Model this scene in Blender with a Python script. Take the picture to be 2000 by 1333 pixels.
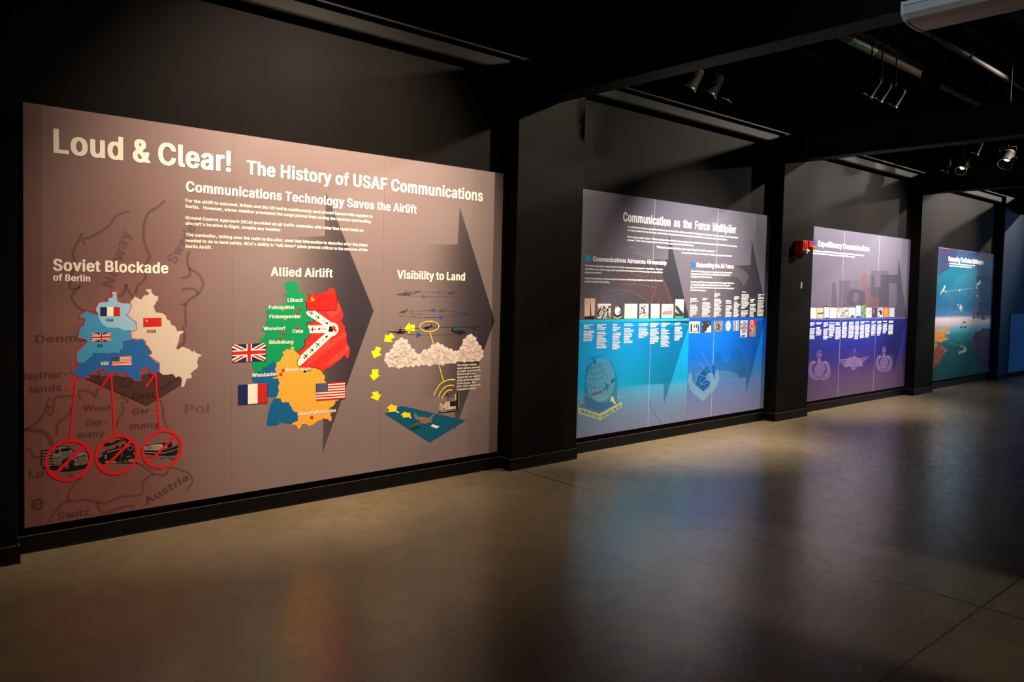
# Museum hallway: four large printed history panels between black pilasters, seen obliquely.
# World: X runs along the display wall, Y goes into the wall (wall face at y = 0, room at y < 0), Z is up. Metres.
import bpy, bmesh, math, random
from mathutils import Vector, Matrix
from mathutils.geometry import tessellate_polygon

for o in list(bpy.data.objects): bpy.data.objects.remove(o)
scn = bpy.context.scene
COL = scn.collection

# ------------------------------------------------------------------ camera
cam = bpy.data.cameras.new('camera'); cam_o = bpy.data.objects.new('camera', cam); COL.objects.link(cam_o)
cam.sensor_width = 36.0; cam.lens = 1494.9 / 2000 * 36.0
cam.shift_y = -(666.5 - 622.9) / 2000
cam.clip_start = 0.05; cam.clip_end = 100
YAW, PITCH, ROLL = 0.7166, -0.0435, 0.0238
fw = Vector((math.sin(YAW) * math.cos(PITCH), math.cos(YAW) * math.cos(PITCH), math.sin(PITCH)))
rt = Vector((math.cos(YAW), -math.sin(YAW), 0)); up = rt.cross(fw)
r2 = rt * math.cos(ROLL) + up * math.sin(ROLL); u2 = -rt * math.sin(ROLL) + up * math.cos(ROLL)
m = Matrix((r2, u2, -fw)).transposed().to_4x4(); m.translation = Vector((0, -5.223, 1.65))
cam_o.matrix_world = m
scn.camera = cam_o

# ------------------------------------------------------------------ view, world
scn.view_settings.view_transform = 'Standard'; scn.view_settings.look = 'None'
scn.view_settings.gamma = 1.0; scn.view_settings.use_curve_mapping = False
scn.view_settings.exposure = 0.0
world = bpy.data.worlds.new('world'); scn.world = world; world.use_nodes = True
world.node_tree.nodes['Background'].inputs[0].default_value = (0.8, 0.9, 1.0, 1)
world.node_tree.nodes['Background'].inputs[1].default_value = 0.0006

# ------------------------------------------------------------------ lamps: ceiling floods aimed at the panels, one per bay, plus spill
def spot(name, loc, target, power, color, angle, blend, radius=0.05):
    l = bpy.data.lights.new(name, 'SPOT'); l.energy = power; l.color = color
    l.spot_size = math.radians(angle); l.spot_blend = blend; l.shadow_soft_size = radius
    o = bpy.data.objects.new(name, l); COL.objects.link(o); o.location = loc
    o.rotation_euler = (Vector(target) - Vector(loc)).to_track_quat('-Z', 'Y').to_euler(); return o
# one lamp per bay aimed at its own panel, and one aimed back at the panel to its left
spot('flood_lamp', (2.90, -2.40, 4.40), (2.65, 0, 2.15), 1600, (1.0, 0.79, 0.60), 68, 1.0, 0.06)
spot('flood_lamp', (7.40, -2.10, 4.38), (7.15, 0, 0.98), 2250, (1.0, 0.87, 0.75), 58, 1.0, 0.06)
spot('flood_lamp', (11.6, -2.35, 4.42), (11.3, 0, 2.30), 2600, (1.0, 0.90, 0.83), 76, 1.0, 0.06)
spot('flood_lamp', (15.5, -2.35, 4.42), (14.9, 0, 2.75), 2300, (1.0, 0.86, 0.74), 62, 1.0, 0.06)
spot('cross_lamp', (7.19, -2.40, 4.38), (3.10, 0, 1.65), 900, (1.0, 0.80, 0.62), 62, 1.0, 0.06)
spot('cross_lamp', (11.66, -2.45, 4.42), (7.60, 0, 2.00), 1000, (1.0, 0.86, 0.74), 66, 1.0, 0.06)
spot('cross_lamp', (16.10, -2.45, 4.42), (12.0, 0, 2.00), 800, (1.0, 0.90, 0.82), 58, 1.0, 0.06)
spot('cross_lamp', (20.40, -2.45, 4.42), (15.8, 0, 2.20), 1000, (1.0, 0.86, 0.74), 50, 1.0, 0.06)
# bluish light of the next gallery, from the far right
spot('gallery_lamp', (21.5, -5.5, 3.0), (17.8, 0, 1.4), 480, (0.45, 0.65, 1.0), 60, 0.8, 0.4)
# faint light falling through from the open side of the hall onto the floor
spot('hall_lamp', (5.1, -9.6, 3.4), (4.35, -3.75, 0), 420, (0.9, 1.0, 0.9), 15, 0.35, 0.08)

spot('gallery_lamp', (0.5, -6.2, 4.3), (4.6, -4.0, 3.2), 330, (0.55, 0.80, 1.0), 30, 0.6, 0.3)

# ------------------------------------------------------------------ materials
def lin(c):
    r = []
    for v in c:
        v /= 255.0; r.append(v / 12.92 if v <= 0.04045 else ((v + 0.055) / 1.055) ** 2.4)
    return tuple(r)
MATS = {}
def mat(name, col, rough=0.5, metal=0.0, spec=0.5, emit=None, trans=0.0):
    """plain procedural material; col is sRGB 0-255"""
    if name in MATS: return MATS[name]
    mt = bpy.data.materials.new(name); mt.use_nodes = True; b = mt.node_tree.nodes['Principled BSDF']
    b.inputs['Base Color'].default_value = (*lin(col), 1); b.inputs['Roughness'].default_value = rough
    b.inputs['Metallic'].default_value = metal; b.inputs['Specular IOR Level'].default_value = spec
    b.inputs['Transmission Weight'].default_value = trans
    if emit: b.inputs['Emission Color'].default_value = (*lin(emit[0]), 1); b.inputs['Emission Strength'].default_value = emit[1]
    MATS[name] = mt; return mt
def N(nt, t, **kw):
    n = nt.nodes.new(t)
    for k, v in kw.items(): setattr(n, k, v)
    return n
def ramp(nt, fac, stops):
    r = N(nt, 'ShaderNodeValToRGB'); e = r.color_ramp.elements
    while len(e) < len(stops): e.new(0.5)
    for el, (p, c) in zip(e, stops): el.position = p; el.color = (*lin(c), 1)
    nt.links.new(fac, r.inputs[0]); return r.outputs[0]
def maprange(nt, v, a, b, c=0.0, d=1.0, smooth=False):
    n = N(nt, 'ShaderNodeMapRange'); n.clamp = True
    if smooth: n.interpolation_type = 'SMOOTHSTEP'
    for i, x in enumerate((a, b, c, d)): n.inputs[i + 1].default_value = x
    nt.links.new(v, n.inputs[0]); return n.outputs[0]
def mix(nt, f, a, b):
    n = N(nt, 'ShaderNodeMix', data_type='RGBA')
    for v, i in ((f, 0), (a, 6), (b, 7)):
        if isinstance(v, (tuple, list)): n.inputs[i].default_value = (*v, 1)
        elif isinstance(v, float): n.inputs[i].default_value = v
        else: nt.links.new(v, n.inputs[i])
    return n.outputs[2]
def math_(nt, op, a, b=None):
    n = N(nt, 'ShaderNodeMath', operation=op)
    for i, v in enumerate((a, b)):
        if v is None: continue
        if isinstance(v, (int, float)): n.inputs[i].default_value = v
        else: nt.links.new(v, n.inputs[i])
    return n.outputs[0]

def floor_material():
    mt = bpy.data.materials.new('polished_concrete'); mt.use_nodes = True; nt = mt.node_tree; b = nt.nodes['Principled BSDF']
    tc = N(nt, 'ShaderNodeTexCoord').outputs['Object']; sp = N(nt, 'ShaderNodeSeparateXYZ'); nt.links.new(tc, sp.inputs[0])
    def noise(scale, detail, rough=0.6, dist=0.0):
        n = N(nt, 'ShaderNodeTexNoise'); nt.links.new(tc, n.inputs['Vector'])
        n.inputs['Scale'].default_value = scale; n.inputs['Detail'].default_value = detail; n.inputs['Roughness'].default_value = rough; n.inputs['Distortion'].default_value = dist; return n.outputs[0]
    big = noise(0.55, 4, 0.55, 0.3); fine = noise(5.0, 9, 0.68, 0.8); grit = noise(70, 4, 0.7)
    c = ramp(nt, big, [(0.30, (106, 94, 73)), (0.50, (121, 106, 82)), (0.70, (136, 118, 91))])
    c = mix(nt, maprange(nt, fine, 0.40, 0.70, 0, 0.55), c, lin((96, 83, 64)))
    c = mix(nt, maprange(nt, grit, 0.62, 0.75, 0, 0.30), c, lin((70, 58, 44)))
    # saw-cut control joints
    fx = math_(nt, 'ABSOLUTE', math_(nt, 'SUBTRACT', math_(nt, 'MODULO', math_(nt, 'ADD', sp.outputs[0], 40 * 4.45 - 4.54 + 2.225), 4.45), 2.225))
    fy = math_(nt, 'ABSOLUTE', math_(nt, 'ADD', sp.outputs[1], 3.87))
    j = math_(nt, 'LESS_THAN', math_(nt, 'MINIMUM', fx, math_(nt, 'MULTIPLY', fy, 1.8)), 0.008)
    c = mix(nt, math_(nt, 'MULTIPLY', j, 0.8), c, lin((24, 20, 16)))
    nt.links.new(c, b.inputs['Base Color'])
    nt.links.new(maprange(nt, fine, 0.3, 0.75, 0.24, 0.30), b.inputs['Roughness'])
    b.inputs['Specular IOR Level'].default_value = 0.58
    bp = N(nt, 'ShaderNodeBump'); bp.inputs['Strength'].default_value = 0.02; bp.inputs['Distance'].default_value = 0.01
    nt.links.new(fine, bp.inputs['Height']); nt.links.new(bp.outputs[0], b.inputs['Normal'])
    return mt
def paint_material(name, col, rough=0.55, var=0.25, spec=0.35):
    mt = bpy.data.materials.new(name); mt.use_nodes = True; nt = mt.node_tree; b = nt.nodes['Principled BSDF']
    tc = N(nt, 'ShaderNodeTexCoord').outputs['Object']
    n = N(nt, 'ShaderNodeTexNoise'); nt.links.new(tc, n.inputs['Vector']); n.inputs['Scale'].default_value = 1.3; n.inputs['Detail'].default_value = 5
    g = N(nt, 'ShaderNodeTexNoise'); nt.links.new(tc, g.inputs['Vector']); g.inputs['Scale'].default_value = 160; g.inputs['Detail'].default_value = 2
    mp = N(nt, 'ShaderNodeMapping'); mp.inputs['Scale'].default_value = (1.0, 1.0, 0.12); nt.links.new(tc, mp.inputs[0]); nt.links.new(mp.outputs[0], n.inputs['Vector'])
    L = lin(col); c = mix(nt, maprange(nt, n.outputs[0], .3, .7), tuple(v * (1 - var) for v in L), tuple(v * (1 + var) for v in L)); nt.links.new(c, b.inputs['Base Color'])
    b.inputs['Roughness'].default_value = rough; b.inputs['Specular IOR Level'].default_value = spec
    bp = N(nt, 'ShaderNodeBump'); bp.inputs['Strength'].default_value = 0.08; bp.inputs['Distance'].default_value = 0.002
    nt.links.new(g.outputs[0], bp.inputs['Height']); nt.links.new(bp.outputs[0], b.inputs['Normal'])
    MATS[name] = mt; return mt
M_FLOOR = floor_material()
M_WALL = paint_material('black_wall_paint', (14, 12.5, 11), 0.6, 0.25, 0.04)
M_STEEL = paint_material('black_steel_paint', (14, 13, 12), 0.6, 0.2, 0.10)
M_BASE = paint_material('black_vinyl_base', (8, 7, 7), 0.5, 0.15, 0.12)
M_BASE_TOP = paint_material('worn_base_edge', (74, 65, 55), 0.6, 0.25, 0.1)
M_FAR = paint_material('far_wall_blue', (24, 48, 72), 0.6, 0.2, 0.1)  # dark blue tone of the far wall block
M_DECK = paint_material('dark_deck', (14, 12, 11), 0.8, 0.2, 0.05)

# ------------------------------------------------------------------ mesh helpers
def link(name, me, parent=None, loc=None):
    o = bpy.data.objects.new(name, me); COL.objects.link(o)
    if parent: o.parent = parent
    if loc is not None: o.location = loc
    return o
def tag(o, label=None, cat=None, group=None, kind=None):
    if label: o['label'] = label
    if cat: o['category'] = cat
    if group: o['group'] = group
    if kind: o['kind'] = kind
    return o
def empty(name, loc, rz=0.0):
    o = bpy.data.objects.new(name, None); COL.objects.link(o); o.location = loc; o.rotation_euler = (0, 0, rz); o.empty_display_size = 0.1; return o
def bm_obj(name, bm, mats, parent=None, loc=None, smooth=False):
    me = bpy.data.meshes.new(name); bmesh.ops.recalc_face_normals(bm, faces=bm.faces); bm.to_mesh(me); bm.free()
    for k in (mats if isinstance(mats, (list, tuple)) else [mats]): me.materials.append(k)
    if smooth:
        for p in me.polygons: p.use_smooth = True
    return link(name, me, parent, loc)
def box(bm, x0, x1, y0, y1, z0, z1, bev=0.0, mi=0):
    r = bmesh.ops.create_cube(bm, size=1.0); vs = r['verts']
    for v in vs: v.co = Vector((x0 + (v.co.x + .5) * (x1 - x0), y0 + (v.co.y + .5) * (y1 - y0), z0 + (v.co.z + .5) * (z1 - z0)))
    fs = set(f for v in vs for f in v.link_faces)
    for f in fs: f.material_index = mi
    if bev:
        es = list(set(e for v in vs for e in v.link_edges)); bmesh.ops.bevel(bm, geom=es, offset=bev, segments=2, affect='EDGES', profile=0.5)
def tube(bm, p0, p1, r0, r1=None, seg=24, mi=0, caps=True):
    r1 = r0 if r1 is None else r1; p0 = Vector(p0); p1 = Vector(p1); d = (p1 - p0).normalized()
    a = d.orthogonal().normalized(); b = d.cross(a); A = []; B = []
    for k in range(seg):
        t = 2 * math.pi * k / seg; q = a * math.cos(t) + b * math.sin(t); A.append(bm.verts.new(p0 + q * r0)); B.append(bm.verts.new(p1 + q * r1))
    for k in range(seg):
        f = bm.faces.new((A[k], A[(k + 1) % seg], B[(k + 1) % seg], B[k])); f.material_index = mi; f.smooth = True
    if caps:
        for L in (A[::-1], B):
            f = bm.faces.new(L); f.material_index = mi
def lathe(bm, prof, p0, d, seg=32, mi=0):
    """revolve (radius, distance) pairs about the axis from p0 along d"""
    p0 = Vector(p0); d = Vector(d).normalized(); a = d.orthogonal().normalized(); b = d.cross(a); rings = []
    for r, h in prof:
        rings.append([bm.verts.new(p0 + d * h + (a * math.cos(2 * math.pi * k / seg) + b * math.sin(2 * math.pi * k / seg)) * max(r, 1e-4)) for k in range(seg)])
    for R, S in zip(rings, rings[1:]):
        for k in range(seg):
            f = bm.faces.new((R[k], R[(k + 1) % seg], S[(k + 1) % seg], S[k])); f.material_index = mi; f.smooth = True
def prism(bm, prof, axis, a0, a1, mi=0):
    """extrude a closed 2-D profile along 'X' (prof in y,z) or 'Y' (prof in x,z)"""
    P = (lambda u, v, t: (t, u, v)) if axis == 'X' else (lambda u, v, t: (u, t, v))
    A = [bm.verts.new(P(u, v, a0)) for u, v in prof]; B = [bm.verts.new(P(u, v, a1)) for u, v in prof]; n = len(prof)
    for k in range(n):
        f = bm.faces.new((A[k], A[(k + 1) % n], B[(k + 1) % n], B[k])); f.material_index = mi
    bm.faces.new(A[::-1]).material_index = mi; bm.faces.new(B).material_index = mi
# ================================================================== the setting
bm = bmesh.new(); box(bm, -3, 26, -10, 0.3, -0.2, 0); tag(bm_obj('floor', bm, M_FLOOR), kind='structure')
bm = bmesh.new(); box(bm, -3, 26, -10, 5.0, 4.95, 5.1); tag(bm_obj('ceiling', bm, M_DECK), kind='structure')
bm = bmesh.new(); box(bm, -3, 26, 0, 0.25, 0, 3.64); tag(bm_obj('wall_left', bm, M_WALL), kind='structure')
PIL = [(-0.10, 0.726), (4.44, 5.266), (8.877, 9.673), (13.163, 13.922), (17.20, 20.5)]
D = 0.158
for k, (a, b) in enumerate(PIL):
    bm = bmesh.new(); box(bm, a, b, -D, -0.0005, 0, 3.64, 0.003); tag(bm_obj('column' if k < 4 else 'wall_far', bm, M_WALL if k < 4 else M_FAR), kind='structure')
# vinyl base following wall and pilasters, with a worn top edge
path = [(-3, 0)]
for a, b in PIL: path += [(a, 0), (a, -D), (b, -D), (b, 0)]
path = [(x, y) for x, y in path][:-1] + [(PIL[-1][1], 0), (26, 0)]
def offset_path(path, d):
    out = []
    for i, p in enumerate(path):
        n = Vector((0, 0))
        if i > 0: t = Vector(p) - Vector(path[i - 1]); n += Vector((t.y, -t.x)).normalized()
        if i < len(path) - 1: t = Vector(path[i + 1]) - Vector(p); n += Vector((t.y, -t.x)).normalized()
        n = Vector((max(-1, min(1, n.x)), max(-1, min(1, n.y)))) if 0 < i < len(path) - 1 and abs(n.x) > 1e-6 and abs(n.y) > 1e-6 else n.normalized()
        out.append((p[0] + n.x * d, p[1] + n.y * d))
    return out
HB = 0.104
p1 = offset_path(path, 0.0006); p2 = offset_path(path, 0.008); p3 = offset_path(path, 0.011); p4 = offset_path(path, 0.0035)
bm = bmesh.new(); rows = [(p3, 0.0005), (p2, 0.010), (p2, HB - 0.0015), (p4, HB), (p1, HB)]
vv = [[bm.verts.new((x, y, z)) for x, y in P] for P, z in rows]
for r, (A, B) in enumerate(zip(vv, vv[1:])):
    for k in range(len(path) - 1):
        f = bm.faces.new((A[k], A[k + 1], B[k + 1], B[k])); f.material_index = 1 if r >= 2 else 0
tag(bm_obj('baseboard_left', bm, [M_BASE, M_BASE_TOP]), kind='structure')
# I-beams running out from the pilasters, and the spandrel beam along the wall head
def ibeam(name, axis, c, z0, z1, wid, a0, a1, tf=0.018, tw=0.012):
    h = wid / 2; bm = bmesh.new()
    prof = [(c - h, z0), (c + h, z0), (c + h, z0 + tf), (c + tw, z0 + tf), (c + tw, z1 - tf), (c + h, z1 - tf), (c + h, z1), (c - h, z1), (c - h, z1 - tf), (c - tw, z1 - tf), (c - tw, z0 + tf), (c - h, z0 + tf)]
    prism(bm, prof, axis, a0, a1); return tag(bm_obj(name, bm, M_STEEL), kind='structure')
for k, c in enumerate((0.35, 4.85, 9.285, 13.54, 18.0)):
    ibeam('beam', 'Y', c, 3.335, 3.69, 0.215, -9.9, -D - 0.003)
ends = [(-2.9, -0.102), (0.728, 4.438), (5.268, 8.875), (9.675, 13.161), (13.924, 17.198)]
for a, b in ends:
    bm = bmesh.new()
    box(bm, a, b, -0.10, -0.002, 3.50, 3.62, 0.02); box(bm, a, b, -0.16, -0.002, 3.62, 3.635)
    tag(bm_obj('spandrel_beam', bm, M_STEEL), kind='structure')
# bar joists on top of the beams, along X
for y in (-0.30, -1.06, -1.65, -2.50, -3.30, -4.10, -4.90, -5.60):
    bm = bmesh.new(); prism(bm, [(y - .06, 4.60), (y + .06, 4.60), (y + .06, 4.62), (y - .06, 4.62)], 'X', -2.9, 25.9); prism(bm, [(y - .06, 4.92), (y + .06, 4.92), (y + .06, 4.945), (y - .06, 4.945)], 'X', -2.9, 25.9)
    x = -2.8; s = 0
    while x < 25.4:
        z = (4.62, 4.92) if s % 2 == 0 else (4.92, 4.62); tube(bm, (x, y, z[0]), (x + .35, y, z[1]), .012, seg=8); x += .35; s += 1
    tag(bm_obj('joist', bm, M_STEEL), kind='structure')
# ================================================================== lettering and print artwork (outlines in thousandths; artwork in panel millimetres)
GLYPHS={
'A':(520,[((17,-15),(125,-15),(139,-9),(186,127),(333,127),(381,-9),(395,-15),(503,-15),(517,-9),(515,16),(330,518),(316,524),(201,524),(187,518),(3,12),(3,-9)),((218,214),(259,336),(301,214))]),
'B':(497,[((60,-15),(299,-15),(341,-11),(376,-1),(416,18),(451,52),(463,75),(471,107),(472,153),(467,187),(457,212),(439,237),(417,255),(393,266),(429,293),(446,322),(452,352),(451,404),(436,450),(401,489),(353,513),(307,523),(60,524),(46,518),(46,-9)),((180,72),(179,216),(280,213),(304,202),(322,185),(335,163),(341,136),(335,113),(317,89),(301,79),(273,73)),((180,300),(179,437),(259,436),(284,431),(298,421),(311,405),(321,379),(319,356),(305,329),(287,312),(266,303))]),
'C':(551,[((262,-22),(316,-22),(363,-16),(439,16),(469,39),(494,68),(513,102),(527,150),(527,169),(513,175),(408,175),(394,169),(380,130),(351,95),(323,77),(284,69),(253,77),(221,97),(192,130),(178,155),(159,227),(158,269),(163,308),(172,339),(190,376),(220,411),(245,428),(287,440),(329,429),(366,399),(386,367),(394,339),(408,333),(513,333),(527,339),(527,359),(517,396),(502,428),(482,456),(456,481),(427,500),(388,517),(346,528),(235,529),(179,514),(136,493),(111,475),(70,428),(44,376),(30,318),(26,241),(33,171),(45,130),(73,76),(113,32),(148,9),(204,-14))]),
'D':(543,[((60,-15),(269,-15),(329,-8),(406,22),(438,45),(470,80),(491,117),(509,172),(516,244),(514,305),(501,368),(487,402),(455,449),(430,472),(365,507),(303,522),(60,524),(46,518),(46,-9)),((180,72),(179,437),(244,436),(276,431),(295,425),(324,407),(352,376),(366,351),(380,306),(385,261),(375,184),(352,134),(324,103),(305,90),(245,73))]),
'E':(459,[((60,-15),(415,-15),(429,-9),(429,66),(415,72),(179,72),(179,214),(395,214),(409,220),(409,295),(395,301),(179,301),(179,437),(412,437),(426,443),(426,518),(412,524),(60,524),(46,518),(46,-9))]),
'F':(451,[((60,-15),(165,-15),(179,-9),(179,206),(386,206),(400,212),(400,287),(386,293),(179,293),(179,437),(409,437),(423,443),(423,518),(409,524),(60,524),(46,518),(46,-9))]),
'G':(561,[((263,-22),(333,-21),(366,-16),(413,1),(448,20),(474,41),(505,81),(517,106),(530,156),(532,265),(518,271),(283,271),(269,265),(269,190),(283,184),(399,184),(391,150),(364,106),(325,77),(292,69),(270,72),(249,79),(223,96),(202,117),(180,151),(169,178),(159,227),(158,269),(163,308),(178,354),(192,379),(221,412),(248,430),(294,439),(330,427),(361,401),(380,374),(393,341),(408,334),(514,334),(528,340),(526,370),(512,410),(492,443),(471,467),(417,504),(381,519),(344,528),(233,529),(183,516),(133,492),(88,453),(56,405),(41,368),(28,305),(26,240),(33,170),(51,115),(71,78),(111,33),(159,3),(208,-15))]),
'H':(558,[((60,-15),(165,-15),(179,-9),(179,217),(378,217),(378,-9),(392,-15),(497,-15),(511,-9),(511,518),(497,524),(392,524),(378,518),(378,304),(179,304),(179,518),(165,524),(60,524),(46,518),(46,-9))]),
'I':(341,[((31,-15),(309,-15),(323,-9),(323,66),(309,72),(237,72),(237,437),(309,437),(323,443),(323,518),(309,524),(31,524),(17,518),(17,443),(31,437),(104,437),(104,72),(31,72),(17,66),(17,-9))]),
'J':(437,[((181,-22),(255,-20),(301,-6),(348,23),(366,44),(380,71),(390,126),(390,518),(376,524),(272,524),(258,518),(258,151),(251,110),(231,80),(215,69),(202,67),(187,73),(168,92),(153,131),(152,182),(138,188),(33,188),(19,182),(22,99),(30,70),(46,41),(81,8),(109,-6),(150,-19))]),
'K':(508,[((60,-15),(165,-15),(179,-9),(179,159),(212,194),(358,-9),(372,-15),(488,-15),(502,-9),(502,11),(304,287),(496,492),(502,499),(502,518),(488,524),(363,524),(349,518),(180,334),(179,518),(165,524),(60,524),(46,518),(46,-9))]),
'L':(434,[((60,-15),(401,-15),(415,-9),(415,66),(401,72),(179,72),(179,518),(165,524),(60,524),(46,518),(46,-9))]),
'M':(669,[((60,-15),(162,-15),(176,-9),(176,231),(272,-9),(286,-15),(382,-15),(396,-9),(489,230),(490,-9),(504,-15),(608,-15),(622,-9),(622,518),(608,524),(476,524),(462,518),(335,187),(206,518),(192,524),(60,524),(46,518),(46,-9))]),
'N':(564,[((60,-15),(165,-15),(179,-9),(179,295),(373,-9),(387,-15),(503,-15),(517,-9),(517,518),(503,524),(399,524),(385,518),(385,212),(190,518),(176,524),(60,524),(46,518),(46,-9))]),
'O':(574,[((262,-22),(328,-21),(370,-14),(422,7),(462,33),(493,66),(520,110),(540,169),(545,202),(547,274),(540,339),(531,372),(503,429),(476,462),(438,493),(395,514),(339,529),(235,529),(179,514),(133,491),(90,454),(58,407),(42,370),(28,304),(26,241),(33,171),(43,135),(71,79),(112,33),(152,7),(204,-14)),((285,69),(258,75),(236,86),(204,114),(190,133),(170,175),(163,201),(158,269),(169,331),(179,356),(202,392),(247,429),(293,439),(336,424),(383,377),(406,326),(415,279),(416,247),(405,179),(381,129),(353,97),(335,84),(313,74))]),
'P':(485,[((60,-15),(165,-15),(179,-9),(179,171),(291,171),(334,177),(387,198),(410,214),(433,238),(458,294),(463,335),(462,379),(443,441),(405,485),(355,511),(301,523),(60,524),(46,518),(46,-9)),((180,257),(179,437),(256,436),(288,427),(313,404),(328,368),(328,328),(313,291),(296,273),(275,262))]),
'Q':(574,[((401,-63),(508,-63),(522,-57),(521,-36),(466,38),(486,57),(516,102),(540,169),(546,213),(547,274),(541,333),(531,372),(510,417),(484,454),(438,493),(395,514),(339,529),(308,531),(235,529),(179,514),(133,491),(90,454),(62,414),(43,373),(33,337),(26,268),(28,204),(43,135),(57,103),(84,62),(112,33),(137,15),(178,-5),(233,-20),(312,-22),(357,-16),(384,-54)),((285,69),(258,75),(236,86),(204,114),(190,133),(170,175),(163,201),(158,269),(169,331),(179,356),(202,392),(247,429),(293,439),(336,424),(383,377),(406,326),(415,279),(416,247),(405,179),(388,141),(367,168),(353,174),(246,174),(232,168),(232,148),(292,71))]),
'R':(490,[((60,-15),(165,-15),(179,-9),(179,183),(237,182),(339,-9),(353,-15),(468,-15),(482,-9),(482,10),(376,202),(406,219),(435,247),(453,280),(462,317),(463,377),(453,424),(435,458),(405,487),(355,512),(303,523),(60,524),(46,518),(46,-9)),((180,270),(179,437),(257,436),(297,423),(319,398),(331,357),(325,320),(313,298),(294,281),(272,273))]),
'S':(487,[((215,-24),(314,-20),(383,4),(414,24),(431,41),(451,73),(461,107),(459,181),(449,207),(423,239),(393,260),(352,279),(218,319),(190,337),(173,360),(170,381),(185,413),(207,432),(239,442),(266,439),(292,426),(313,403),(323,369),(337,363),(441,363),(455,369),(448,426),(420,472),(382,501),(312,527),(204,530),(158,521),(125,508),(88,486),(66,464),(49,437),(39,403),(41,334),(54,302),(74,278),(110,253),(155,233),(284,195),(307,181),(328,154),(331,143),(328,123),(312,96),(281,73),(246,65),(207,73),(186,87),(164,118),(159,145),(144,152),(38,152),(24,146),(32,85),(50,50),(74,24),(97,8),(148,-14))]),
'T':(489,[((193,-15),(297,-15),(311,-9),(311,437),(457,437),(471,443),(471,518),(457,524),(32,524),(18,518),(18,443),(32,437),(179,437),(179,-9))]),
'U':(558,[((245,-23),(312,-23),(354,-18),(418,6),(467,44),(497,90),(511,153),(511,518),(497,524),(393,524),(379,518),(379,185),(375,152),(362,120),(340,93),(314,75),(285,68),(244,75),(221,90),(194,122),(182,152),(178,183),(178,518),(164,524),(60,524),(46,518),(46,157),(59,93),(84,51),(123,16),(179,-11))]),
'V':(520,[((204,-15),(318,-15),(332,-9),(517,498),(517,518),(503,524),(395,524),(380,517),(262,173),(139,517),(124,524),(16,524),(2,518),(2,499),(187,-3),(190,-9))]),
'W':(727,[((155,-15),(271,-15),(285,-9),(362,279),(441,-9),(455,-15),(570,-15),(584,-9),(722,492),(723,518),(709,524),(603,524),(589,518),(513,220),(434,518),(420,524),(306,524),(292,518),(214,219),(137,517),(122,524),(16,524),(2,518),(2,499),(140,-7))]),
'X':(515,[((18,-15),(132,-15),(146,-9),(256,151),(367,-9),(381,-15),(495,-15),(509,-9),(509,11),(336,261),(499,497),(500,518),(486,524),(373,524),(359,518),(259,371),(158,518),(144,524),(30,524),(16,518),(16,498),(180,262),(4,10),(4,-9))]),
'Y':(513,[((203,-15),(308,-15),(322,-9),(322,200),(508,497),(509,518),(495,524),(381,524),(367,518),(257,337),(145,518),(131,524),(17,524),(3,518),(4,496),(189,201),(189,-9))]),
'Z':(479,[((42,-15),(439,-15),(453,-9),(453,66),(439,72),(189,72),(451,452),(451,518),(437,524),(40,524),(26,518),(26,443),(40,437),(290,437),(28,57),(28,-9))]),
'a':(430,[((159,-24),(227,-22),(265,-9),(277,-15),(377,-15),(391,-9),(391,263),(387,301),(376,331),(351,362),(290,392),(251,399),(175,399),(130,390),(90,373),(66,357),(43,332),(27,301),(27,282),(98,259),(140,259),(154,265),(174,295),(195,310),(210,314),(232,310),(255,284),(261,262),(255,246),(144,230),(98,218),(49,193),(32,175),(21,153),(16,119),(17,81),(25,51),(37,30),(55,11),(79,-4),(115,-18)),((188,62),(168,69),(151,88),(146,105),(155,128),(180,146),(262,159),(259,124),(244,93),(217,69))]),
'b':(465,[((214,-23),(280,-23),(316,-17),(368,7),(403,40),(432,95),(443,147),(443,230),(434,276),(414,321),(396,345),(370,368),(333,387),(283,399),(211,399),(168,387),(168,518),(154,524),(53,524),(39,518),(39,-9),(53,-15),(152,-15),(168,-9)),((237,64),(210,78),(186,108),(170,155),(167,201),(173,237),(193,281),(222,308),(242,313),(266,303),(293,272),(308,235),(314,183),(307,140),(290,101),(264,73),(253,66))]),
'c':(436,[((196,-23),(285,-20),(350,5),(392,42),(417,92),(417,112),(403,118),(347,132),(304,132),(290,126),(279,99),(260,77),(245,67),(225,63),(198,75),(178,96),(162,126),(151,174),(157,234),(176,277),(210,309),(231,313),(249,307),(275,283),(288,254),(303,247),(345,247),(415,268),(412,298),(385,343),(347,373),(291,395),(266,399),(180,398),(113,375),(81,353),(54,322),(33,280),(25,251),(20,204),(21,150),(33,96),(53,56),(70,34),(104,6),(157,-17))]),
'd':(465,[((185,-23),(251,-23),(297,-9),(313,-15),(412,-15),(426,-9),(426,518),(412,524),(311,524),(297,518),(297,386),(254,399),(181,399),(151,394),(110,377),(83,359),(59,333),(40,301),(25,254),(20,206),(24,129),(39,78),(63,38),(98,6),(146,-16)),((222,64),(210,67),(192,80),(169,110),(153,159),(151,204),(163,255),(177,281),(200,304),(227,313),(254,300),(278,271),(295,221),(297,174),(286,124),(269,93),(244,70))]),
'e':(445,[((200,-23),(286,-21),(348,0),(394,35),(419,80),(419,100),(405,106),(350,120),(305,120),(291,114),(280,91),(262,73),(250,66),(227,63),(193,78),(163,117),(153,154),(411,154),(425,160),(422,251),(412,290),(397,321),(375,349),(348,370),(307,389),(277,397),(178,398),(138,387),(101,369),(65,337),(52,319),(32,277),(25,251),(20,203),(21,150),(32,98),(53,55),(81,23),(110,3),(159,-17)),((155,236),(162,260),(178,285),(200,305),(221,313),(238,311),(262,294),(277,274),(291,238))]),
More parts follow.
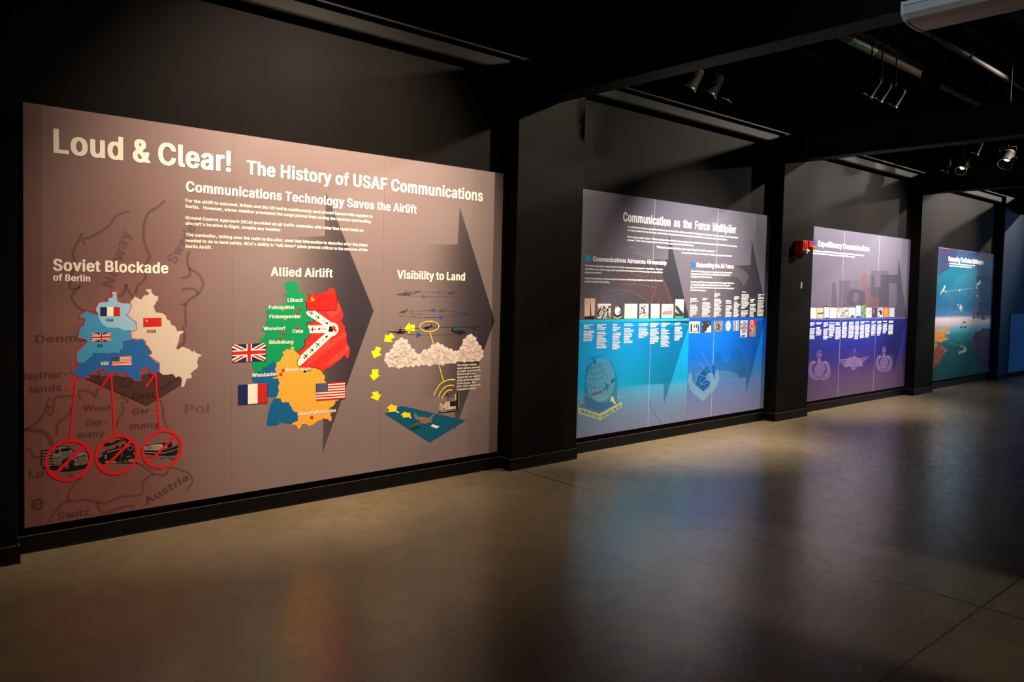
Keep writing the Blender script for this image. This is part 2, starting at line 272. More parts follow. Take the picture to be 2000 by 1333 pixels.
'f':(294,[((81,-15),(182,-15),(196,-9),(196,312),(268,312),(282,318),(282,388),(268,394),(196,394),(196,423),(203,444),(215,457),(268,454),(282,460),(297,511),(297,530),(279,538),(240,545),(169,544),(109,522),(84,499),(70,471),(67,394),(6,394),(-8,388),(-8,318),(6,312),(67,312),(67,-9))]),
'g':(466,[((205,-166),(271,-165),(329,-152),(378,-127),(400,-105),(415,-81),(426,-35),(426,388),(412,394),(313,394),(299,386),(254,399),(182,399),(152,394),(116,380),(81,357),(52,323),(33,284),(21,229),(21,153),(33,99),(64,46),(97,18),(160,-7),(252,-10),(297,3),(296,-19),(282,-53),(268,-67),(245,-78),(221,-81),(195,-73),(173,-55),(156,-32),(142,-26),(100,-26),(37,-60),(37,-80),(46,-95),(89,-135),(150,-160)),((222,76),(197,86),(170,116),(154,159),(151,206),(162,253),(177,281),(205,307),(227,313),(251,303),(279,271),(294,230),(298,181),(289,137),(271,103),(247,82))]),
'h':(451,[((53,-15),(154,-15),(168,-9),(170,246),(177,268),(192,291),(213,308),(226,312),(240,310),(260,295),(275,270),(281,247),(282,-9),(296,-15),(397,-15),(411,-9),(411,263),(407,296),(397,326),(383,349),(362,370),(307,395),(285,399),(213,399),(168,387),(168,518),(154,524),(53,524),(39,518),(39,-9))]),
'i':(207,[((53,-15),(154,-15),(168,-9),(168,388),(154,394),(53,394),(39,388),(39,-9)),((76,428),(132,428),(168,445),(180,466),(180,500),(173,516),(155,530),(126,539),(74,538),(40,522),(28,502),(30,458),(46,440))]),
'j':(207,[((-10,-158),(64,-157),(112,-142),(144,-118),(162,-84),(168,-44),(168,388),(154,394),(53,394),(39,388),(38,-35),(33,-53),(22,-68),(-24,-78),(-24,-152)),((75,428),(131,428),(164,442),(175,454),(180,469),(179,503),(171,518),(154,530),(126,539),(73,538),(41,523),(27,498),(29,460),(43,442))]),
'k':(421,[((53,-15),(154,-15),(168,-9),(168,132),(280,-9),(294,-15),(412,-15),(426,-9),(426,10),(263,215),(409,364),(413,369),(413,388),(399,394),(284,394),(270,388),(168,284),(168,518),(154,524),(53,524),(39,518),(39,-9))]),
'l':(230,[((126,-17),(196,-17),(234,-7),(234,17),(224,63),(210,69),(176,69),(168,92),(168,518),(154,524),(53,524),(39,518),(40,53),(51,22),(64,7),(100,-12))]),
'm':(651,[((53,-15),(154,-15),(168,-9),(168,244),(174,269),(185,289),(201,305),(217,313),(228,311),(247,294),(259,267),(260,-9),(274,-15),(375,-15),(389,-9),(390,254),(405,291),(434,313),(450,310),(469,294),(481,261),(482,-9),(496,-15),(597,-15),(611,-9),(610,287),(601,325),(585,353),(550,382),(509,398),(488,401),(404,398),(368,385),(342,369),(328,381),(298,395),(267,401),(207,401),(166,388),(152,394),(53,394),(39,388),(39,-9))]),
'n':(450,[((53,-15),(154,-15),(168,-9),(170,246),(177,268),(192,291),(213,308),(226,312),(240,310),(260,295),(275,270),(281,247),(282,-9),(296,-15),(397,-15),(411,-9),(410,277),(394,332),(363,369),(320,391),(285,399),(213,399),(168,386),(152,394),(53,394),(39,388),(39,-9))]),
'o':(456,[((196,-23),(284,-20),(318,-10),(353,7),(372,21),(402,55),(419,88),(430,123),(435,168),(434,226),(424,275),(414,300),(393,333),(371,356),(348,372),(295,394),(263,399),(180,398),(113,375),(81,353),(54,322),(33,280),(25,251),(20,204),(21,150),(33,96),(53,56),(70,34),(104,6),(157,-17)),((226,63),(198,75),(170,109),(153,159),(151,201),(162,250),(176,277),(198,301),(212,310),(230,313),(256,302),(286,266),(300,228),(305,179),(299,143),(278,97),(253,72))]),
'p':(465,[((53,-158),(154,-158),(168,-152),(168,-10),(214,-23),(280,-23),(316,-17),(368,7),(385,20),(413,54),(434,101),(443,147),(440,251),(432,282),(414,321),(396,345),(362,373),(314,394),(283,399),(211,399),(168,386),(152,394),(53,394),(39,388),(39,-152)),((237,64),(210,78),(186,108),(170,155),(167,201),(173,237),(193,281),(222,308),(242,313),(266,303),(293,272),(308,235),(314,183),(307,140),(290,101),(264,73),(253,66))]),
'q':(465,[((311,-158),(412,-158),(426,-152),(426,388),(412,394),(313,394),(298,385),(254,399),(181,399),(151,394),(110,377),(83,359),(59,333),(40,301),(25,254),(20,206),(21,150),(31,99),(63,38),(98,6),(130,-10),(185,-23),(251,-23),(297,-10),(297,-152)),((222,64),(210,67),(192,80),(169,110),(153,159),(151,204),(163,255),(177,281),(200,304),(227,313),(254,300),(278,271),(295,221),(297,174),(286,124),(269,93),(244,70))]),
'r':(300,[((53,-15),(154,-15),(168,-9),(170,252),(185,283),(213,306),(283,307),(297,313),(297,393),(283,399),(209,400),(165,389),(152,394),(53,394),(39,388),(39,-9))]),
's':(406,[((164,-23),(249,-22),(300,-9),(330,5),(355,24),(381,66),(385,88),(384,135),(371,168),(357,184),(331,202),(296,217),(190,244),(170,260),(164,273),(174,299),(191,312),(206,316),(229,307),(244,290),(254,268),(268,262),(309,262),(378,281),(373,315),(353,349),(322,375),(280,393),(247,399),(167,399),(131,392),(72,363),(50,340),(37,314),(33,293),(34,245),(47,212),(62,195),(85,179),(121,163),(225,137),(238,129),(251,112),(253,100),(243,82),(226,68),(206,62),(183,66),(170,75),(157,91),(149,114),(134,121),(89,121),(22,103),(22,81),(31,54),(60,16),(112,-12))]),
't':(268,[((160,-19),(234,-18),(267,-7),(267,13),(256,63),(242,69),(193,67),(185,77),(180,97),(180,312),(244,312),(258,318),(258,388),(244,394),(180,394),(180,480),(166,486),(65,486),(51,480),(51,394),(6,394),(-8,388),(-8,318),(6,312),(51,312),(51,76),(58,41),(74,16),(91,2),(124,-13))]),
'u':(451,[((171,-20),(244,-19),(283,-6),(298,-15),(397,-15),(411,-9),(411,388),(397,394),(296,394),(282,388),(280,135),(272,110),(260,91),(241,74),(222,67),(203,73),(190,84),(174,111),(169,131),(168,388),(154,394),(53,394),(39,388),(39,109),(47,68),(64,34),(87,10),(131,-12))]),
'v':(430,[((162,-15),(267,-15),(281,-9),(424,365),(425,388),(411,394),(305,394),(290,387),(215,177),(139,388),(125,394),(18,394),(4,388),(4,367),(144,1),(148,-9))]),
'w':(608,[((137,-15),(239,-15),(253,-9),(303,168),(354,-9),(368,-15),(470,-15),(484,-9),(596,360),(598,388),(584,394),(480,394),(466,388),(418,215),(371,388),(357,394),(252,394),(237,387),(190,215),(141,388),(127,394),(23,394),(9,388),(9,367),(123,-9))]),
'x':(419,[((21,-15),(132,-15),(146,-9),(209,88),(272,-9),(286,-15),(397,-15),(411,-9),(411,11),(285,190),(404,367),(405,388),(391,394),(281,394),(267,388),(211,301),(155,388),(141,394),(29,394),(15,388),(15,369),(135,195),(7,10),(7,-9))]),
'y':(430,[((76,-160),(145,-160),(175,-153),(214,-133),(242,-101),(260,-64),(424,365),(425,388),(411,394),(305,394),(291,388),(215,177),(139,388),(125,394),(18,394),(4,388),(4,367),(145,0),(133,-38),(109,-72),(61,-71),(47,-77),(33,-129),(33,-148))]),
'z':(421,[((42,-15),(379,-15),(393,-9),(393,65),(379,71),(196,71),(386,320),(387,388),(373,394),(48,394),(34,388),(34,314),(48,308),(224,308),(28,56),(28,-9))]),
'0':(494,[((222,-22),(309,-17),(354,0),(378,15),(411,50),(429,81),(448,135),(455,173),(458,307),(448,372),(428,429),(404,467),(377,494),(339,515),(294,529),(199,529),(152,514),(116,494),(83,459),(64,426),(45,372),(38,334),(34,284),(38,174),(48,125),(68,73),(94,35),(132,4),(176,-15)),((244,67),(230,72),(205,95),(181,140),(166,205),(164,281),(176,354),(195,399),(221,430),(236,440),(250,442),(280,423),(309,378),(323,330),(330,252),(323,179),(309,131),(289,96),(275,81),(257,69))]),
'1':(494,[((76,-15),(431,-15),(445,-9),(445,64),(431,70),(330,70),(330,518),(316,524),(198,524),(181,516),(72,436),(72,349),(86,343),(127,343),(198,391),(198,70),(76,70),(62,64),(62,-9))]),
'2':(494,[((64,-15),(429,-15),(443,-9),(443,66),(429,72),(227,72),(380,236),(412,281),(429,319),(435,352),(435,390),(426,433),(399,476),(362,505),(326,521),(292,529),(224,531),(186,527),(161,520),(113,496),(93,479),(72,452),(56,413),(52,387),(52,353),(66,347),(167,347),(181,353),(185,386),(198,414),(226,439),(242,443),(262,439),(288,418),(303,390),(306,368),(297,335),(267,289),(50,57),(50,-9))]),
'3':(494,[((211,-22),(297,-19),(363,3),(398,26),(435,75),(446,114),(447,161),(442,195),(427,229),(414,247),(380,276),(328,299),(296,304),(426,450),(426,518),(412,524),(70,524),(56,518),(56,443),(70,437),(256,437),(143,309),(143,239),(157,233),(244,229),(260,225),(285,209),(302,188),(314,154),(312,125),(300,100),(266,72),(229,67),(210,72),(188,87),(173,106),(163,141),(149,147),(44,147),(30,141),(37,83),(53,52),(70,32),(99,10),(133,-6),(173,-18))]),
'4':(494,[((282,-15),(383,-15),(397,-9),(397,90),(453,90),(467,96),(467,172),(453,178),(397,178),(397,327),(383,333),(282,333),(268,327),(268,178),(175,178),(365,499),(365,518),(351,524),(247,524),(232,517),(26,169),(26,96),(40,90),(268,90),(268,-9))]),
'5':(494,[((215,-22),(284,-21),(343,-4),(394,29),(412,49),(433,86),(444,130),(443,203),(430,248),(400,294),(363,323),(307,345),(271,349),(194,345),(204,437),(406,437),(420,443),(420,518),(406,524),(96,524),(82,518),(53,244),(77,236),(169,231),(205,253),(231,260),(246,259),(260,254),(283,236),(299,214),(311,183),(313,153),(300,112),(273,80),(245,67),(225,70),(204,84),(186,106),(177,138),(162,145),(60,145),(46,139),(47,105),(53,81),(69,50),(90,26),(125,2),(158,-12))]),
'6':(494,[((221,-22),(306,-18),(366,6),(410,45),(427,73),(438,103),(443,142),(442,190),(432,232),(414,265),(387,293),(337,319),(300,328),(258,329),(376,499),(376,518),(362,524),(252,524),(238,518),(104,321),(74,268),(57,224),(50,189),(51,125),(61,85),(77,54),(97,29),(127,6),(182,-17)),((247,65),(222,75),(199,98),(186,123),(179,157),(184,187),(199,217),(217,236),(242,248),(263,244),(288,223),(306,193),(313,164),(309,131),(294,99),(269,74))]),
'7':(494,[((97,-15),(205,-15),(220,-8),(445,439),(445,518),(431,524),(62,524),(48,518),(48,443),(62,437),(299,437),(83,10),(83,-9))]),
'8':(494,[((219,-22),(313,-18),(337,-12),(388,11),(431,50),(443,70),(454,107),(454,163),(442,204),(415,242),(378,266),(410,294),(430,331),(436,392),(426,440),(406,472),(375,499),(331,520),(287,530),(198,529),(167,522),(129,506),(103,489),(76,459),(61,427),(57,407),(57,355),(68,316),(87,288),(115,266),(86,250),(69,233),(45,191),(38,156),(38,117),(44,84),(72,37),(101,13),(156,-12)),((246,65),(217,71),(188,93),(173,120),(170,144),(181,176),(201,200),(223,214),(248,219),(275,211),(302,189),(319,158),(322,133),(314,108),(294,83),(275,71)),((246,306),(226,312),(204,331),(193,349),(187,378),(193,401),(205,421),(230,440),(251,443),(270,436),(288,420),(299,402),(305,373),(299,350),(287,330),(266,312))]),
'9':(494,[((131,-15),(241,-15),(255,-9),(388,187),(427,260),(439,299),(443,331),(442,380),(431,425),(412,460),(395,480),(365,503),(331,519),(267,531),(199,529),(161,519),(127,503),(99,482),(81,462),(61,426),(51,388),(50,324),(60,278),(79,243),(107,215),(155,190),(192,181),(234,180),(117,11),(117,-9)),((247,260),(226,267),(205,285),(186,317),(180,343),(182,372),(198,409),(216,429),(243,443),(266,437),(286,420),(306,387),(313,358),(309,324),(295,294),(270,269))]),
'&':(488,[((190,-22),(274,-19),(339,4),(350,-9),(364,-15),(477,-15),(491,-9),(490,12),(428,86),(456,152),(462,233),(448,239),(349,239),(335,233),(332,202),(283,262),(326,296),(364,341),(376,373),(377,429),(366,463),(341,494),(293,520),(259,528),(181,528),(153,522),(108,501),(76,467),(62,424),(64,361),(79,323),(112,277),(67,241),(45,217),(27,186),(21,161),(24,89),(36,59),(51,37),(81,11),(127,-11)),((212,63),(195,67),(180,77),(163,96),(153,119),(152,137),(158,156),(184,189),(269,89),(237,68)),((212,352),(197,376),(191,399),(203,429),(223,443),(239,428),(247,401),(237,377))]),
'!':(237,[((89,-19),(148,-19),(186,1),(197,23),(197,59),(183,84),(147,101),(89,101),(50,81),(38,53),(41,15),(58,-6)),((67,145),(168,145),(182,151),(186,518),(172,524),(63,524),(49,518),(53,151))]),
'.':(229,[((86,-19),(145,-19),(174,-7),(186,4),(195,26),(195,56),(182,83),(146,101),(93,102),(64,93),(47,81),(36,60),(39,13),(54,-5))]),
',':(229,[((38,-134),(125,-134),(139,-128),(189,53),(191,80),(177,86),(68,86),(53,79),(24,-105),(24,-128))]),
'-':(494,[((114,173),(377,173),(391,179),(391,253),(377,259),(114,259),(100,253),(100,179))]),
'"':(362,[((78,303),(168,303),(179,309),(193,303),(283,303),(297,309),(304,518),(290,524),(181,521),(70,524),(56,518),(63,317),(64,309))]),
"'":(247,[((78,303),(168,303),(182,309),(190,518),(176,524),(70,524),(56,518),(63,317),(64,309))]),
'(':(314,[((176,-111),(276,-111),(290,-105),(290,-86),(258,-17),(226,73),(210,146),(205,205),(211,280),(227,360),(255,450),(290,529),(290,548),(276,554),(176,554),(162,548),(140,507),(113,438),(92,362),(81,302),(75,187),(87,84),(104,23),(128,-39),(162,-105))]),
')':(314,[((37,-111),(137,-111),(151,-105),(202,2),(216,44),(233,122),(238,236),(221,363),(200,439),(179,494),(152,547),(137,554),(37,554),(23,548),(23,529),(56,456),(84,368),(101,287),(108,213),(103,145),(89,79),(62,-1),(23,-86),(23,-105))]),
'ü':(451,[((171,-20),(244,-19),(283,-6),(298,-15),(397,-15),(411,-9),(411,388),(397,394),(296,394),(282,388),(280,135),(272,110),(260,91),(241,74),(222,67),(203,73),(190,84),(174,111),(169,131),(168,388),(154,394),(53,394),(39,388),(39,109),(47,68),(64,34),(87,10),(131,-12)),((126,428),(188,430),(210,440),(224,459),(240,440),(269,428),(332,430),(356,442),(368,457),(369,507),(354,526),(325,538),(268,538),(240,526),(226,508),(210,526),(182,538),(121,537),(96,526),(85,515),(79,501),(79,465),(95,441))]),
':':(229,[((86,-19),(145,-19),(174,-7),(186,4),(195,26),(195,56),(182,83),(146,101),(93,102),(64,93),(47,81),(36,60),(39,13),(54,-5)),((87,256),(144,256),(170,266),(185,278),(194,296),(195,331),(181,359),(146,376),(91,377),(64,368),(46,355),(36,335),(38,291),(57,268))]),
' ':(188,[]),
}
ART={
1:{
'chevron#1':[('P','chev1',1,(0,((2676,2304),(3094,1428),(2677,365),(2677,690),(1991,789),(1984,1925),(2672,1980))))],
'chevron#2':[('P','chev2',1,(0,((3909,2304),(4321,1335),(3902,391),(3906,687),(3290,724),(3267,1951),(3895,1984))))],
'edge_band#1':[('P','edge_l',1,(0,((775,2632),(868,2632),(867,161),(775,160))))],
'background_map#1':[('S','shade',2,(19,0,1,((1549,2140),(1497,2088),(1459,2064),(1427,1994),(1421,1913),(1433,1846),(1459,1779),(1440,1737),(1434,1642),(1389,1593),(1377,1539)))),
('S','shade',3,(8.5,0,1,((1549,2140),(1497,2088),(1459,2064),(1427,1994),(1421,1913),(1433,1846),(1459,1779),(1440,1737),(1434,1642),(1389,1593),(1377,1539)))),
('S','shade',2,(18.1,0,1,((1078,1905),(1043,1826),(1026,1774),(1037,1723),(1009,1581),(1043,1568),(1065,1582),(1020,1523),(1042,1471),(1077,1439),(1129,1426)))),
('S','shade',3,(8.1,0,1,((1078,1905),(1043,1826),(1026,1774),(1037,1723),(1009,1581),(1043,1568),(1065,1582),(1020,1523),(1042,1471),(1077,1439),(1129,1426)))),
('S','shade',2,(15.6,0,1,((1339,2055),(1266,2022),(1218,1953),(1124,1882),(1078,1866),(1095,1835)))),
('S','shade',3,(7,0,1,((1339,2055),(1266,2022),(1218,1953),(1124,1882),(1078,1866),(1095,1835)))),
('S','shade',2,(21.4,0,1,((1321,1606),(1303,1538),(1278,1525)))),
('S','shade',3,(9.6,0,1,((1321,1606),(1303,1538),(1278,1525)))),
('S','shade',2,(18.8,0,1,((1321,1599),(1333,1559),(1364,1519)))),
('S','shade',3,(8.5,0,1,((1321,1599),(1333,1559),(1364,1519)))),
('S','shade',2,(19.9,0,1,((1650,1570),(1732,1578),(1760,1543)))),
('S','shade',3,(8.9,0,1,((1650,1570),(1732,1578),(1760,1543)))),
('S','shade',2,(19.8,0,1,((1650,1647),(1704,1662),(1704,1712)))),
('S','shade',3,(8.9,0,1,((1650,1647),(1704,1662),(1704,1712)))),
('S','shade',2,(19.8,0,1,((1650,1471),(1684,1478)))),
('S','shade',3,(8.9,0,1,((1650,1471),(1684,1478))))],
'background_map#2':[('S','shade',2,(20,0,1,((1703,1824),(1690,1774),(1704,1712),(1759,1678),(1794,1614),(1760,1543),(1684,1478),(1685,1330)))),
('S','shade',3,(9,0,1,((1703,1824),(1690,1774),(1704,1712),(1759,1678),(1794,1614),(1760,1543),(1684,1478),(1685,1330))))],
'background_map#3':[('S','shade',2,(18.1,0,1,((1068,893),(1057,939),(1079,950),(1125,934),(1148,906),(1159,957)))),
('S','shade',3,(8.1,0,1,((1068,893),(1057,939),(1079,950),(1125,934),(1148,906),(1159,957)))),
('S','shade',2,(17.5,0,1,((1045,914),(979,923),(930,911),(924,849),(908,813),(892,833),(908,863),(886,865),(870,816),(817,760),(775,740)))),
('S','shade',3,(7.9,0,1,((1045,914),(979,923),(930,911),(924,849),(908,813),(892,833),(908,863),(886,865),(870,816),(817,760),(775,740)))),
('S','shade',2,(17.5,0,1,((908,919),(886,884),(892,864)))),
('S','shade',3,(7.9,0,1,((908,919),(886,884),(892,864)))),
('S','shade',2,(15.9,0,1,((1292,901),(1331,864),(1295,848),(1307,813),(1277,750),(1265,698)))),
('S','shade',3,(7.2,0,1,((1292,901),(1331,864),(1295,848),(1307,813),(1277,750),(1265,698)))),
('S','shade',2,(16.5,0,1,((1524,855),(1544,785),(1550,722),(1570,665)))),
('S','shade',3,(7.4,0,1,((1524,855),(1544,785),(1550,722),(1570,665)))),
('S','shade',2,(20.7,0,1,((1171,1066),(1165,1021),(1177,982)))),
('S','shade',3,(9.3,0,1,((1171,1066),(1165,1021),(1177,982)))),
('S','shade',2,(18.6,0,1,((1247,1029),(1313,1005),(1289,974),(1325,958),(1349,983),(1405,999)))),
('S','shade',3,(8.4,0,1,((1247,1029),(1313,1005),(1289,974),(1325,958),(1349,983),(1405,999)))),
('S','shade',2,(19.1,0,1,((1461,1022),(1486,987),(1518,923),(1589,966),(1641,983)))),
('S','shade',3,(8.6,0,1,((1461,1022),(1486,987),(1518,923),(1589,966),(1641,983)))),
('S','shade',2,(17.7,0,1,((1017,853),(1000,804),(945,759),(940,690)))),
('S','shade',3,(7.9,0,1,((1017,853),(1000,804),(945,759),(940,690)))),
('S','shade',2,(22.1,0,1,((1666,1335),(1673,1231),(1634,1184)))),
('S','shade',3,(10,0,1,((1666,1335),(1673,1231),(1634,1184)))),
('S','shade',2,(16.7,0,1,((1062,414),(1013,349),(1007,284),(1082,278),(1152,252),(1206,236),(1298,261),(1412,256),(1424,337),(1489,376),(1555,359),(1588,404),(1690,361),(1732,296),(1691,238)))),
('S','shade',3,(7.5,0,1,((1062,414),(1013,349),(1007,284),(1082,278),(1152,252),(1206,236),(1298,261),(1412,256),(1424,337),(1489,376),(1555,359),(1588,404),(1690,361),(1732,296),(1691,238)))),
('S','shade',2,(15.7,0,1,((1007,278),(967,272),(888,169)))),
('S','shade',3,(7.1,0,1,((1007,278),(967,272),(888,169)))),
('S','shade',2,(19.2,0,1,((1164,250),(1170,202),(1212,174),(1298,192),(1361,195),(1361,167)))),
('S','shade',3,(8.7,0,1,((1164,250),(1170,202),(1212,174),(1298,192),(1361,195),(1361,167)))),
('S','shade',2,(19.5,0,1,((1392,460),(1437,426),(1489,376)))),
('S','shade',3,(8.8,0,1,((1392,460),(1437,426),(1489,376)))),
('S','shade',2,(18.5,0,1,((1001,450),(1036,418),(1070,413)))),
('S','shade',3,(8.3,0,1,((1001,450),(1036,418),(1070,413)))),
('S','shade',2,(28.2,0,1,((777,742),(836,730),(880,712),(912,657),(907,632)))),
('S','shade',3,(12.7,0,1,((777,742),(836,730),(880,712),(912,657),(907,632)))),
('S','shade',2,(17.8,0,1,((777,629),(809,618),(819,579),(852,568)))),
('S','shade',3,(8,0,1,((777,629),(809,618),(819,579),(852,568)))),
('T','shade_text',3,('Denmark',832.5,1249,1174,1248.5,44.2)),
('T','shade_text',3,('Nether-',775.7,1029.3,1001.1,1036.9,44)),
('T','shade_text',3,('lands',802.3,955,967.9,956.5,43)),
('T','shade_text',3,('West',1078.8,821.7,1236.2,814.7,37.2)),
('T','shade_text',3,('Ger-',1092.8,728.9,1220.2,728.3,38.7)),
('T','shade_text',3,('many',1050.2,661,1199.5,655.1,39.8)),
('T','shade_text',3,('East',1355.4,872.3,1493.7,873.6,41.4)),
('T','shade_text',3,('Ger-',1358.5,775.2,1492.7,773,41.4)),
('T','shade_text',3,('many',1346.3,681.5,1524.8,675.5,42.8)),
('T','shade_faint',3,('Pol',1675.1,750,1845.9,742,64.2)),
('T','shade_text',3,('Austria',1445.2,180,1711.3,308.2,50.5)),
('T','shade_text',3,('Switz.',941.2,178.3,1137.4,175.7,41.8)),
('T','shade_text',3,('e',806.9,258.4,873.3,254.7,89.4)),
('T','shade_text',3,('Lu',797.1,453.5,873,452.1,45.8)),
('T','shade_faint',3,('Norway',1247.8,1571.1,1351.8,1921.8,66.4)),
('T','shade_faint',3,('Sweden',1615.8,1733.2,1771.3,2025.9,66.1))],
'main_title':[('T','shadow',5,('Loud & Clear!',928,2361.7,1975.2,2367.5,141.6)),
('T','cream',6,('Loud & Clear!',926.2,2363.5,1972.6,2369.6,141.6))],
'section_heading#1':[('T','shadow',5,('Soviet Blockade',925.1,1670.6,1573.1,1671.6,70.5)),
('T','cream',6,('Soviet Blockade',923.5,1672.3,1571.2,1673.6,70.4))],
'section_heading#4':[('T','shadow',5,('of Berlin',924.2,1612.5,1120.6,1610.9,39.8)),
('T','cream',6,('of Berlin',923.3,1613.5,1119.6,1612,39.8))],
'main_title#2':[('T','shadow',5,('The History of USAF Communications',2081.9,2367.2,4160.3,2365.6,95)),
('T','cream',6,('The History of USAF Communications',2079.8,2369.1,4156.8,2368,95))],
'subtitle':[('T','shadow',5,('Communications Technology Saves the Airlift',1680.4,2210.9,3480.2,2207.1,66.8)),
('T','cream',6,('Communications Technology Saves the Airlift',1678.5,2212.7,3477.2,2209.3,66.7))],
'intro_paragraph#1':[('T','cream',6,('For the airlift to succeed, Britain and the US had to continuously land aircraft loaded with supplies in',1676.7,2142.4,3069.9,2145.1,21.6)),
('T','cream',6,('Berlin.   However, winter weather prevented the cargo planes from seeing the runways and landing.',1676.8,2104.7,3061.8,2104.7,21.6))],
'intro_paragraph#2':[('T','cream',6,('Ground Control Approach (GCA) provided an air traffic controller with radar that could track an',1677.1,2031.2,2991.4,2032.3,21.6)),
('T','cream',6,("aircraft's location in flight, despite any weather.",1677.2,1994.5,2335,1993.1,21.6))],
'intro_paragraph#3':[('T','cream',6,('The controller, talking over the radio to the pilot, used that information to describe what the plane',1677.4,1920.9,3029.7,1922.2,21.7)),
('T','cream',6,('needed to do to land safely. GCA\'s ability to "talk down" pilots proved critical to the success of the',1677.6,1882.9,3031.7,1885.1,21.7)),
('T','cream',6,('Berlin Airlift.',1677.7,1845,1848.3,1844.6,21.7))],
'section_heading#2':[('T','shadow',5,('Allied Airlift',2262,1672.9,2742.4,1675,64.4)),
('T','cream',6,('Allied Airlift',2259.7,1675,2739.9,1677.2,64.4))],
'section_heading#3':[('T','shadow',5,('Visibility to Land',3306.7,1678.5,3984,1678.3,68.2)),
('T','cream',6,('Visibility to Land',3303.8,1680.9,3980.7,1680.9,68.2))],
'berlin_map/map_shadow':[('P','map_shadow',4,(0,((1071,1032),(1446,826),(1656,948),(1656,994),(1516,1046),(1358,1013),(1096,1046)))),
('S','black',5,(2.6,0,0,((1096,1021),(1446,826),(1655,948))))],
'berlin_map/soviet_sector':[('P','map_beige',5,(0,((1345,1490),(1365,1512),(1370,1526),(1379,1517),(1388,1517),(1399,1506),(1414,1509),(1417,1521),(1430,1533),(1445,1531),(1458,1547),(1436,1560),(1442,1571),(1455,1569),(1460,1573),(1465,1568),(1469,1571),(1469,1552),(1484,1535),(1502,1525),(1511,1527),(1508,1499),(1494,1487),(1497,1477),(1484,1468),(1487,1446),(1497,1423),(1517,1421),(1539,1416),(1556,1402),(1568,1372),(1582,1372),(1591,1342),(1616,1331),(1629,1296),(1645,1301),(1668,1300),(1670,1293),(1645,1274),(1636,1227),(1621,1185),(1635,1178),(1660,1198),(1687,1186),(1711,1175),(1725,1156),(1732,1170),(1750,1152),(1786,1136),(1772,1122),(1767,1134),(1756,1090),(1763,1063),(1752,1044),(1737,1038),(1713,1013),(1724,1001),(1718,984),(1690,983),(1671,929),(1654,935),(1656,955),(1663,976),(1650,999),(1633,1002),(1621,994),(1602,1022),(1569,1017),(1540,1019),(1520,1037),(1508,1040),(1510,1090),(1504,1099),(1450,1150),(1468,1156),(1472,1169),(1448,1202),(1430,1221),(1436,1232),(1416,1252),(1389,1248),(1354,1260),(1349,1253),(1348,1284),(1335,1305),(1357,1304),(1376,1317),(1373,1358),(1317,1409),(1332,1416),(1348,1460))))],
'berlin_map/french_sector':[('P','map_pale',6,(0,((1240,1552),(1270,1553),(1264,1539),(1270,1519),(1267,1509),(1276,1491),(1300,1481),(1337,1481),(1344,1477),(1351,1456),(1334,1416),(1321,1411),(1349,1387),(1375,1360),(1382,1321),(1362,1305),(1340,1311),(1308,1313),(1291,1321),(1274,1328),(1218,1331),(1190,1349),(1179,1365),(1175,1377),(1166,1396),(1166,1409),(1149,1442),(1168,1484),(1220,1491),(1220,1511),(1245,1518),(1245,1535),(1240,1543))))],
'berlin_map/british_sector':[('P','map_mid',6,(0,((1087,1421),(1098,1430),(1108,1430),(1135,1414),(1166,1408),(1166,1396),(1175,1377),(1179,1365),(1190,1349),(1218,1331),(1274,1328),(1291,1321),(1308,1313),(1340,1311),(1346,1300),(1350,1255),(1340,1242),(1308,1244),(1304,1229),(1303,1194),(1287,1192),(1284,1172),(1285,1170),(1251,1175),(1221,1171),(1133,1178),(1131,1161),(1104,1139),(1089,1120),(1057,1119),(1046,1134),(1048,1174),(1055,1188),(1104,1247),(1084,1265),(1054,1270),(1059,1306),(1071,1339),(1084,1339),(1089,1366),(1094,1390),(1068,1394),(1065,1406))))],
'berlin_map/american_sector':[('P','map_blue',6,(0,((1308,1242),(1352,1249),(1354,1260),(1389,1248),(1416,1252),(1436,1232),(1430,1221),(1448,1202),(1464,1180),(1472,1169),(1468,1156),(1450,1150),(1504,1099),(1520,1093),(1516,1040),(1472,1027),(1456,1075),(1448,1076),(1404,1057),(1408,1010),(1406,989),(1369,991),(1363,1011),(1346,1014),(1311,1050),(1281,1033),(1256,1061),(1236,1044),(1206,1046),(1195,1073),(1173,1075),(1143,1060),(1107,1038),(1116,1023),(1057,1033),(1043,1046),(1018,1069),(1029,1083),(1046,1090),(1055,1114),(1057,1119),(1089,1120),(1104,1139),(1131,1161),(1133,1178),(1221,1171),(1251,1175),(1285,1170),(1290,1193),(1304,1192))))],
'berlin_map/sector_border':[('S','red_line',7,(4.1,1,0,((1238,1557),(1273,1557),(1267,1537),(1274,1491),(1297,1485),(1343,1485),(1353,1463),(1334,1414),(1320,1411),(1378,1362),(1383,1318),(1362,1302),(1343,1307),(1351,1290),(1353,1255),(1381,1258),(1395,1251),(1416,1257),(1439,1235),(1433,1221),(1454,1201),(1469,1172),(1473,1171),(1470,1156),(1450,1150),(1520,1096),(1518,1040),(1472,1027),(1452,1076),(1404,1055),(1412,1010),(1408,987),(1365,990),(1361,1011),(1342,1014),(1308,1050),(1281,1033),(1256,1059),(1239,1046),(1206,1046),(1195,1073),(1173,1075),(1143,1060),(1107,1038),(1118,1029),(1111,1021),(1053,1031),(1039,1046),(1016,1069),(1029,1083),(1046,1090),(1055,1114),(1045,1134),(1046,1174),(1055,1190),(1106,1249),(1084,1266),(1052,1269),(1053,1307),(1065,1343),(1083,1345),(1087,1388),(1064,1394),(1061,1406),(1084,1424),(1098,1434),(1111,1434),(1146,1411),(1164,1414),(1146,1439),(1166,1487),(1218,1491),(1215,1517),(1239,1521))))],
'berlin_map/flag#1':[('P','navy',9,(0,((1175.2,1457.5),(1212,1457.7),(1211.9,1402.3),(1175.1,1402.7)))),
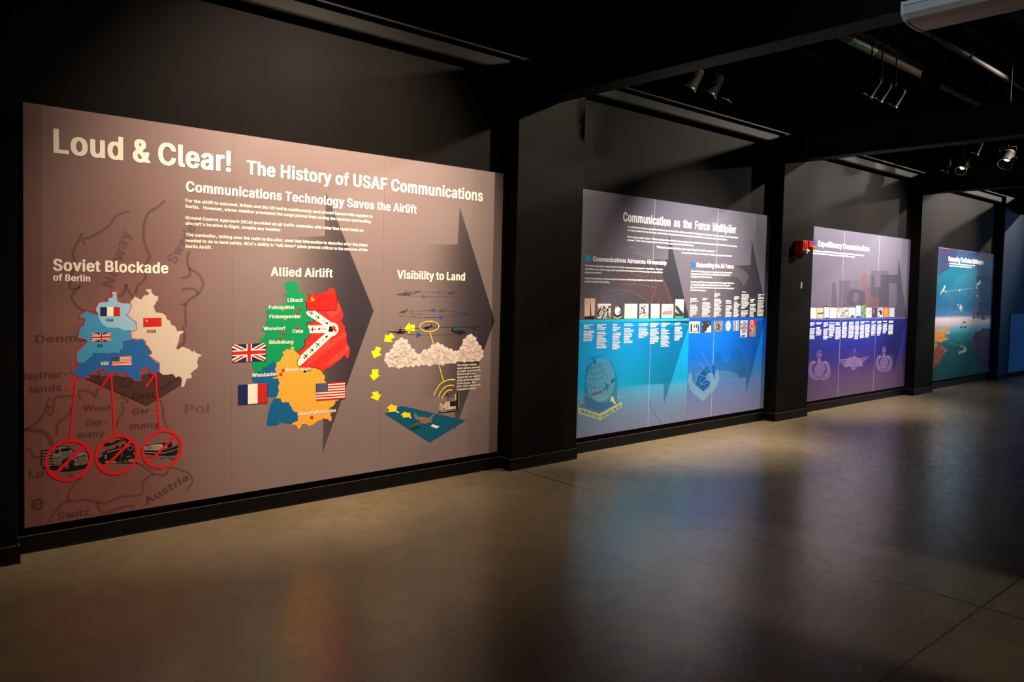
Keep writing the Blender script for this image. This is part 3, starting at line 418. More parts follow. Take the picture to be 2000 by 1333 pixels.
('P','cream',9,(0,((1212,1457.7),(1248.7,1457.9),(1248.7,1401.9),(1211.9,1402.3)))),
('P','flag_red',9,(0,((1248.7,1457.9),(1285.5,1458.1),(1285.5,1401.5),(1248.7,1401.9))))],
'berlin_map/flag#2':[('P','navy',9,(0,((1126.6,1299.7),(1235.5,1300),(1235.5,1244.9),(1126.5,1244.8)))),
('P','cream',10,(0,((1126.6,1299.7),(1137.5,1299.7),(1235.5,1254.8),(1235.5,1244.9),(1224.6,1244.9),(1126.6,1289.8)))),
('P','cream',10,(0,((1235.5,1300),(1224.6,1300),(1126.5,1254.7),(1126.5,1244.8),(1137.4,1244.8),(1235.5,1290.1)))),
('P','flag_red',11,(0,((1126.6,1299.7),(1130.4,1299.7),(1235.5,1248.8),(1235.5,1244.9),(1231.7,1244.9),(1126.6,1295.8)))),
('P','flag_red',11,(0,((1235.5,1300),(1231.7,1300),(1126.5,1248.6),(1126.5,1244.8),(1130.3,1244.8),(1235.5,1296.2)))),
('P','cream',12,(0,((1172.3,1299.8),(1189.8,1299.9),(1189.7,1244.9),(1172.3,1244.8)))),
('P','cream',12,(0,((1126.5,1281),(1235.5,1281.3),(1235.5,1263.6),(1126.5,1263.4)))),
('P','flag_red',13,(0,((1175.6,1299.8),(1186.5,1299.9),(1186.4,1244.9),(1175.5,1244.8)))),
('P','flag_red',13,(0,((1126.5,1277.7),(1235.5,1278),(1235.5,1267),(1126.5,1266.7))))],
'berlin_map/flag#3':[('P','soviet_red',9,(0,((1421.8,1388.7),(1531.3,1388.4),(1531.5,1332.3),(1421.8,1330.9)))),
('P','gold',10,(0,((1438.2,1375.7),(1441,1376.1),(1443.8,1375.2),(1445.9,1373.4),(1447.1,1371),(1447,1368.3),(1445.8,1365.8),(1443.6,1364),(1440.9,1363.3),(1439.4,1365.1),(1441.4,1365.6),(1443,1366.9),(1443.9,1368.7),(1443.9,1370.6),(1443.1,1372.4),(1441.5,1373.7),(1439.6,1374.3),(1437.5,1374.1)))),
('P','gold',10,(0,((1434.4,1372.5),(1437.1,1374.8),(1447.5,1364.5),(1445.3,1362.8)))),
('P','gold',10,(0,((1432.7,1373.1),(1438.2,1377.7),(1439.8,1376),(1434.4,1370.8)))),
('P','gold',10,(0,((1433.3,1363.3),(1437.1,1366.8),(1439.3,1365.1),(1435.5,1362.2)))),
('P','gold',10,(0,((1439.8,1383.8),(1440.4,1382.4),(1441.9,1382.4),(1440.7,1381.5),(1441.1,1380.1),(1439.8,1380.9),(1438.6,1380.1),(1439,1381.5),(1437.8,1382.4),(1439.3,1382.4))))],
'berlin_map/flag#4':[('P','cream',9,(0,((1240.6,1150.6),(1352.5,1149.7),(1352.5,1089.5),(1240.5,1090.5)))),
('P','flag_red',10,(0,((1240.6,1150.6),(1352.5,1149.7),(1352.5,1145.1),(1240.6,1146)))),
('P','flag_red',10,(0,((1240.6,1141.4),(1352.5,1140.5),(1352.5,1135.8),(1240.6,1136.8)))),
('P','flag_red',10,(0,((1240.6,1132.1),(1352.5,1131.2),(1352.5,1126.6),(1240.6,1127.5)))),
('P','flag_red',10,(0,((1240.6,1122.9),(1352.5,1121.9),(1352.5,1117.3),(1240.6,1118.3)))),
('P','flag_red',10,(0,((1240.6,1113.6),(1352.5,1112.7),(1352.5,1108),(1240.6,1109)))),
('P','flag_red',10,(0,((1240.6,1104.4),(1352.5,1103.4),(1352.5,1098.8),(1240.6,1099.8)))),
('P','flag_red',10,(0,((1240.6,1095.2),(1352.5,1094.1),(1352.5,1089.5),(1240.5,1090.5)))),
('P','navy',11,(0,((1240.6,1150.6),(1285.3,1150.3),(1285.3,1117.9),(1240.6,1118.3)))),
('P','cream',12,(0,((1246.2,1149),(1248,1147.3),(1246.2,1145.7),(1244.4,1147.4)))),
('P','cream',12,(0,((1257.4,1148.9),(1259.2,1147.2),(1257.4,1145.6),(1255.6,1147.3)))),
('P','cream',12,(0,((1268.6,1148.8),(1270.3,1147.1),(1268.6,1145.5),(1266.8,1147.2)))),
('P','cream',12,(0,((1279.7,1148.7),(1281.5,1147.1),(1279.7,1145.4),(1278,1147.1)))),
('P','cream',12,(0,((1246.2,1142.5),(1248,1140.9),(1246.2,1139.2),(1244.4,1140.9)))),
('P','cream',12,(0,((1257.4,1142.4),(1259.2,1140.8),(1257.4,1139.1),(1255.6,1140.8)))),
('P','cream',12,(0,((1268.6,1142.3),(1270.3,1140.7),(1268.6,1139.1),(1266.8,1140.7)))),
('P','cream',12,(0,((1279.7,1142.2),(1281.5,1140.6),(1279.7,1139),(1278,1140.6)))),
('P','cream',12,(0,((1246.2,1136),(1248,1134.4),(1246.2,1132.8),(1244.4,1134.4)))),
('P','cream',12,(0,((1257.4,1135.9),(1259.2,1134.3),(1257.4,1132.7),(1255.6,1134.3)))),
('P','cream',12,(0,((1268.6,1135.8),(1270.3,1134.2),(1268.6,1132.6),(1266.8,1134.2)))),
('P','cream',12,(0,((1279.7,1135.8),(1281.5,1134.1),(1279.7,1132.5),(1278,1134.1)))),
('P','cream',12,(0,((1246.2,1129.6),(1248,1127.9),(1246.2,1126.3),(1244.4,1127.9)))),
('P','cream',12,(0,((1257.4,1129.5),(1259.2,1127.8),(1257.4,1126.2),(1255.6,1127.8)))),
('P','cream',12,(0,((1268.6,1129.4),(1270.3,1127.7),(1268.5,1126.1),(1266.8,1127.8)))),
('P','cream',12,(0,((1279.7,1129.3),(1281.5,1127.6),(1279.7,1126),(1278,1127.7)))),
('P','cream',12,(0,((1246.2,1123.1),(1248,1121.4),(1246.2,1119.8),(1244.4,1121.5)))),
('P','cream',12,(0,((1257.4,1123),(1259.1,1121.3),(1257.4,1119.7),(1255.6,1121.4)))),
('P','cream',12,(0,((1268.5,1122.9),(1270.3,1121.2),(1268.5,1119.6),(1266.8,1121.3)))),
('P','cream',12,(0,((1279.7,1122.8),(1281.5,1121.2),(1279.7,1119.5),(1277.9,1121.2))))],
'berlin_map/zone_name#1':[('T','navy',8,('FRA',1208.3,1367.6,1248.2,1366.9,18.5))],
'berlin_map/zone_name#2':[('T','navy',8,('GB',1158.4,1210.6,1185.9,1209.6,19))],
'berlin_map/zone_name#3':[('T','dark_red',8,('USSR',1442.6,1293.8,1497.3,1292.5,18.5))],
'berlin_map/zone_name#4':[('T','cream',8,('USA',1178.9,1100.9,1221.9,1098.6,20.5))],
'no_entry_sign#1/pointer':[('S','sign_red',8,(10,0,0,((1043,1040),(1011,651)))),
('P','sign_red',8,(0,((1046.3,1033.2),(1008,972.7),(1013.4,969.3),(991.3,954.6),(995,980.9),(1000.5,977.5),(1038.8,1037.9))))],
'no_entry_sign#2/pointer':[('S','sign_red',8,(10.3,0,0,((1236,1043),(1259,650)))),
('P','sign_red',8,(0,((1237.6,1039.5),(1186.4,963.3),(1191.9,959.6),(1168.7,945.2),(1173.3,972.1),(1178.8,968.4),(1230,1044.5))))],
'no_entry_sign#3/pointer':[('S','sign_red',8,(10.7,0,0,((1496,1031),(1523,653)))),
('P','sign_red',8,(0,((1497.7,1025.6),(1452.2,956.9),(1457.9,953.1),(1434,938),(1438.6,965.9),(1444.3,962.1),(1489.8,1030.8))))],
'no_entry_sign#1/truck':[('P','ink_black',4,(0,((860,608),(901,611),(921,613),(935,621),(957,626),(1002,616),(1022,597),(1029,583),(1091,575),(1112,549),(1123,507),(1123,477),(1082,467),(1025,462),(973,466),(912,488),(860,499),(874,507),(857,525)))),
('P','ink_grey',5,(0,((924,608),(957,621),(999,611),(1019,592),(1025,579),(1091,571),(1107,550),(1109,509),(1100,497),(1042,494),(1032,500),(1029,527),(1022,540),(994,545),(968,536),(959,501),(922,514),(919,562)))),
('P','ink_grey',5,(0,((864,600),(896,602),(918,599),(918,592),(896,594),(864,593)))),
('P','ink_grey',5,(0,((864,584),(896,586),(918,583),(918,576),(896,578),(864,577)))),
('P','ink_grey',5,(0,((864,568),(896,568),(918,565),(918,558),(896,560),(864,560)))),
('P','ink_grey',5,(0,((864,550),(896,549),(918,546),(918,539),(896,541),(864,543)))),
('P','ink_grey',5,(0,((864,537),(896,534),(918,531),(918,524),(896,527),(864,530)))),
('P','ink_grey',5,(0,((864,524),(896,520),(918,517),(918,510),(896,512),(864,517)))),
('P','ink_black',6,(0,((929,602),(950,609),(956,583),(930,579)))),
('P','ink_black',6,(0,((960,607),(997,608),(1012,602),(1008,587),(979,588),(963,587)))),
('S','ink_black',6,(2.9,0,0,((922,561),(960,559)))),
('S','ink_black',6,(2.9,0,0,((922,553),(960,550)))),
('S','ink_black',6,(2.9,0,0,((922,544),(960,541)))),
('S','ink_black',6,(2.9,0,0,((922,535),(960,532)))),
('S','ink_black',6,(2.9,0,0,((922,526),(960,524)))),
('S','ink_black',6,(2.9,0,0,((922,518),(960,515)))),
('S','ink_black',6,(2.9,0,0,((922,509),(959,506)))),
('S','ink_black',6,(2.6,0,0,((963,579),(996,577),(1031,579)))),
('S','ink_black',6,(2.6,0,0,((963,570),(996,570),(1031,572)))),
('S','ink_black',6,(2.6,0,0,((962,562),(996,562),(1031,564)))),
('S','ink_black',6,(2.6,0,0,((962,553),(996,554),(1031,556)))),
('S','ink_black',6,(2.6,0,0,((962,545),(996,546),(1031,548)))),
('S','ink_black',6,(2.3,0,0,((1056,537),(1103,542)))),
('S','ink_black',6,(2.3,0,0,((1056,529),(1103,535)))),
('S','ink_black',6,(2.3,0,0,((1056,522),(1103,527)))),
('S','ink_black',6,(2.3,0,0,((1056,515),(1103,520)))),
('S','ink_black',6,(2.3,0,0,((1056,508),(1103,513)))),
('S','ink_black',6,(2.3,0,0,((1056,500),(1103,505)))),
('S','ink_black',6,(3,0,0,((1025,495),(1029,527),(1048,548),(1109,546)))),
('E','ink_black',6,(1043,527,12.9,18.1,4.6)),
('E','ink_black',6,(993,499,17.6,23.5,0)),
('P','ink_black',6,(0,((1071,551),(1094,556),(1091,550),(1072,548)))),
('E','ink_grey',7,(993,499,10.8,19.6,2.6)),
('E','ink_grey',7,(993,498,4.5,7.2,0))],
'no_entry_sign#2/steam_train':[('P','ink_black',4,(0,((1161,522),(1192,555),(1213,567),(1246,572),(1262,576),(1265,590),(1280,588),(1283,575),(1296,577),(1299,597),(1311,596),(1314,580),(1330,582),(1345,597),(1364,584),(1372,542),(1378,506),(1396,508),(1374,486),(1390,463),(1390,457),(1186,485),(1165,508)))),
('P','ink_black',4,(1,((1193,599),(1210,613),(1231,609),(1253,613),(1268,625),(1292,629),(1311,630),(1333,622),(1335,604),(1323,599),(1322,615),(1292,612),(1271,606),(1243,596),(1213,590)))),
('P','ink_grey',5,(0,((1201,493),(1210,505),(1231,492),(1256,494),(1277,479),(1207,485)))),
('P','ink_grey',5,(0,((1165,532),(1190,543),(1189,537),(1166,523)))),
('P','ink_grey',5,(0,((1210,556),(1246,563),(1292,569),(1292,564),(1246,556),(1213,549)))),
('P','ink_grey',5,(0,((1201,540),(1210,543),(1210,516),(1201,513)))),
('P','ink_grey',5,(0,((1367,536),(1378,520),(1377,510),(1367,525)))),
('P','ink_grey',5,(0,((1336,492),(1367,494),(1370,473),(1336,476)))),
('E','ink_grey',5,(1347,566,16.3,17.2,4.1)),
('S','ink_grey',5,(3.1,0,0,((1295,511),(1296,531),(1308,531)))),
('S','ink_grey',5,(3.4,0,0,((1323,510),(1352,512)))),
('E','ink_grey',5,(1320,483,8.1,8.9,2.7)),
('E','ink_grey',5,(1289,484,6.2,6.8,2.4)),
('S','ink_grey',5,(1.7,0,0,((1237,478),(1262,480),(1386,463)))),
('S','ink_grey',5,(2.7,0,0,((1274,626),(1292,620),(1308,627))))],
'no_entry_sign#3/barge':[('P','ink_black',4,(0,((1429,538),(1526,523),(1586,533),(1617,541),(1631,550),(1641,531),(1636,508),(1628,484),(1586,481),(1503,498),(1431,515)))),
('P','ink_black',4,(0,((1443,574),(1550,575),(1555,571),(1597,573),(1601,543),(1595,539),(1540,533),(1433,571)))),
('S','ink_black',4,(2.3,0,0,((1447,493),(1503,483)))),
('S','ink_black',4,(2.3,0,0,((1526,475),(1555,468)))),
('S','ink_black',4,(2.3,0,0,((1562,473),(1622,462)))),
('S','ink_black',4,(2.3,0,0,((1586,459),(1615,453)))),
('P','ink_tan',5,(0,((1431,566),(1540,565),(1549,532),(1526,526),(1431,540)))),
('P','ink_tan',5,(0,((1550,542),(1569,550),(1570,540),(1550,536)))),
('S','ink_tan',5,(3.3,0,0,((1430,526),(1538,507),(1586,512),(1640,524)))),
('S','ink_tan',5,(3.5,0,0,((1445,575),(1456,577)))),
('S','ink_tan',5,(3.5,0,0,((1461,573),(1477,574)))),
('S','ink_tan',5,(3.5,0,0,((1479,571),(1493,572)))),
('S','ink_tan',5,(3.5,0,0,((1498,569),(1517,569)))),
('S','ink_tan',5,(3.5,0,0,((1520,566),(1539,566)))),
('S','ink_black',6,(2,0,0,((1435,544),(1435,562),(1443,563),(1443,545),(1435,544)))),
('S','ink_black',6,(2,0,0,((1448,543),(1448,560),(1454,561),(1454,544),(1448,543)))),
('S','ink_black',6,(2,0,0,((1456,542),(1456,559),(1462,560),(1462,543),(1456,542)))),
('S','ink_black',6,(2,0,0,((1466,540),(1466,558),(1470,559),(1470,542),(1466,540)))),
('S','ink_black',6,(2,0,0,((1477,539),(1477,556),(1491,557),(1491,539),(1477,539)))),
('S','ink_black',6,(2,0,0,((1502,536),(1502,553),(1526,552),(1526,535),(1502,536))))],
'no_entry_sign#1/ring':[('E','sign_red',9,(1004,532,126.8,128.3,18.3)),
('S','sign_red',9,(18.1,0,0,((1083,607),(926,454))))],
'no_entry_sign#2/ring':[('E','sign_red',9,(1270,531,125.8,127.8,17.7)),
('S','sign_red',9,(16.8,0,0,((1352,608),(1192,454))))],
'no_entry_sign#3/ring':[('E','sign_red',9,(1538,532,126.7,127.7,16.6)),
('S','sign_red',9,(16,0,0,((1618,610),(1457,457))))],
'germany_map/british_zone':[('P','map_green',4,(0,((2361,1631),(2382,1638),(2400,1636),(2419,1642),(2442,1643),(2459,1633),(2469,1613),(2472,1591),(2467,1569),(2495,1559),(2515,1551),(2537,1538),(2537,1493),(2532,1471),(2534,1457),(2540,1435),(2526,1417),(2541,1394),(2565,1380),(2580,1376),(2597,1364),(2585,1346),(2566,1342),(2551,1344),(2537,1333),(2534,1327),(2547,1313),(2554,1290),(2561,1263),(2557,1240),(2545,1225),(2526,1221),(2521,1205),(2526,1182),(2519,1165),(2500,1156),(2488,1143),(2467,1126),(2425,1101),(2357,1069),(2318,1052),(2284,1050),(2238,1033),(2207,1028),(2203,1010),(2201,998),(2189,997),(2175,1005),(2156,999),(2146,1015),(2139,1034),(2130,1053),(2125,1074),(2155,1125),(2150,1200),(2177,1210),(2194,1233),(2221,1258),(2225,1284),(2201,1291),(2196,1307),(2225,1328),(2231,1354),(2236,1380),(2240,1410),(2229,1414),(2231,1440),(2246,1458),(2282,1471),(2310,1466),(2346,1475),(2355,1484),(2378,1484),(2388,1493),(2376,1502),(2373,1524),(2378,1537),(2359,1541),(2357,1550),(2378,1559),(2385,1570),(2373,1590),(2366,1607)))),
('P','map_green',4,(0,((2544,1566),(2555,1572),(2569,1564),(2563,1557),(2546,1558)))),
('P','map_green_dark',4,(0,((2201,1447),(2210,1450),(2210,1443)))),
('P','map_green_dark',4,(0,((2215,1456),(2230,1462),(2228,1453))))],
'germany_map/american_zone':[('P','map_orange',5,(0,((2380,1154),(2396,1151),(2415,1149),(2415,1164),(2426,1173),(2443,1168),(2436,1150),(2443,1136),(2462,1133),(2466,1126),(2489,1111),(2485,1087),(2469,1073),(2465,1040),(2485,1022),(2503,1014),(2576,1000),(2591,1014),(2623,1003),(2649,991),(2668,963),(2684,945),(2690,930),(2679,916),(2690,901),(2709,875),(2764,801),(2809,753),(2795,747),(2776,748),(2773,726),(2755,708),(2733,700),(2722,689),(2736,675),(2742,655),(2734,640),(2748,629),(2743,597),(2726,602),(2715,618),(2697,617),(2675,626),(2664,615),(2638,611),(2612,596),(2591,584),(2560,580),(2541,596),(2508,597),(2503,581),(2485,563),(2472,577),(2467,594),(2444,602),(2424,601),(2432,612),(2477,627),(2476,690),(2448,695),(2431,715),(2425,737),(2413,743),(2410,765),(2385,772),(2358,769),(2345,787),(2343,802),(2323,801),(2303,806),(2318,822),(2330,859),(2322,888),(2334,911),(2327,930),(2321,949),(2283,947),(2280,956),(2321,968),(2299,1004),(2299,1021),(2308,1039),(2308,1051),(2315,1064),(2335,1068),(2347,1093),(2364,1114),(2354,1121),(2356,1135),(2381,1148)))),
('P','map_orange',5,(0,((2342,1442),(2360,1440),(2351,1426)))),
('P','map_orange',5,(0,((2354,1376),(2382,1376),(2377,1365),(2361,1369))))],
'germany_map/french_zone':[('P','map_french',5,(0,((2284,1073),(2299,1058),(2307,1044),(2308,1030),(2299,1021),(2299,1004),(2321,977),(2321,963),(2280,954),(2285,946),(2321,949),(2327,930),(2334,911),(2322,888),(2330,859),(2318,822),(2308,811),(2272,817),(2248,823),(2233,843),(2223,909),(2175,926),(2145,928),(2135,943),(2130,966),(2156,999),(2175,1005),(2201,998),(2205,1026),(2238,1033),(2246,1045),(2269,1055)))),
('P','map_french',5,(0,((2301,805),(2343,802),(2345,787),(2358,769),(2385,772),(2410,765),(2413,743),(2425,737),(2431,715),(2448,695),(2474,687),(2477,627),(2444,621),(2424,606),(2401,616),(2377,618),(2352,628),(2337,629),(2332,616),(2317,613),(2298,608),(2278,612),(2264,607),(2240,618),(2247,665),(2249,697),(2260,738),(2272,770),(2286,797))))],
'germany_map/soviet_zone':[('P','map_red',5,(0,((2537,1489),(2538,1554),(2654,1555),(2671,1571),(2701,1569),(2706,1590),(2731,1602),(2756,1588),(2759,1563),(2767,1554),(2778,1512),(2793,1489),(2807,1461),(2823,1429),(2831,1391),(2826,1368),(2811,1354),(2827,1331),(2850,1302),(2845,1284),(2864,1246),(2860,1208),(2871,1170),(2887,1151),(2892,1113),(2894,1133),(2889,1103),(2879,1066),(2862,1069),(2853,1087),(2840,1090),(2834,1076),(2810,1057),(2788,1045),(2772,1041),(2769,1027),(2745,1018),(2718,1002),(2702,1001),(2676,983),(2668,963),(2652,981),(2649,991),(2623,1003),(2591,1014),(2576,1000),(2573,988),(2563,987),(2550,990),(2537,988),(2529,977),(2519,984),(2503,1014),(2485,1022),(2465,1040),(2469,1073),(2485,1087),(2489,1111),(2462,1133),(2488,1143),(2500,1156),(2519,1165),(2526,1182),(2521,1205),(2526,1221),(2545,1225),(2557,1240),(2561,1263),(2554,1290),(2547,1313),(2534,1327),(2537,1333),(2551,1344),(2566,1342),(2585,1346),(2597,1364),(2580,1376),(2565,1380),(2541,1394),(2526,1417),(2540,1435),(2534,1457)))),
('P','map_red_light',6,(0,((2646,1183),(2782,1229),(2853,1269),(2858,1241),(2569,1040),(2521,1020)))),
('P','map_red_light',6,(0,((2743,1072),(2871,1170),(2889,1137),(2887,1128),(2754,1031),(2678,1025)))),
('P','map_red_light',6,(0,((2688,1411),(2739,1369),(2815,1429),(2793,1484),(2743,1447))))],
'germany_map/zone_border':[('S','black',6,(5,0,0,((2534,1484),(2532,1471),(2534,1457),(2540,1435),(2526,1417),(2541,1394),(2565,1380),(2580,1376),(2597,1364),(2585,1346),(2566,1342),(2551,1344),(2537,1333),(2534,1327),(2547,1313),(2554,1290),(2561,1263),(2557,1240),(2545,1225),(2526,1221),(2521,1205),(2526,1182),(2519,1165),(2500,1156),(2488,1143),(2462,1133),(2466,1126),(2489,1111),(2485,1087),(2469,1073),(2465,1040),(2485,1022),(2503,1014),(2519,984),(2529,977),(2537,988),(2563,987),(2573,988),(2576,1000),(2591,1014),(2623,1003),(2649,991))))],
'germany_map/air_corridor':[('P','paper',7,(0,((2528,1417),(2539,1428),(2596,1432),(2734,1342),(2765,1336),(2788,1315),(2795,1289),(2786,1262),(2766,1245),(2741,1237),(2636,1150),(2485,1025),(2467,1041),(2472,1072),(2487,1086),(2492,1108),(2490,1103),(2690,1265),(2559,1265),(2556,1290),(2546,1315),(2541,1322),(2669,1322),(2595,1366),(2555,1387),(2536,1401)))),
('P','ink_black',8,(0,((2591.9,1402.2),(2587.7,1401.9),(2576.7,1407.2),(2558.2,1394.5),(2555.4,1396),(2569.9,1410.8),(2558.2,1417.8),(2550.2,1414.1),(2547.8,1415.4),(2554,1422.3),(2556.3,1431.3),(2558.6,1430.1),(2560.1,1421.3),(2572.4,1415.6),(2576.6,1435.9),(2579.4,1434.4),(2579.2,1412),(2589.8,1405.8)))),
('P','ink_black',8,(0,((2644.9,1369.8),(2640.6,1369.5),(2629.6,1374.9),(2610.9,1362.2),(2608.1,1363.6),(2622.7,1378.5),(2611,1385.6),(2602.9,1381.9),(2600.5,1383.2),(2606.7,1390.1),(2609,1399.2),(2611.4,1398),(2612.9,1389.2),(2625.3,1383.4),(2629.5,1403.8),(2632.3,1402.3),(2632.1,1379.7),(2642.8,1373.6)))),
('P','ink_black',8,(0,((2560.5,1294),(2564.1,1296.3),(2576.4,1296.7),(2586.8,1316.7),(2590,1316.7),(2584.1,1296.7),(2597.7,1296),(2603.1,1303.1),(2605.8,1303.1),(2603.6,1294),(2605.8,1284.9),(2603.1,1284.9),(2597.7,1291.9),(2584.1,1291.3),(2590,1271.3),(2586.8,1271.3),(2576.4,1291.3),(2564.1,1291.7)))),
('P','ink_black',8,(0,((2641.7,1195.1),(2640.9,1190.8),(2633,1181.3),(2640.9,1160.1),(2638.8,1157.7),(2627.8,1175.6),(2618.2,1165.9),(2619.7,1157),(2617.9,1155),(2612.7,1162.8),(2604.3,1167.2),(2606.2,1169.3),(2615.1,1168.6),(2623.8,1179.2),(2604.9,1188.3),(2607,1190.7),(2629,1185),(2637.5,1193.9)))),
('P','ink_black',8,(0,((2595.4,1155.3),(2594.7,1151),(2586.8,1141.6),(2594.7,1120.5),(2592.5,1118.1),(2581.6,1135.9),(2572,1126.2),(2573.6,1117.4),(2571.7,1115.4),(2566.5,1123.2),(2558.2,1127.6),(2560.1,1129.6),(2568.9,1128.9),(2577.6,1139.5),(2558.7,1148.5),(2560.9,1150.9),(2582.7,1145.3),(2591.3,1154.1)))),
('P','ink_black',8,(0,((2547.2,1114.1),(2546.5,1109.9),(2538.6,1100.6),(2546.4,1079.5),(2544.3,1077.2),(2533.5,1094.9),(2523.9,1085.2),(2525.5,1076.5),(2523.7,1074.5),(2518.4,1082.2),(2510.2,1086.6),(2512,1088.6),(2520.9,1087.9),(2529.4,1098.5),(2510.7,1107.4),(2512.8,1109.8),(2534.6,1104.2),(2543.1,1113)))),
('P','ink_black',8,(0,((2657.2,1363.5),(2693.4,1340.8),(2697.9,1348),(2711.8,1327.1),(2687,1330.6),(2691.4,1337.7),(2655.3,1360.4)))),
('P','ink_black',8,(0,((2690.6,1291.7),(2641.6,1292.1),(2641.6,1284.6),(2621,1294.1),(2641.7,1303.2),(2641.7,1295.8),(2690.6,1295.4)))),
('P','ink_black',8,(0,((2653.7,1202.3),(2690.5,1232.9),(2685.1,1239.5),(2709.3,1246.2),(2698.3,1223.6),(2692.9,1230.1),(2656,1199.5)))),
('P','ink_black',8,(0,((2713,1273),(2710,1287),(2717,1296),(2715,1305),(2725,1316),(2737,1311),(2740,1298),(2750,1286),(2748,1272),(2730,1270)))),
('P','map_red',8,(0,((2740,1309),(2752,1320),(2770,1304),(2768,1295),(2781,1280),(2773,1269),(2758,1276),(2743,1295)))),
('P','ink_black',8,(0,((2545.7,1115.2),(2544.9,1110.9),(2537,1101.4),(2544.9,1080.2),(2542.8,1077.8),(2531.8,1095.7),(2522.2,1086),(2523.8,1077.1),(2521.9,1075.1),(2516.7,1082.9),(2508.4,1087.3),(2510.2,1089.4),(2519.1,1088.7),(2527.8,1099.3),(2508.9,1108.4),(2511,1110.7),(2533,1105.1),(2541.5,1114))))],
'germany_map/flag#1':[('P','shadow',7,(0,((1994.5,1196.3),(2233.9,1199.1),(2235,1072.4),(1995.3,1072.5)))),
('P','navy',8,(0,((1989.8,1199.9),(2226.7,1202.7),(2227.8,1078.6),(1990.6,1078.6)))),
('P','cream',9,(0,((1989.8,1199.9),(2013.5,1200.2),(2227.6,1101),(2227.8,1078.6),(2204.1,1078.6),(1989.9,1178.1)))),
('P','cream',9,(0,((2226.7,1202.7),(2203,1202.4),(1990.4,1100.4),(1990.6,1078.6),(2014.3,1078.6),(2226.9,1180.4)))),
('P','flag_red',10,(0,((1989.8,1199.9),(1998.1,1200),(2227.7,1087.3),(2227.8,1078.6),(2219.5,1078.6),(1989.8,1191.4)))),
('P','flag_red',10,(0,((2226.7,1202.7),(2218.4,1202.6),(1990.5,1087.1),(1990.6,1078.6),(1998.9,1078.6),(2226.8,1194)))),
('P','cream',11,(0,((2089.3,1201.1),(2127.2,1201.5),(2128.2,1078.6),(2090.2,1078.6)))),
('P','cream',11,(0,((1990,1158.7),(2227.1,1160.5),(2227.4,1120.8),(1990.3,1119.8)))),
('P','flag_red',12,(0,((2096.4,1201.2),(2120.1,1201.5),(2121.1,1078.6),(2097.3,1078.6)))),
('P','flag_red',12,(0,((1990.1,1151.4),(2227.2,1153.1),(2227.4,1128.3),(1990.2,1127.1))))],
'germany_map/flag#2':[('P','shadow',7,(0,((2037.4,914.7),(2246,914),(2247.3,771.2),(2038.4,774.7)))),
('P','navy',8,(0,((2033.3,918.8),(2102.1,918.6),(2103.2,780.5),(2034.2,781.6)))),
('P','cream',8,(0,((2102.1,918.6),(2170.9,918.4),(2172.1,779.4),(2103.2,780.5)))),
('P','flag_red',8,(0,((2170.9,918.4),(2239.8,918.2),(2241,778.3),(2172.1,779.4))))],
'germany_map/flag#3':[('P','shadow',7,(0,((2619.1,886.6),(2862.3,884.8),(2864.3,751.6),(2620.8,757.1)))),
('P','cream',8,(0,((2614.3,890.4),(2855,888.8),(2857,758.3),(2615.9,763.5)))),
('P','flag_red',9,(0,((2614.3,890.4),(2855,888.8),(2855.2,878.8),(2614.4,880.7)))),
('P','flag_red',9,(0,((2614.5,870.9),(2855.3,868.7),(2855.5,858.7),(2614.6,861.1)))),
('P','flag_red',9,(0,((2614.8,851.4),(2855.6,848.6),(2855.8,838.6),(2614.9,841.6)))),
('P','flag_red',9,(0,((2615,831.9),(2855.9,828.6),(2856.1,818.5),(2615.1,822.1)))),
('P','flag_red',9,(0,((2615.2,812.3),(2856.2,808.5),(2856.4,798.5),(2615.4,802.6)))),
('P','flag_red',9,(0,((2615.5,792.8),(2856.5,788.4),(2856.7,778.4),(2615.6,783.1)))),
('P','flag_red',9,(0,((2615.7,773.3),(2856.8,768.3),(2857,758.3),(2615.9,763.5)))),
('P','navy',10,(0,((2614.3,890.4),(2710.6,889.8),(2711.5,820.7),(2615.1,822.1)))),
('P','cream',11,(0,((2622.3,888.9),(2625,886.5),(2622.4,884.2),(2619.7,886.6)))),
('P','cream',11,(0,((2638.4,888.8),(2641,886.4),(2638.4,884.1),(2635.7,886.5)))),
('P','cream',11,(0,((2654.4,888.7),(2657.1,886.3),(2654.5,884),(2651.8,886.4)))),
('P','cream',11,(0,((2670.5,888.6),(2673.1,886.2),(2670.5,883.8),(2667.8,886.2)))),
('P','cream',11,(0,((2686.5,888.5),(2689.2,886.1),(2686.6,883.7),(2683.9,886.1)))),
('P','cream',11,(0,((2702.6,888.4),(2705.2,886),(2702.6,883.6),(2699.9,886)))),
('P','cream',11,(0,((2630.4,881.3),(2633.1,878.9),(2630.5,876.5),(2627.8,878.9)))),
('P','cream',11,(0,((2646.5,881.2),(2649.2,878.8),(2646.5,876.4),(2643.9,878.8)))),
('P','cream',11,(0,((2662.5,881),(2665.2,878.6),(2662.6,876.3),(2659.9,878.7)))),
('P','cream',11,(0,((2678.6,880.9),(2681.3,878.5),(2678.6,876.1),(2676,878.5)))),
('P','cream',11,(0,((2694.6,880.8),(2697.3,878.4),(2694.7,876),(2692,878.4)))),
('P','cream',11,(0,((2622.5,873.7),(2625.2,871.3),(2622.6,869),(2619.9,871.4)))),
('P','cream',11,(0,((2638.6,873.6),(2641.2,871.2),(2638.6,868.8),(2635.9,871.2)))),
('P','cream',11,(0,((2654.6,873.5),(2657.3,871.1),(2654.7,868.7),(2652,871.1)))),
('P','cream',11,(0,((2670.7,873.3),(2673.3,870.9),(2670.7,868.5),(2668,871)))),
('P','cream',11,(0,((2686.7,873.2),(2689.4,870.8),(2686.8,868.4),(2684.1,870.8)))),
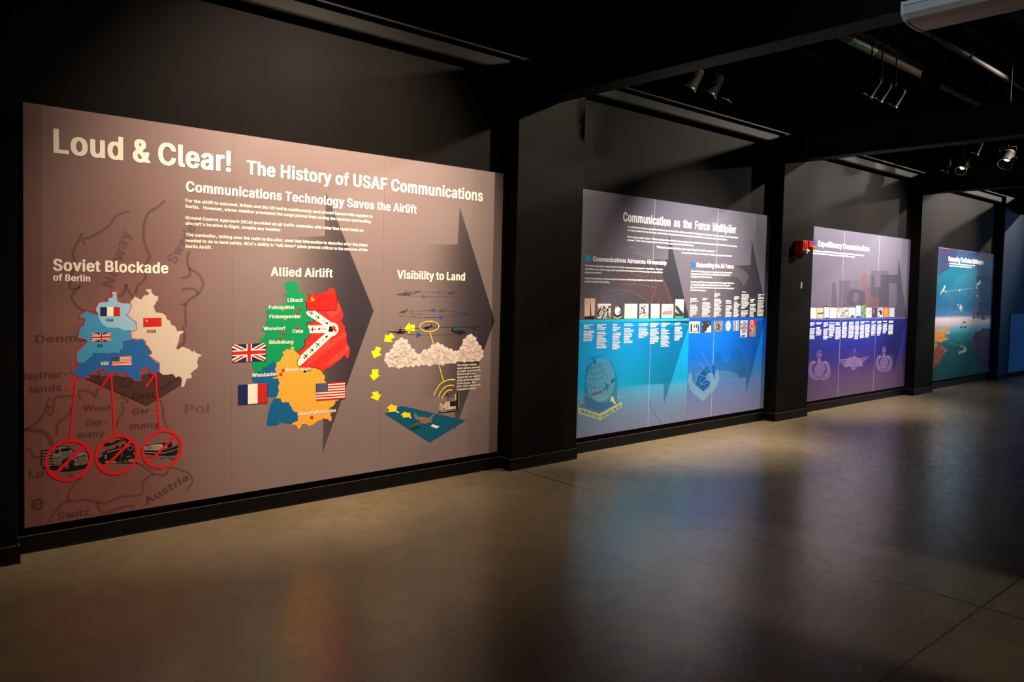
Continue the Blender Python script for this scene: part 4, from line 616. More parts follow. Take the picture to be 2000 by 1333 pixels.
('P','cream',11,(0,((2702.8,873),(2705.4,870.6),(2702.8,868.2),(2700.1,870.7)))),
('P','cream',11,(0,((2630.6,866.1),(2633.3,863.7),(2630.7,861.3),(2628,863.7)))),
('P','cream',11,(0,((2646.7,865.9),(2649.4,863.5),(2646.7,861.2),(2644.1,863.6)))),
('P','cream',11,(0,((2662.7,865.8),(2665.4,863.3),(2662.8,861),(2660.1,863.4)))),
('P','cream',11,(0,((2678.8,865.6),(2681.5,863.2),(2678.8,860.8),(2676.2,863.2)))),
('P','cream',11,(0,((2694.8,865.5),(2697.5,863),(2694.9,860.7),(2692.2,863.1)))),
('P','cream',11,(0,((2622.7,858.5),(2625.4,856.1),(2622.8,853.8),(2620.1,856.2)))),
('P','cream',11,(0,((2638.7,858.4),(2641.4,856),(2638.8,853.6),(2636.1,856)))),
('P','cream',11,(0,((2654.8,858.2),(2657.5,855.8),(2654.9,853.4),(2652.2,855.9)))),
('P','cream',11,(0,((2670.9,858),(2673.5,855.6),(2670.9,853.3),(2668.2,855.7)))),
('P','cream',11,(0,((2686.9,857.9),(2689.6,855.5),(2687,853.1),(2684.3,855.5)))),
('P','cream',11,(0,((2703,857.7),(2705.7,855.3),(2703,852.9),(2700.4,855.3)))),
('P','cream',11,(0,((2630.8,850.9),(2633.5,848.4),(2630.9,846.1),(2628.2,848.5)))),
('P','cream',11,(0,((2646.9,850.7),(2649.6,848.3),(2646.9,845.9),(2644.3,848.3)))),
('P','cream',11,(0,((2662.9,850.5),(2665.6,848.1),(2663,845.7),(2660.3,848.1)))),
('P','cream',11,(0,((2679,850.3),(2681.7,847.9),(2679.1,845.5),(2676.4,847.9)))),
('P','cream',11,(0,((2695,850.1),(2697.7,847.7),(2695.1,845.3),(2692.4,847.8)))),
('P','cream',11,(0,((2622.9,843.4),(2625.6,840.9),(2622.9,838.6),(2620.3,841)))),
('P','cream',11,(0,((2638.9,843.2),(2641.6,840.7),(2639,838.4),(2636.3,840.8)))),
('P','cream',11,(0,((2655,843),(2657.7,840.5),(2655.1,838.2),(2652.4,840.6)))),
('P','cream',11,(0,((2671.1,842.8),(2673.7,840.3),(2671.1,838),(2668.4,840.4)))),
('P','cream',11,(0,((2687.1,842.6),(2689.8,840.1),(2687.2,837.8),(2684.5,840.2)))),
('P','cream',11,(0,((2703.2,842.4),(2705.9,839.9),(2703.2,837.6),(2700.6,840)))),
('P','cream',11,(0,((2631,835.6),(2633.7,833.2),(2631.1,830.9),(2628.4,833.3)))),
('P','cream',11,(0,((2647.1,835.4),(2649.8,833),(2647.1,830.7),(2644.5,833.1)))),
('P','cream',11,(0,((2663.1,835.2),(2665.8,832.8),(2663.2,830.5),(2660.5,832.9)))),
('P','cream',11,(0,((2679.2,835),(2681.9,832.6),(2679.3,830.2),(2676.6,832.7)))),
('P','cream',11,(0,((2695.3,834.8),(2697.9,832.4),(2695.3,830),(2692.6,832.4)))),
('P','cream',11,(0,((2623.1,828.2),(2625.8,825.7),(2623.1,823.4),(2620.5,825.8)))),
('P','cream',11,(0,((2639.1,827.9),(2641.8,825.5),(2639.2,823.2),(2636.5,825.6)))),
('P','cream',11,(0,((2655.2,827.7),(2657.9,825.3),(2655.3,822.9),(2652.6,825.4)))),
('P','cream',11,(0,((2671.3,827.5),(2673.9,825),(2671.3,822.7),(2668.6,825.1)))),
('P','cream',11,(0,((2687.3,827.2),(2690,824.8),(2687.4,822.5),(2684.7,824.9)))),
('P','cream',11,(0,((2703.4,827),(2706.1,824.6),(2703.4,822.2),(2700.8,824.7))))],
'germany_map/flag#4':[('P','shadow',9,(0,((2542.5,1549.3),(2779,1550.1),(2779.7,1428.5),(2543.9,1427.8)))),
('P','soviet_red',10,(0,((2537.8,1552.8),(2772,1553.7),(2772.7,1434.4),(2539.2,1433.7)))),
('P','gold',11,(0,((2573.2,1526.2),(2579.3,1526.9),(2585.1,1525.2),(2589.7,1521.5),(2592.2,1516.3),(2592.2,1510.7),(2589.7,1505.7),(2585,1502),(2579.2,1500.4),(2576.1,1504.1),(2580.3,1505.2),(2583.6,1507.9),(2585.4,1511.5),(2585.4,1515.6),(2583.6,1519.3),(2580.3,1522),(2576.1,1523.2),(2571.7,1522.7)))),
('P','gold',11,(0,((2565.1,1519.6),(2570.9,1524.4),(2593.3,1503),(2588.7,1499.4)))),
('P','gold',11,(0,((2561.6,1520.8),(2573.2,1530.3),(2576.7,1526.8),(2565.1,1516)))),
('P','gold',11,(0,((2563,1500.5),(2571.1,1507.7),(2575.8,1504.1),(2567.7,1498.1)))),
('P','gold',11,(0,((2576.5,1543),(2577.7,1540.1),(2581,1540),(2578.4,1538.2),(2579.4,1535.2),(2576.6,1537),(2573.9,1535.2),(2574.8,1538.1),(2572.1,1540),(2575.5,1540.1))))],
'germany_map/city_name#1':[('T','shadow',8,('Lübeck',2388.2,1490.9,2507.8,1492,27.4)),
('T','cream',9,('Lübeck',2386.3,1492.7,2505.8,1493.9,27.4))],
'germany_map/city_name#2':[('T','shadow',8,('Fuhlsbüttel',2249,1440.2,2440.8,1440.8,25.2)),
('T','cream',9,('Fuhlsbüttel',2247.1,1442.1,2438.8,1442.6,25.2))],
'germany_map/city_name#3':[('T','shadow',8,('Finkenwerder',2254.6,1375,2492.4,1374.7,25.2)),
('T','cream',9,('Finkenwerder',2252.7,1376.8,2490.4,1376.6,25.2))],
'germany_map/city_name#4':[('T','shadow',8,('Wunstorf',2211.4,1290.6,2374,1291.3,24.3)),
('T','cream',9,('Wunstorf',2209.5,1292.4,2372.1,1293.2,24.3))],
'germany_map/city_name#5':[('T','shadow',8,('Celle',2427.1,1268.8,2510.4,1266.7,25.8)),
('T','cream',9,('Celle',2425.1,1270.7,2508.4,1268.6,25.8))],
'germany_map/city_name#6':[('T','shadow',8,('Bückeburg',2254,1193.7,2435,1190.5,26.2)),
('T','cream',9,('Bückeburg',2252.1,1195.6,2433.1,1192.4,26.2))],
'germany_map/city_name#7':[('T','shadow',8,('Rhein-Main',2378.7,989.8,2577.7,988.7,24.6)),
('T','cream',9,('Rhein-Main',2376.7,991.8,2575.6,990.7,24.6))],
'germany_map/city_name#8':[('T','shadow',8,('Wiesbaden',2130.8,964.1,2323.2,965.9,26.6)),
('T','cream',9,('Wiesbaden',2128.9,966,2321.3,967.8,26.6))],
'germany_map/city_name#9':[('T','shadow',8,('Oberpfaffenhofen',2473.5,661.5,2783.6,661.1,26.9)),
('T','cream',9,('Oberpfaffenhofen',2471.5,663.6,2781.4,663.2,26.9))],
'germany_map/city_marker#1':[('E','shadow',8,(2530,1496,11.1,10.3,0)),
('E','pin_red',9,(2527,1500,11.1,10.3,0))],
'germany_map/city_marker#2':[('E','shadow',8,(2476,1443,10.9,10.3,0)),
('E','pin_red',9,(2473,1447,10.9,10.3,0))],
'germany_map/city_marker#3':[('E','shadow',8,(2463,1415,10.9,10.3,0)),
('E','pin_red',9,(2460,1418,10.9,10.3,0))],
'germany_map/city_marker#4':[('E','shadow',8,(2468,1309,10.9,10.3,0)),
('E','pin_red',9,(2465,1313,10.9,10.3,0))],
'germany_map/city_marker#5':[('E','shadow',8,(2358,1268,10.7,10.2,0)),
('E','pin_red',9,(2355,1272,10.6,10.2,0))],
'germany_map/city_marker#6':[('E','shadow',8,(2337,1240,10.6,10.1,0)),
('E','pin_red',9,(2335,1243,10.6,10.1,0))],
'germany_map/city_marker#7':[('E','shadow',8,(2361,999,11.9,11.3,0)),
('E','pin_red',9,(2358,1003,11.8,11.3,0))],
'germany_map/city_marker#8':[('E','shadow',8,(2344,972,11.8,11.3,0)),
('E','pin_red',9,(2341,976,11.8,11.3,0))],
'germany_map/city_marker#9':[('E','shadow',8,(2587,637,12.6,11.7,0)),
('E','pin_red',9,(2584,641,12.5,11.7,0))],
'flight_loop#1':[('S','loop_faint',2,(2.8,0,0,((3434,1573),(3546,1576),(3894,1581)))),
('S','loop_faint',2,(2.8,0,0,((3434,1572),(3346,1565),(3308,1559),(3316,1553),(3363,1549),(3547,1541),(3895,1544)))),
('P','tri_faint',4,(0,((3682,1579),(3724,1601),(3725,1557)))),
('P','tri_faint',4,(0,((3412,1571),(3437,1586),(3438,1559)))),
('P','tri_faint',4,(0,((3544,1559),(3544,1519),(3584,1540))))],
'flight_loop#2':[('S','loop_mid',2,(2.9,0,0,((3426,1420),(3572,1426),(3717,1427),(3929,1417)))),
('S','loop_mid',2,(2.8,0,0,((3437,1402),(3561,1398)))),
('S','loop_mid',2,(2.8,0,1,((3349,1416),(3328,1397),(3350,1383),(3460,1375),(3631,1370),(3748,1371),(3961,1382)))),
('P','tri_blue',4,(0,((3630,1430),(3673,1448),(3675,1409)))),
('P','tri_blue',4,(0,((3882,1425),(3922,1442),(3923,1402)))),
('P','tri_blue',4,(0,((3725,1388),(3728,1349),(3768,1370))))],
'flight_loop#3':[('S','loop_dark',2,(2.9,0,0,((3325,1245),(3520,1228),(3693,1221),(3872,1224)))),
('S','loop_dark',7,(2.8,0,0,((3341,1272),(3473,1281),(3552,1287),(3691,1290),(4121,1284)))),
('P','tri_teal',4,(0,((3874,1290),(3922,1314),(3923,1265)))),
('P','tri_teal',4,(0,((3498,1255),(3499,1203),(3548,1227)))),
('P','tri_dim',4,(0,((4109,1250),(4107,1213),(4148,1232))))],
'airplane#1':[('P','plane_black',8,(0,((3571.5,1280.6),(3573.1,1286.4),(3578,1291.8),(3582.8,1293.6),(3602.7,1296.2),(3627.7,1298.3),(3638.4,1299.7),(3639.9,1315.6),(3643.3,1319.9),(3647.3,1316.9),(3649.6,1303.5),(3655,1301.7),(3648.3,1296.9),(3630,1285.4),(3614,1279.8),(3610,1273.6),(3601.7,1273),(3595.8,1277.5),(3580.9,1275.8),(3573.8,1277.3))))],
'airplane#2':[('P','plane_dark',5,(0,((4067.3,1269.3),(4068.8,1275.1),(4073.7,1280.5),(4078.5,1282.3),(4098.3,1284.9),(4123.3,1287),(4134,1288.4),(4135.4,1304.3),(4138.9,1308.6),(4142.8,1305.6),(4145.1,1292.2),(4150.5,1290.4),(4143.8,1285.6),(4125.5,1274.1),(4109.6,1268.5),(4105.7,1262.3),(4097.3,1261.8),(4091.4,1266.2),(4076.6,1264.5),(4069.5,1266))))],
'airplane#3':[('P','plane_grey',5,(0,((3339.7,1411.6),(3340.9,1416.8),(3345.2,1421.9),(3349.4,1423.6),(3367.1,1426.6),(3389.4,1429.2),(3399,1430.9),(3399.8,1445.1),(3402.8,1449.1),(3406.4,1446.5),(3408.9,1434.6),(3413.8,1433.2),(3407.9,1428.6),(3391.9,1417.7),(3377.8,1412.2),(3374.4,1406.5),(3366.9,1405.8),(3361.5,1409.6),(3348.2,1407.6),(3341.8,1408.7))))],
'airplane#4':[('P','plane_pale',5,(0,((3557,1373.2),(3555,1382.3),(3547.6,1391.1),(3540.2,1394.1),(3509.5,1399.2),(3470.7,1403.8),(3454.1,1406.6),(3452.7,1431.4),(3447.5,1438.3),(3441.3,1433.8),(3436.9,1413.2),(3428.4,1410.6),(3438.6,1402.7),(3466.5,1383.8),(3491,1374.3),(3496.8,1364.4),(3509.8,1363.1),(3519.2,1369.7),(3542.3,1366.2),(3553.3,1368.2))))],
'airplane#5':[('P','plane_faint',5,(0,((3723.4,1422.8),(3725.2,1427.6),(3729.9,1431.8),(3734.1,1432.9),(3751.2,1433.3),(3772.6,1432.9),(3781.9,1433.1),(3784.5,1446.5),(3787.9,1449.8),(3790.9,1446.9),(3791.7,1435.4),(3796.2,1433.4),(3790,1429.8),(3773.4,1421.7),(3759.4,1418.4),(3755.5,1413.5),(3748.3,1413.7),(3743.7,1418.1),(3730.9,1417.9),(3725.1,1419.9))))],
'airplane#6':[('P','plane_faint',5,(0,((3470.6,1577.3),(3472.1,1581.4),(3476.1,1584.9),(3479.7,1585.8),(3494.2,1586.2),(3512.4,1585.8),(3520.3,1586),(3522.5,1597.4),(3525.3,1600.2),(3527.9,1597.8),(3528.6,1587.9),(3532.4,1586.2),(3527.1,1583.2),(3513.1,1576.3),(3501.2,1573.5),(3497.8,1569.3),(3491.8,1569.6),(3487.9,1573.2),(3477,1573.1),(3472,1574.8))))],
'airplane#7':[('P','plane_ghost',5,(0,((3807.5,1568.5),(3809.4,1573.6),(3814.4,1578.1),(3818.9,1579.2),(3837.2,1579.7),(3860.1,1579.2),(3870,1579.5),(3872.8,1593.8),(3876.4,1597.4),(3879.7,1594.3),(3880.5,1581.9),(3885.2,1579.7),(3878.6,1576),(3860.9,1567.3),(3845.9,1563.7),(3841.7,1558.5),(3834.1,1558.7),(3829.2,1563.4),(3815.5,1563.2),(3809.2,1565.3))))],
'airplane#8':[('P','plane_black',5,(0,((3995.6,1235.9),(3991.6,1245.9),(3981.6,1254.6),(3972.7,1256.7),(3936.7,1256.9),(3891.7,1255.2),(3872.3,1255.4),(3866.2,1283.4),(3859.1,1290.3),(3852.8,1284.1),(3851.5,1259.7),(3842.3,1255.3),(3855.4,1248.1),(3890.5,1231.7),(3920.1,1225.2),(3928.6,1215),(3943.6,1215.8),(3953.1,1225.1),(3980,1225.3),(3992.2,1229.6))))],
'airplane#9':[('P','plane_black',6,(0,((3202,1264),(3319,1262),(3363,1262),(3474,1267),(3363,1250),(3320,1250)))),
('E','plane_black',6,(3341,1256,18.5,16.7,0)),
('E','plane_black',6,(3319,1249,7.6,10.2,0)),
('E','plane_black',6,(3371,1252,8.8,10.2,0)),
('P','plane_black',6,(0,((3338,1300),(3343,1300),(3346,1256),(3337,1256)))),
('S','plane_black',6,(2.3,0,0,((3307,1276),(3375,1276))))],
'airplane#10':[('P','plane_faint',6,(0,((3276,1556),(3370,1565),(3410,1566),(3501,1568),(3410,1554),(3370,1553)))),
('E','plane_faint',6,(3390,1560,16.8,15,0)),
('E','plane_faint',6,(3369,1552,6.9,9.2,0)),
('E','plane_faint',6,(3417,1556,8,9.2,0)),
('P','plane_faint',6,(0,((3387,1599),(3392,1599),(3394,1560),(3386,1560)))),
('S','plane_faint',6,(2.3,0,0,((3359,1577),(3420,1578))))],
'airplane#11':[('P','plane_ghost',6,(0,((3874,1405),(3967,1403),(4002,1404),(4092,1401),(4003,1391),(3968,1390)))),
('E','plane_ghost',6,(3985,1397,14.8,12.5,0)),
('E','plane_ghost',6,(3967,1389,6.1,7.6,0)),
('E','plane_ghost',6,(4009,1393,7,7.6,0)),
('P','plane_ghost',6,(0,((3982,1430),(3986,1430),(3989,1397),(3982,1397)))),
('S','plane_ghost',6,(2.5,0,0,((3958,1412),(4012,1412))))],
'route_arrow#1':[('P','yellow',6,(0,((3378,1283),(3429,1334),(3431,1313),(3479,1313),(3481,1260),(3432,1259),(3432,1237))))],
'route_arrow#2':[('P','yellow',8,(0,((3193,1182),(3203,1243),(3221,1229),(3260,1249),(3292,1217),(3253,1198),(3271,1177))))],
'route_arrow#3':[('P','yellow',8,(0,((3102,1054),(3077,1112),(3105,1114),(3123,1148),(3170,1133),(3149,1098),(3174,1080))))],
'route_arrow#4':[('P','yellow',8,(0,((3103,879),(3062,928),(3087,927),(3089,970),(3145,967),(3142,923),(3162,920))))],
'route_arrow#5':[('P','yellow',8,(0,((3074,751),(3102,763),(3089,788),(3141,795),(3154,765),(3177,769),(3143,718))))],
'route_arrow#6':[('P','amber',8,(0,((3268,682),(3301,663),(3318,671),(3321,619),(3240,621),(3253,636),(3228,655))))],
'route_arrow#7':[('P','amber',8,(0,((3358,590),(3397,609),(3427,594),(3447,600),(3455,561),(3372,563),(3385,573))))],
'radar_beam':[('E','radar_yellow',9,(3622,1296,99.5,46.8,8.1)),
('S','radar_yellow',9,(8.2,0,0,((3627,1251),(3672,1133)))),
('S','radar_yellow',8,(8.2,0,0,((3724,978),(3776,831)))),
('S','radar_yellow',8,(9.4,0,1,((3679,715),(3706,767),(3744,811),(3801,835),(3852,842),(3899,837)))),
('S','radar_yellow',8,(9.4,0,1,((3725,700),(3746,740),(3781,773),(3824,792),(3886,790)))),
('S','radar_yellow',8,(9.4,0,1,((3763,686),(3782,720),(3810,744),(3839,753),(3873,752))))],
'runway':[('P','runway_teal',5,(0,((3208,610),(3363,660),(4023,477),(3649,328)))),
('P','cream',6,(0,((3315,618),(3338,616),(3346,608),(3328,604)))),
('P','cream',6,(0,((3438,559),(3455,561),(3467,554),(3450,549)))),
('P','cream',6,(0,((3677,478),(3744,452),(3713,439),(3653,466)))),
('P','runway_dark',6,(0,((3440,457),(3480,476),(3569,480),(3528,453))))],
'landing_airplane':[('P','plane_brown',7,(0,((3488,592),(3500,587),(3523,557),(3581,548),(3637,537),(3679,565),(3701,572),(3679,545),(3660,526),(3669,509),(3656,496),(3617,495),(3597,486),(3582,496),(3548,491),(3447,478),(3420,478),(3548,512),(3554,519),(3499,542),(3489,558)))),
('P','plane_brown_dark',8,(0,((3420,478),(3548,509),(3582,498),(3541,491),(3447,478)))),
('S','ink_black',8,(5.2,0,0,((3591,490),(3591,475)))),
('S','ink_black',8,(5.2,0,0,((3621,498),(3621,487))))],
'radar_station':[('P','radar_beige',6,(0,((3741,647),(3841,656),(3908,655),(3913,585),(3742,584)))),
('P','ink_black',6,(0,((3728,569),(3742,585),(3935,587),(3934,563),(3764,564)))),
('P','ink_black',6,(0,((3913,719),(3936,717),(3943,570),(3913,570)))),
('P','radar_beige',6,(0,((3896,718),(3913,719),(3916,668),(3900,657)))),
('P','ink_black',7,(0,((3847,655),(3908,654),(3910,612),(3850,612)))),
('E','ink_black',7,(3780,643,10.1,8.3,0)),
('S','ink_black',7,(5.3,0,0,((3810,735),(3829,705),(3827,663)))),
('S','ink_black',7,(2.4,0,0,((3850,741),(3852,655)))),
('S','radar_beige',7,(3.6,0,0,((3939,714),(3943,582)))),
('S','radar_beige',7,(2.4,0,0,((3851,706),(3895,702)))),
('S','plane_brown_dark',7,(3.5,0,0,((3752,632),(3753,590)))),
('S','plane_brown_dark',7,(3.5,0,0,((3773,630),(3774,588)))),
('S','plane_brown_dark',7,(3.5,0,0,((3795,628),(3796,586)))),
('S','plane_brown_dark',7,(3.6,0,0,((3820,625),(3821,584)))),
('E','ink_black',7,(3785,599,7.2,8.3,0)),
('S','radar_beige',7,(3.6,0,0,((3749,576),(3924,576))))],
'cloud#1':[('P','cloud_mid',4,(1,((3203,1035),(3213,1079),(3257,1110),(3288,1153),(3307,1180),(3352,1204),(3399,1188),(3426,1148),(3440,1119),(3474,1101),(3495,1072),(3518,1054),(3510,997),(3476,976),(3423,977),(3331,971),(3240,987)))),
('E','cloud_light',5,(3215,1038,18.4,15.9,0)),
('E','cloud_light',5,(3224,1079,18.4,15.9,0)),
('E','cloud_light',5,(3265,1108,18.5,15.9,0)),
('E','cloud_light',5,(3294,1148,18.7,16,0)),
('E','cloud_light',5,(3312,1173,18.7,16,0)),
('E','cloud_light',5,(3354,1196,18.9,16.1,0)),
('E','cloud_light',5,(3397,1181,19.1,16.2,0)),
('E','cloud_light',5,(3422,1143,19.2,16.2,0)),
('E','cloud_light',5,(3435,1117,19.2,16.2,0)),
('E','cloud_light',5,(3467,1100,19.4,16.3,0)),
('E','cloud_light',5,(3486,1072,19.5,16.3,0)),
('E','cloud_light',5,(3508,1056,19.6,16.4,0)),
('E','cloud_light',5,(3500,1003,19.5,16.4,0)),
('E','cloud_light',5,(3469,984,19.4,16.3,0)),
('E','cloud_light',5,(3419,984,19.2,16.2,0)),
('E','cloud_light',5,(3334,978,18.8,16.1,0)),
('E','cloud_light',5,(3249,993,18.5,15.9,0)),
('E','cloud_mid',5,(3366,988,9.5,8.1,0)),
('E','cloud_light',6,(3364,991,8.2,6.8,0)),
('E','cloud_dark',7,(3341,1015,12.4,10.6,0)),
('E','cloud_light',8,(3338,1018,10.6,8.9,0)),
('E','cloud_mid',9,(3434,1072,11.7,9.9,0)),
('E','cloud_light',10,(3431,1075,10.1,8.3,0)),
('E','cloud_dark',5,(3347,1161,12.3,10.5,0)),
('E','cloud_light',6,(3344,1164,10.6,8.8,0)),
('E','cloud_mid',7,(3361,980,18.5,15.8,0)),
('E','cloud_light',8,(3356,985,15.9,13.3,0)),
('E','cloud_mid',9,(3255,1061,16.1,13.9,0)),
('E','cloud_mid',10,(3251,1065,13.8,11.6,0)),
('E','cloud_mid',5,(3349,1175,14.9,12.7,0)),
('E','cloud_light',6,(3345,1179,12.8,10.7,0)),
('E','cloud_dark',7,(3296,1014,13.3,11.4,0)),
('E','cloud_mid',8,(3292,1018,11.5,9.6,0)),
('E','cloud_mid',9,(3265,1019,15.1,13,0)),
('E','cloud_light',10,(3261,1023,13,10.9,0)),
('E','cloud_mid',5,(3247,1012,17,14.6,0)),
('E','cloud_light',6,(3243,1017,14.6,12.3,0)),
('E','cloud_dark',7,(3406,1033,17.3,14.7,0)),
('E','cloud_light',8,(3401,1038,14.9,12.3,0)),
('E','cloud_dark',9,(3405,1015,18.7,15.9,0)),
('E','cloud_light',10,(3400,1020,16.1,13.3,0)),
('E','cloud_mid',5,(3414,990,17.2,14.6,0)),
('E','cloud_light',6,(3410,995,14.8,12.3,0)),
('E','cloud_mid',7,(3291,1030,10.1,8.6,0)),
('E','cloud_light',8,(3288,1033,8.7,7.3,0)),
('E','cloud_dark',9,(3327,1122,15.4,13.2,0)),
('E','cloud_light',10,(3323,1126,13.2,11,0)),
('E','cloud_mid',5,(3338,1166,14.8,12.6,0)),
('E','cloud_light',6,(3335,1170,12.7,10.6,0)),
('E','cloud_mid',7,(3407,1094,17.6,14.9,0)),
('E','cloud_mid',8,(3402,1099,15.2,12.5,0)),
('E','cloud_mid',9,(3317,1076,10,8.5,0)),
('E','cloud_light',10,(3314,1079,8.6,7.2,0)),
('E','cloud_dark',5,(3295,1030,15.4,13.2,0)),
('E','cloud_light',6,(3291,1034,13.2,11.1,0)),
('E','cloud_mid',7,(3340,1049,12.9,11,0)),
('E','cloud_mid',8,(3337,1052,11.1,9.2,0)),
('E','cloud_dark',9,(3426,1109,13,11,0)),
('E','cloud_light',10,(3423,1112,11.2,9.2,0)),
('E','cloud_mid',5,(3309,1124,14.1,12.1,0)),
('E','cloud_mid',6,(3305,1128,12.1,10.1,0)),
('E','cloud_mid',7,(3447,1023,14.8,12.5,0)),
('E','cloud_light',8,(3443,1027,12.7,10.5,0)),
('E','cloud_dark',9,(3360,1172,13.3,11.3,0)),
('E','cloud_light',10,(3357,1175,11.4,9.5,0)),
('E','cloud_mid',5,(3364,1023,11.2,9.5,0)),
('E','cloud_light',6,(3362,1026,9.6,8,0)),
('E','cloud_dark',7,(3334,1126,17.1,14.6,0)),
('E','cloud_light',8,(3330,1130,14.7,12.3,0)),
('E','cloud_mid',9,(3288,1014,12,10.3,0)),
('E','cloud_light',10,(3285,1018,10.3,8.7,0)),
('E','cloud_dark',5,(3417,1076,11.4,9.7,0)),
('E','cloud_mid',6,(3414,1079,9.8,8.1,0)),
('E','cloud_dark',7,(3436,1109,15.2,12.8,0)),
('E','cloud_light',8,(3432,1113,13.1,10.8,0)),
('E','cloud_mid',9,(3361,1185,13.3,11.3,0)),
('E','cloud_light',10,(3358,1188,11.5,9.5,0)),
('E','cloud_mid',5,(3432,1093,10.4,8.7,0)),
('E','cloud_light',6,(3429,1095,8.9,7.3,0)),
('E','cloud_mid',7,(3297,1012,14.4,12.3,0)),
('E','cloud_light',8,(3293,1016,12.4,10.4,0)),
('E','cloud_dark',9,(3323,1031,8.1,6.9,0)),
('E','cloud_light',10,(3321,1033,7,5.8,0)),
('E','cloud_mid',5,(3353,1162,10.3,8.8,0)),
('E','cloud_light',6,(3351,1165,8.9,7.4,0)),
('E','cloud_mid',7,(3447,1055,17.7,15,0)),
('E','cloud_light',8,(3443,1060,15.2,12.6,0)),
('E','cloud_dark',9,(3303,1026,10.5,9,0)),
('E','cloud_mid',10,(3300,1029,9.1,7.6,0)),
('E','cloud_mid',5,(3375,1024,13.8,11.7,0)),
('E','cloud_light',6,(3371,1028,11.8,9.8,0)),
('E','cloud_dark',7,(3275,1049,13.9,12,0)),
('E','cloud_mid',8,(3271,1053,12,10.1,0)),
('E','cloud_mid',9,(3264,1086,9.3,8,0)),
('E','cloud_light',10,(3262,1088,8,6.7,0)),
('E','cloud_mid',5,(3374,1091,18.5,15.7,0)),
('E','cloud_mid',6,(3369,1096,15.9,13.2,0)),
('E','cloud_dark',7,(3414,1006,18.5,15.6,0)),
('E','cloud_light',8,(3409,1011,15.9,13.1,0)),
('E','cloud_dark',9,(3389,1133,10.9,9.2,0)),
('E','cloud_light',10,(3386,1136,9.3,7.7,0)),
('E','cloud_dark',5,(3432,1047,14.8,12.5,0)),
('E','cloud_light',6,(3428,1051,12.7,10.5,0)),
('E','cloud_dark',7,(3339,1090,17.6,15,0)),
('E','cloud_light',8,(3334,1095,15.1,12.6,0)),
('E','cloud_dark',9,(3433,1115,9.5,8,0)),
('E','cloud_light',10,(3430,1118,8.2,6.7,0)),
('E','cloud_mid',5,(3394,1164,9.2,7.8,0)),
('E','cloud_light',6,(3392,1166,7.9,6.5,0)),
('E','cloud_mid',7,(3399,1058,8.3,7,0)),
('E','cloud_mid',8,(3397,1060,7.1,5.9,0)),
('E','cloud_dark',9,(3483,1040,16,13.4,0)),
('E','cloud_light',10,(3479,1045,13.7,11.3,0)),
('E','cloud_mid',5,(3405,986,11.9,10.1,0)),
('E','cloud_light',6,(3402,989,10.2,8.5,0)),
('E','cloud_dark',7,(3377,1070,13.5,11.4,0)),
('E','cloud_light',8,(3373,1073,11.6,9.6,0)),
('E','cloud_dark',9,(3330,1071,14.6,12.5,0)),
('E','cloud_light',10,(3327,1075,12.6,10.5,0)),
('E','cloud_dark',5,(3492,1045,14.8,12.4,0)),
('E','cloud_light',6,(3488,1049,12.7,10.4,0)),
('E','cloud_dark',7,(3299,1068,16.6,14.2,0)),
('E','cloud_light',8,(3295,1073,14.2,11.9,0)),
('E','cloud_mid',9,(3455,1027,9.5,8,0)),
('E','cloud_mid',10,(3453,1030,8.2,6.7,0)),
('E','cloud_dark',5,(3271,1061,9.9,8.5,0)),
('E','cloud_light',6,(3269,1063,8.5,7.1,0)),
('E','cloud_dark',7,(3368,1087,13.9,11.8,0)),
('E','cloud_mid',8,(3365,1090,11.9,9.9,0)),
('E','cloud_dark',9,(3301,998,13.4,11.5,0)),
('E','cloud_light',10,(3298,1002,11.5,9.7,0)),
('E','cloud_mid',5,(3358,1109,14.8,12.6,0)),
('E','cloud_light',6,(3354,1112,12.7,10.5,0)),
('E','cloud_mid',7,(3459,1010,18.5,15.6,0)),
('E','cloud_light',8,(3454,1015,15.9,13.1,0)),
('E','cloud_dark',9,(3346,1096,14.8,12.6,0)),
('E','cloud_light',10,(3342,1100,12.7,10.6,0))],
'cloud#2':[('P','cloud_mid',3,(1,((3509,1054),(3569,1092),(3624,1101),(3659,1134),(3707,1147),(3750,1131),(3772,1113),(3809,1099),(3853,1086),(3904,1066),(3899,989),(3768,978),(3627,978),(3510,984)))),
('E','cloud_light',4,(3523,1055,22.9,19.1,0)),
('E','cloud_light',4,(3579,1090,23.2,19.2,0)),
('E','cloud_light',4,(3630,1099,23.4,19.3,0)),
('E','cloud_light',4,(3662,1130,23.6,19.4,0)),
('E','cloud_light',4,(3708,1142,23.8,19.5,0)),
('E','cloud_light',4,(3748,1126,24,19.6,0)),
('E','cloud_light',4,(3768,1109,24.1,19.6,0)),
('E','cloud_light',4,(3802,1097,24.3,19.7,0)),
('E','cloud_light',4,(3843,1085,24.5,19.8,0)),
('E','cloud_light',4,(3891,1066,24.7,19.9,0)),
('E','cloud_light',4,(3886,995,24.7,19.9,0)),
('E','cloud_light',4,(3764,985,24.1,19.7,0)),
('E','cloud_light',4,(3633,984,23.4,19.4,0)),
('E','cloud_light',4,(3524,990,22.9,19.2,0)),
('E','cloud_dark',4,(3743,1021,12.6,10.3,0)),
('E','cloud_light',5,(3740,1024,10.8,8.7,0)),
('E','cloud_dark',6,(3763,1046,12.1,9.9,0)),
('E','cloud_light',7,(3760,1049,10.4,8.3,0)),
('E','cloud_mid',8,(3682,1036,23.2,19.1,0)),
('E','cloud_light',9,(3676,1042,20,16,0)),
('E','cloud_mid',4,(3597,1086,16.6,13.8,0)),
('E','cloud_mid',5,(3592,1090,14.3,11.6,0)),
('E','cloud_mid',6,(3644,994,16.2,13.4,0)),
('E','cloud_light',7,(3640,998,14,11.3,0)),
('E','cloud_mid',8,(3849,1021,22.4,18.1,0)),
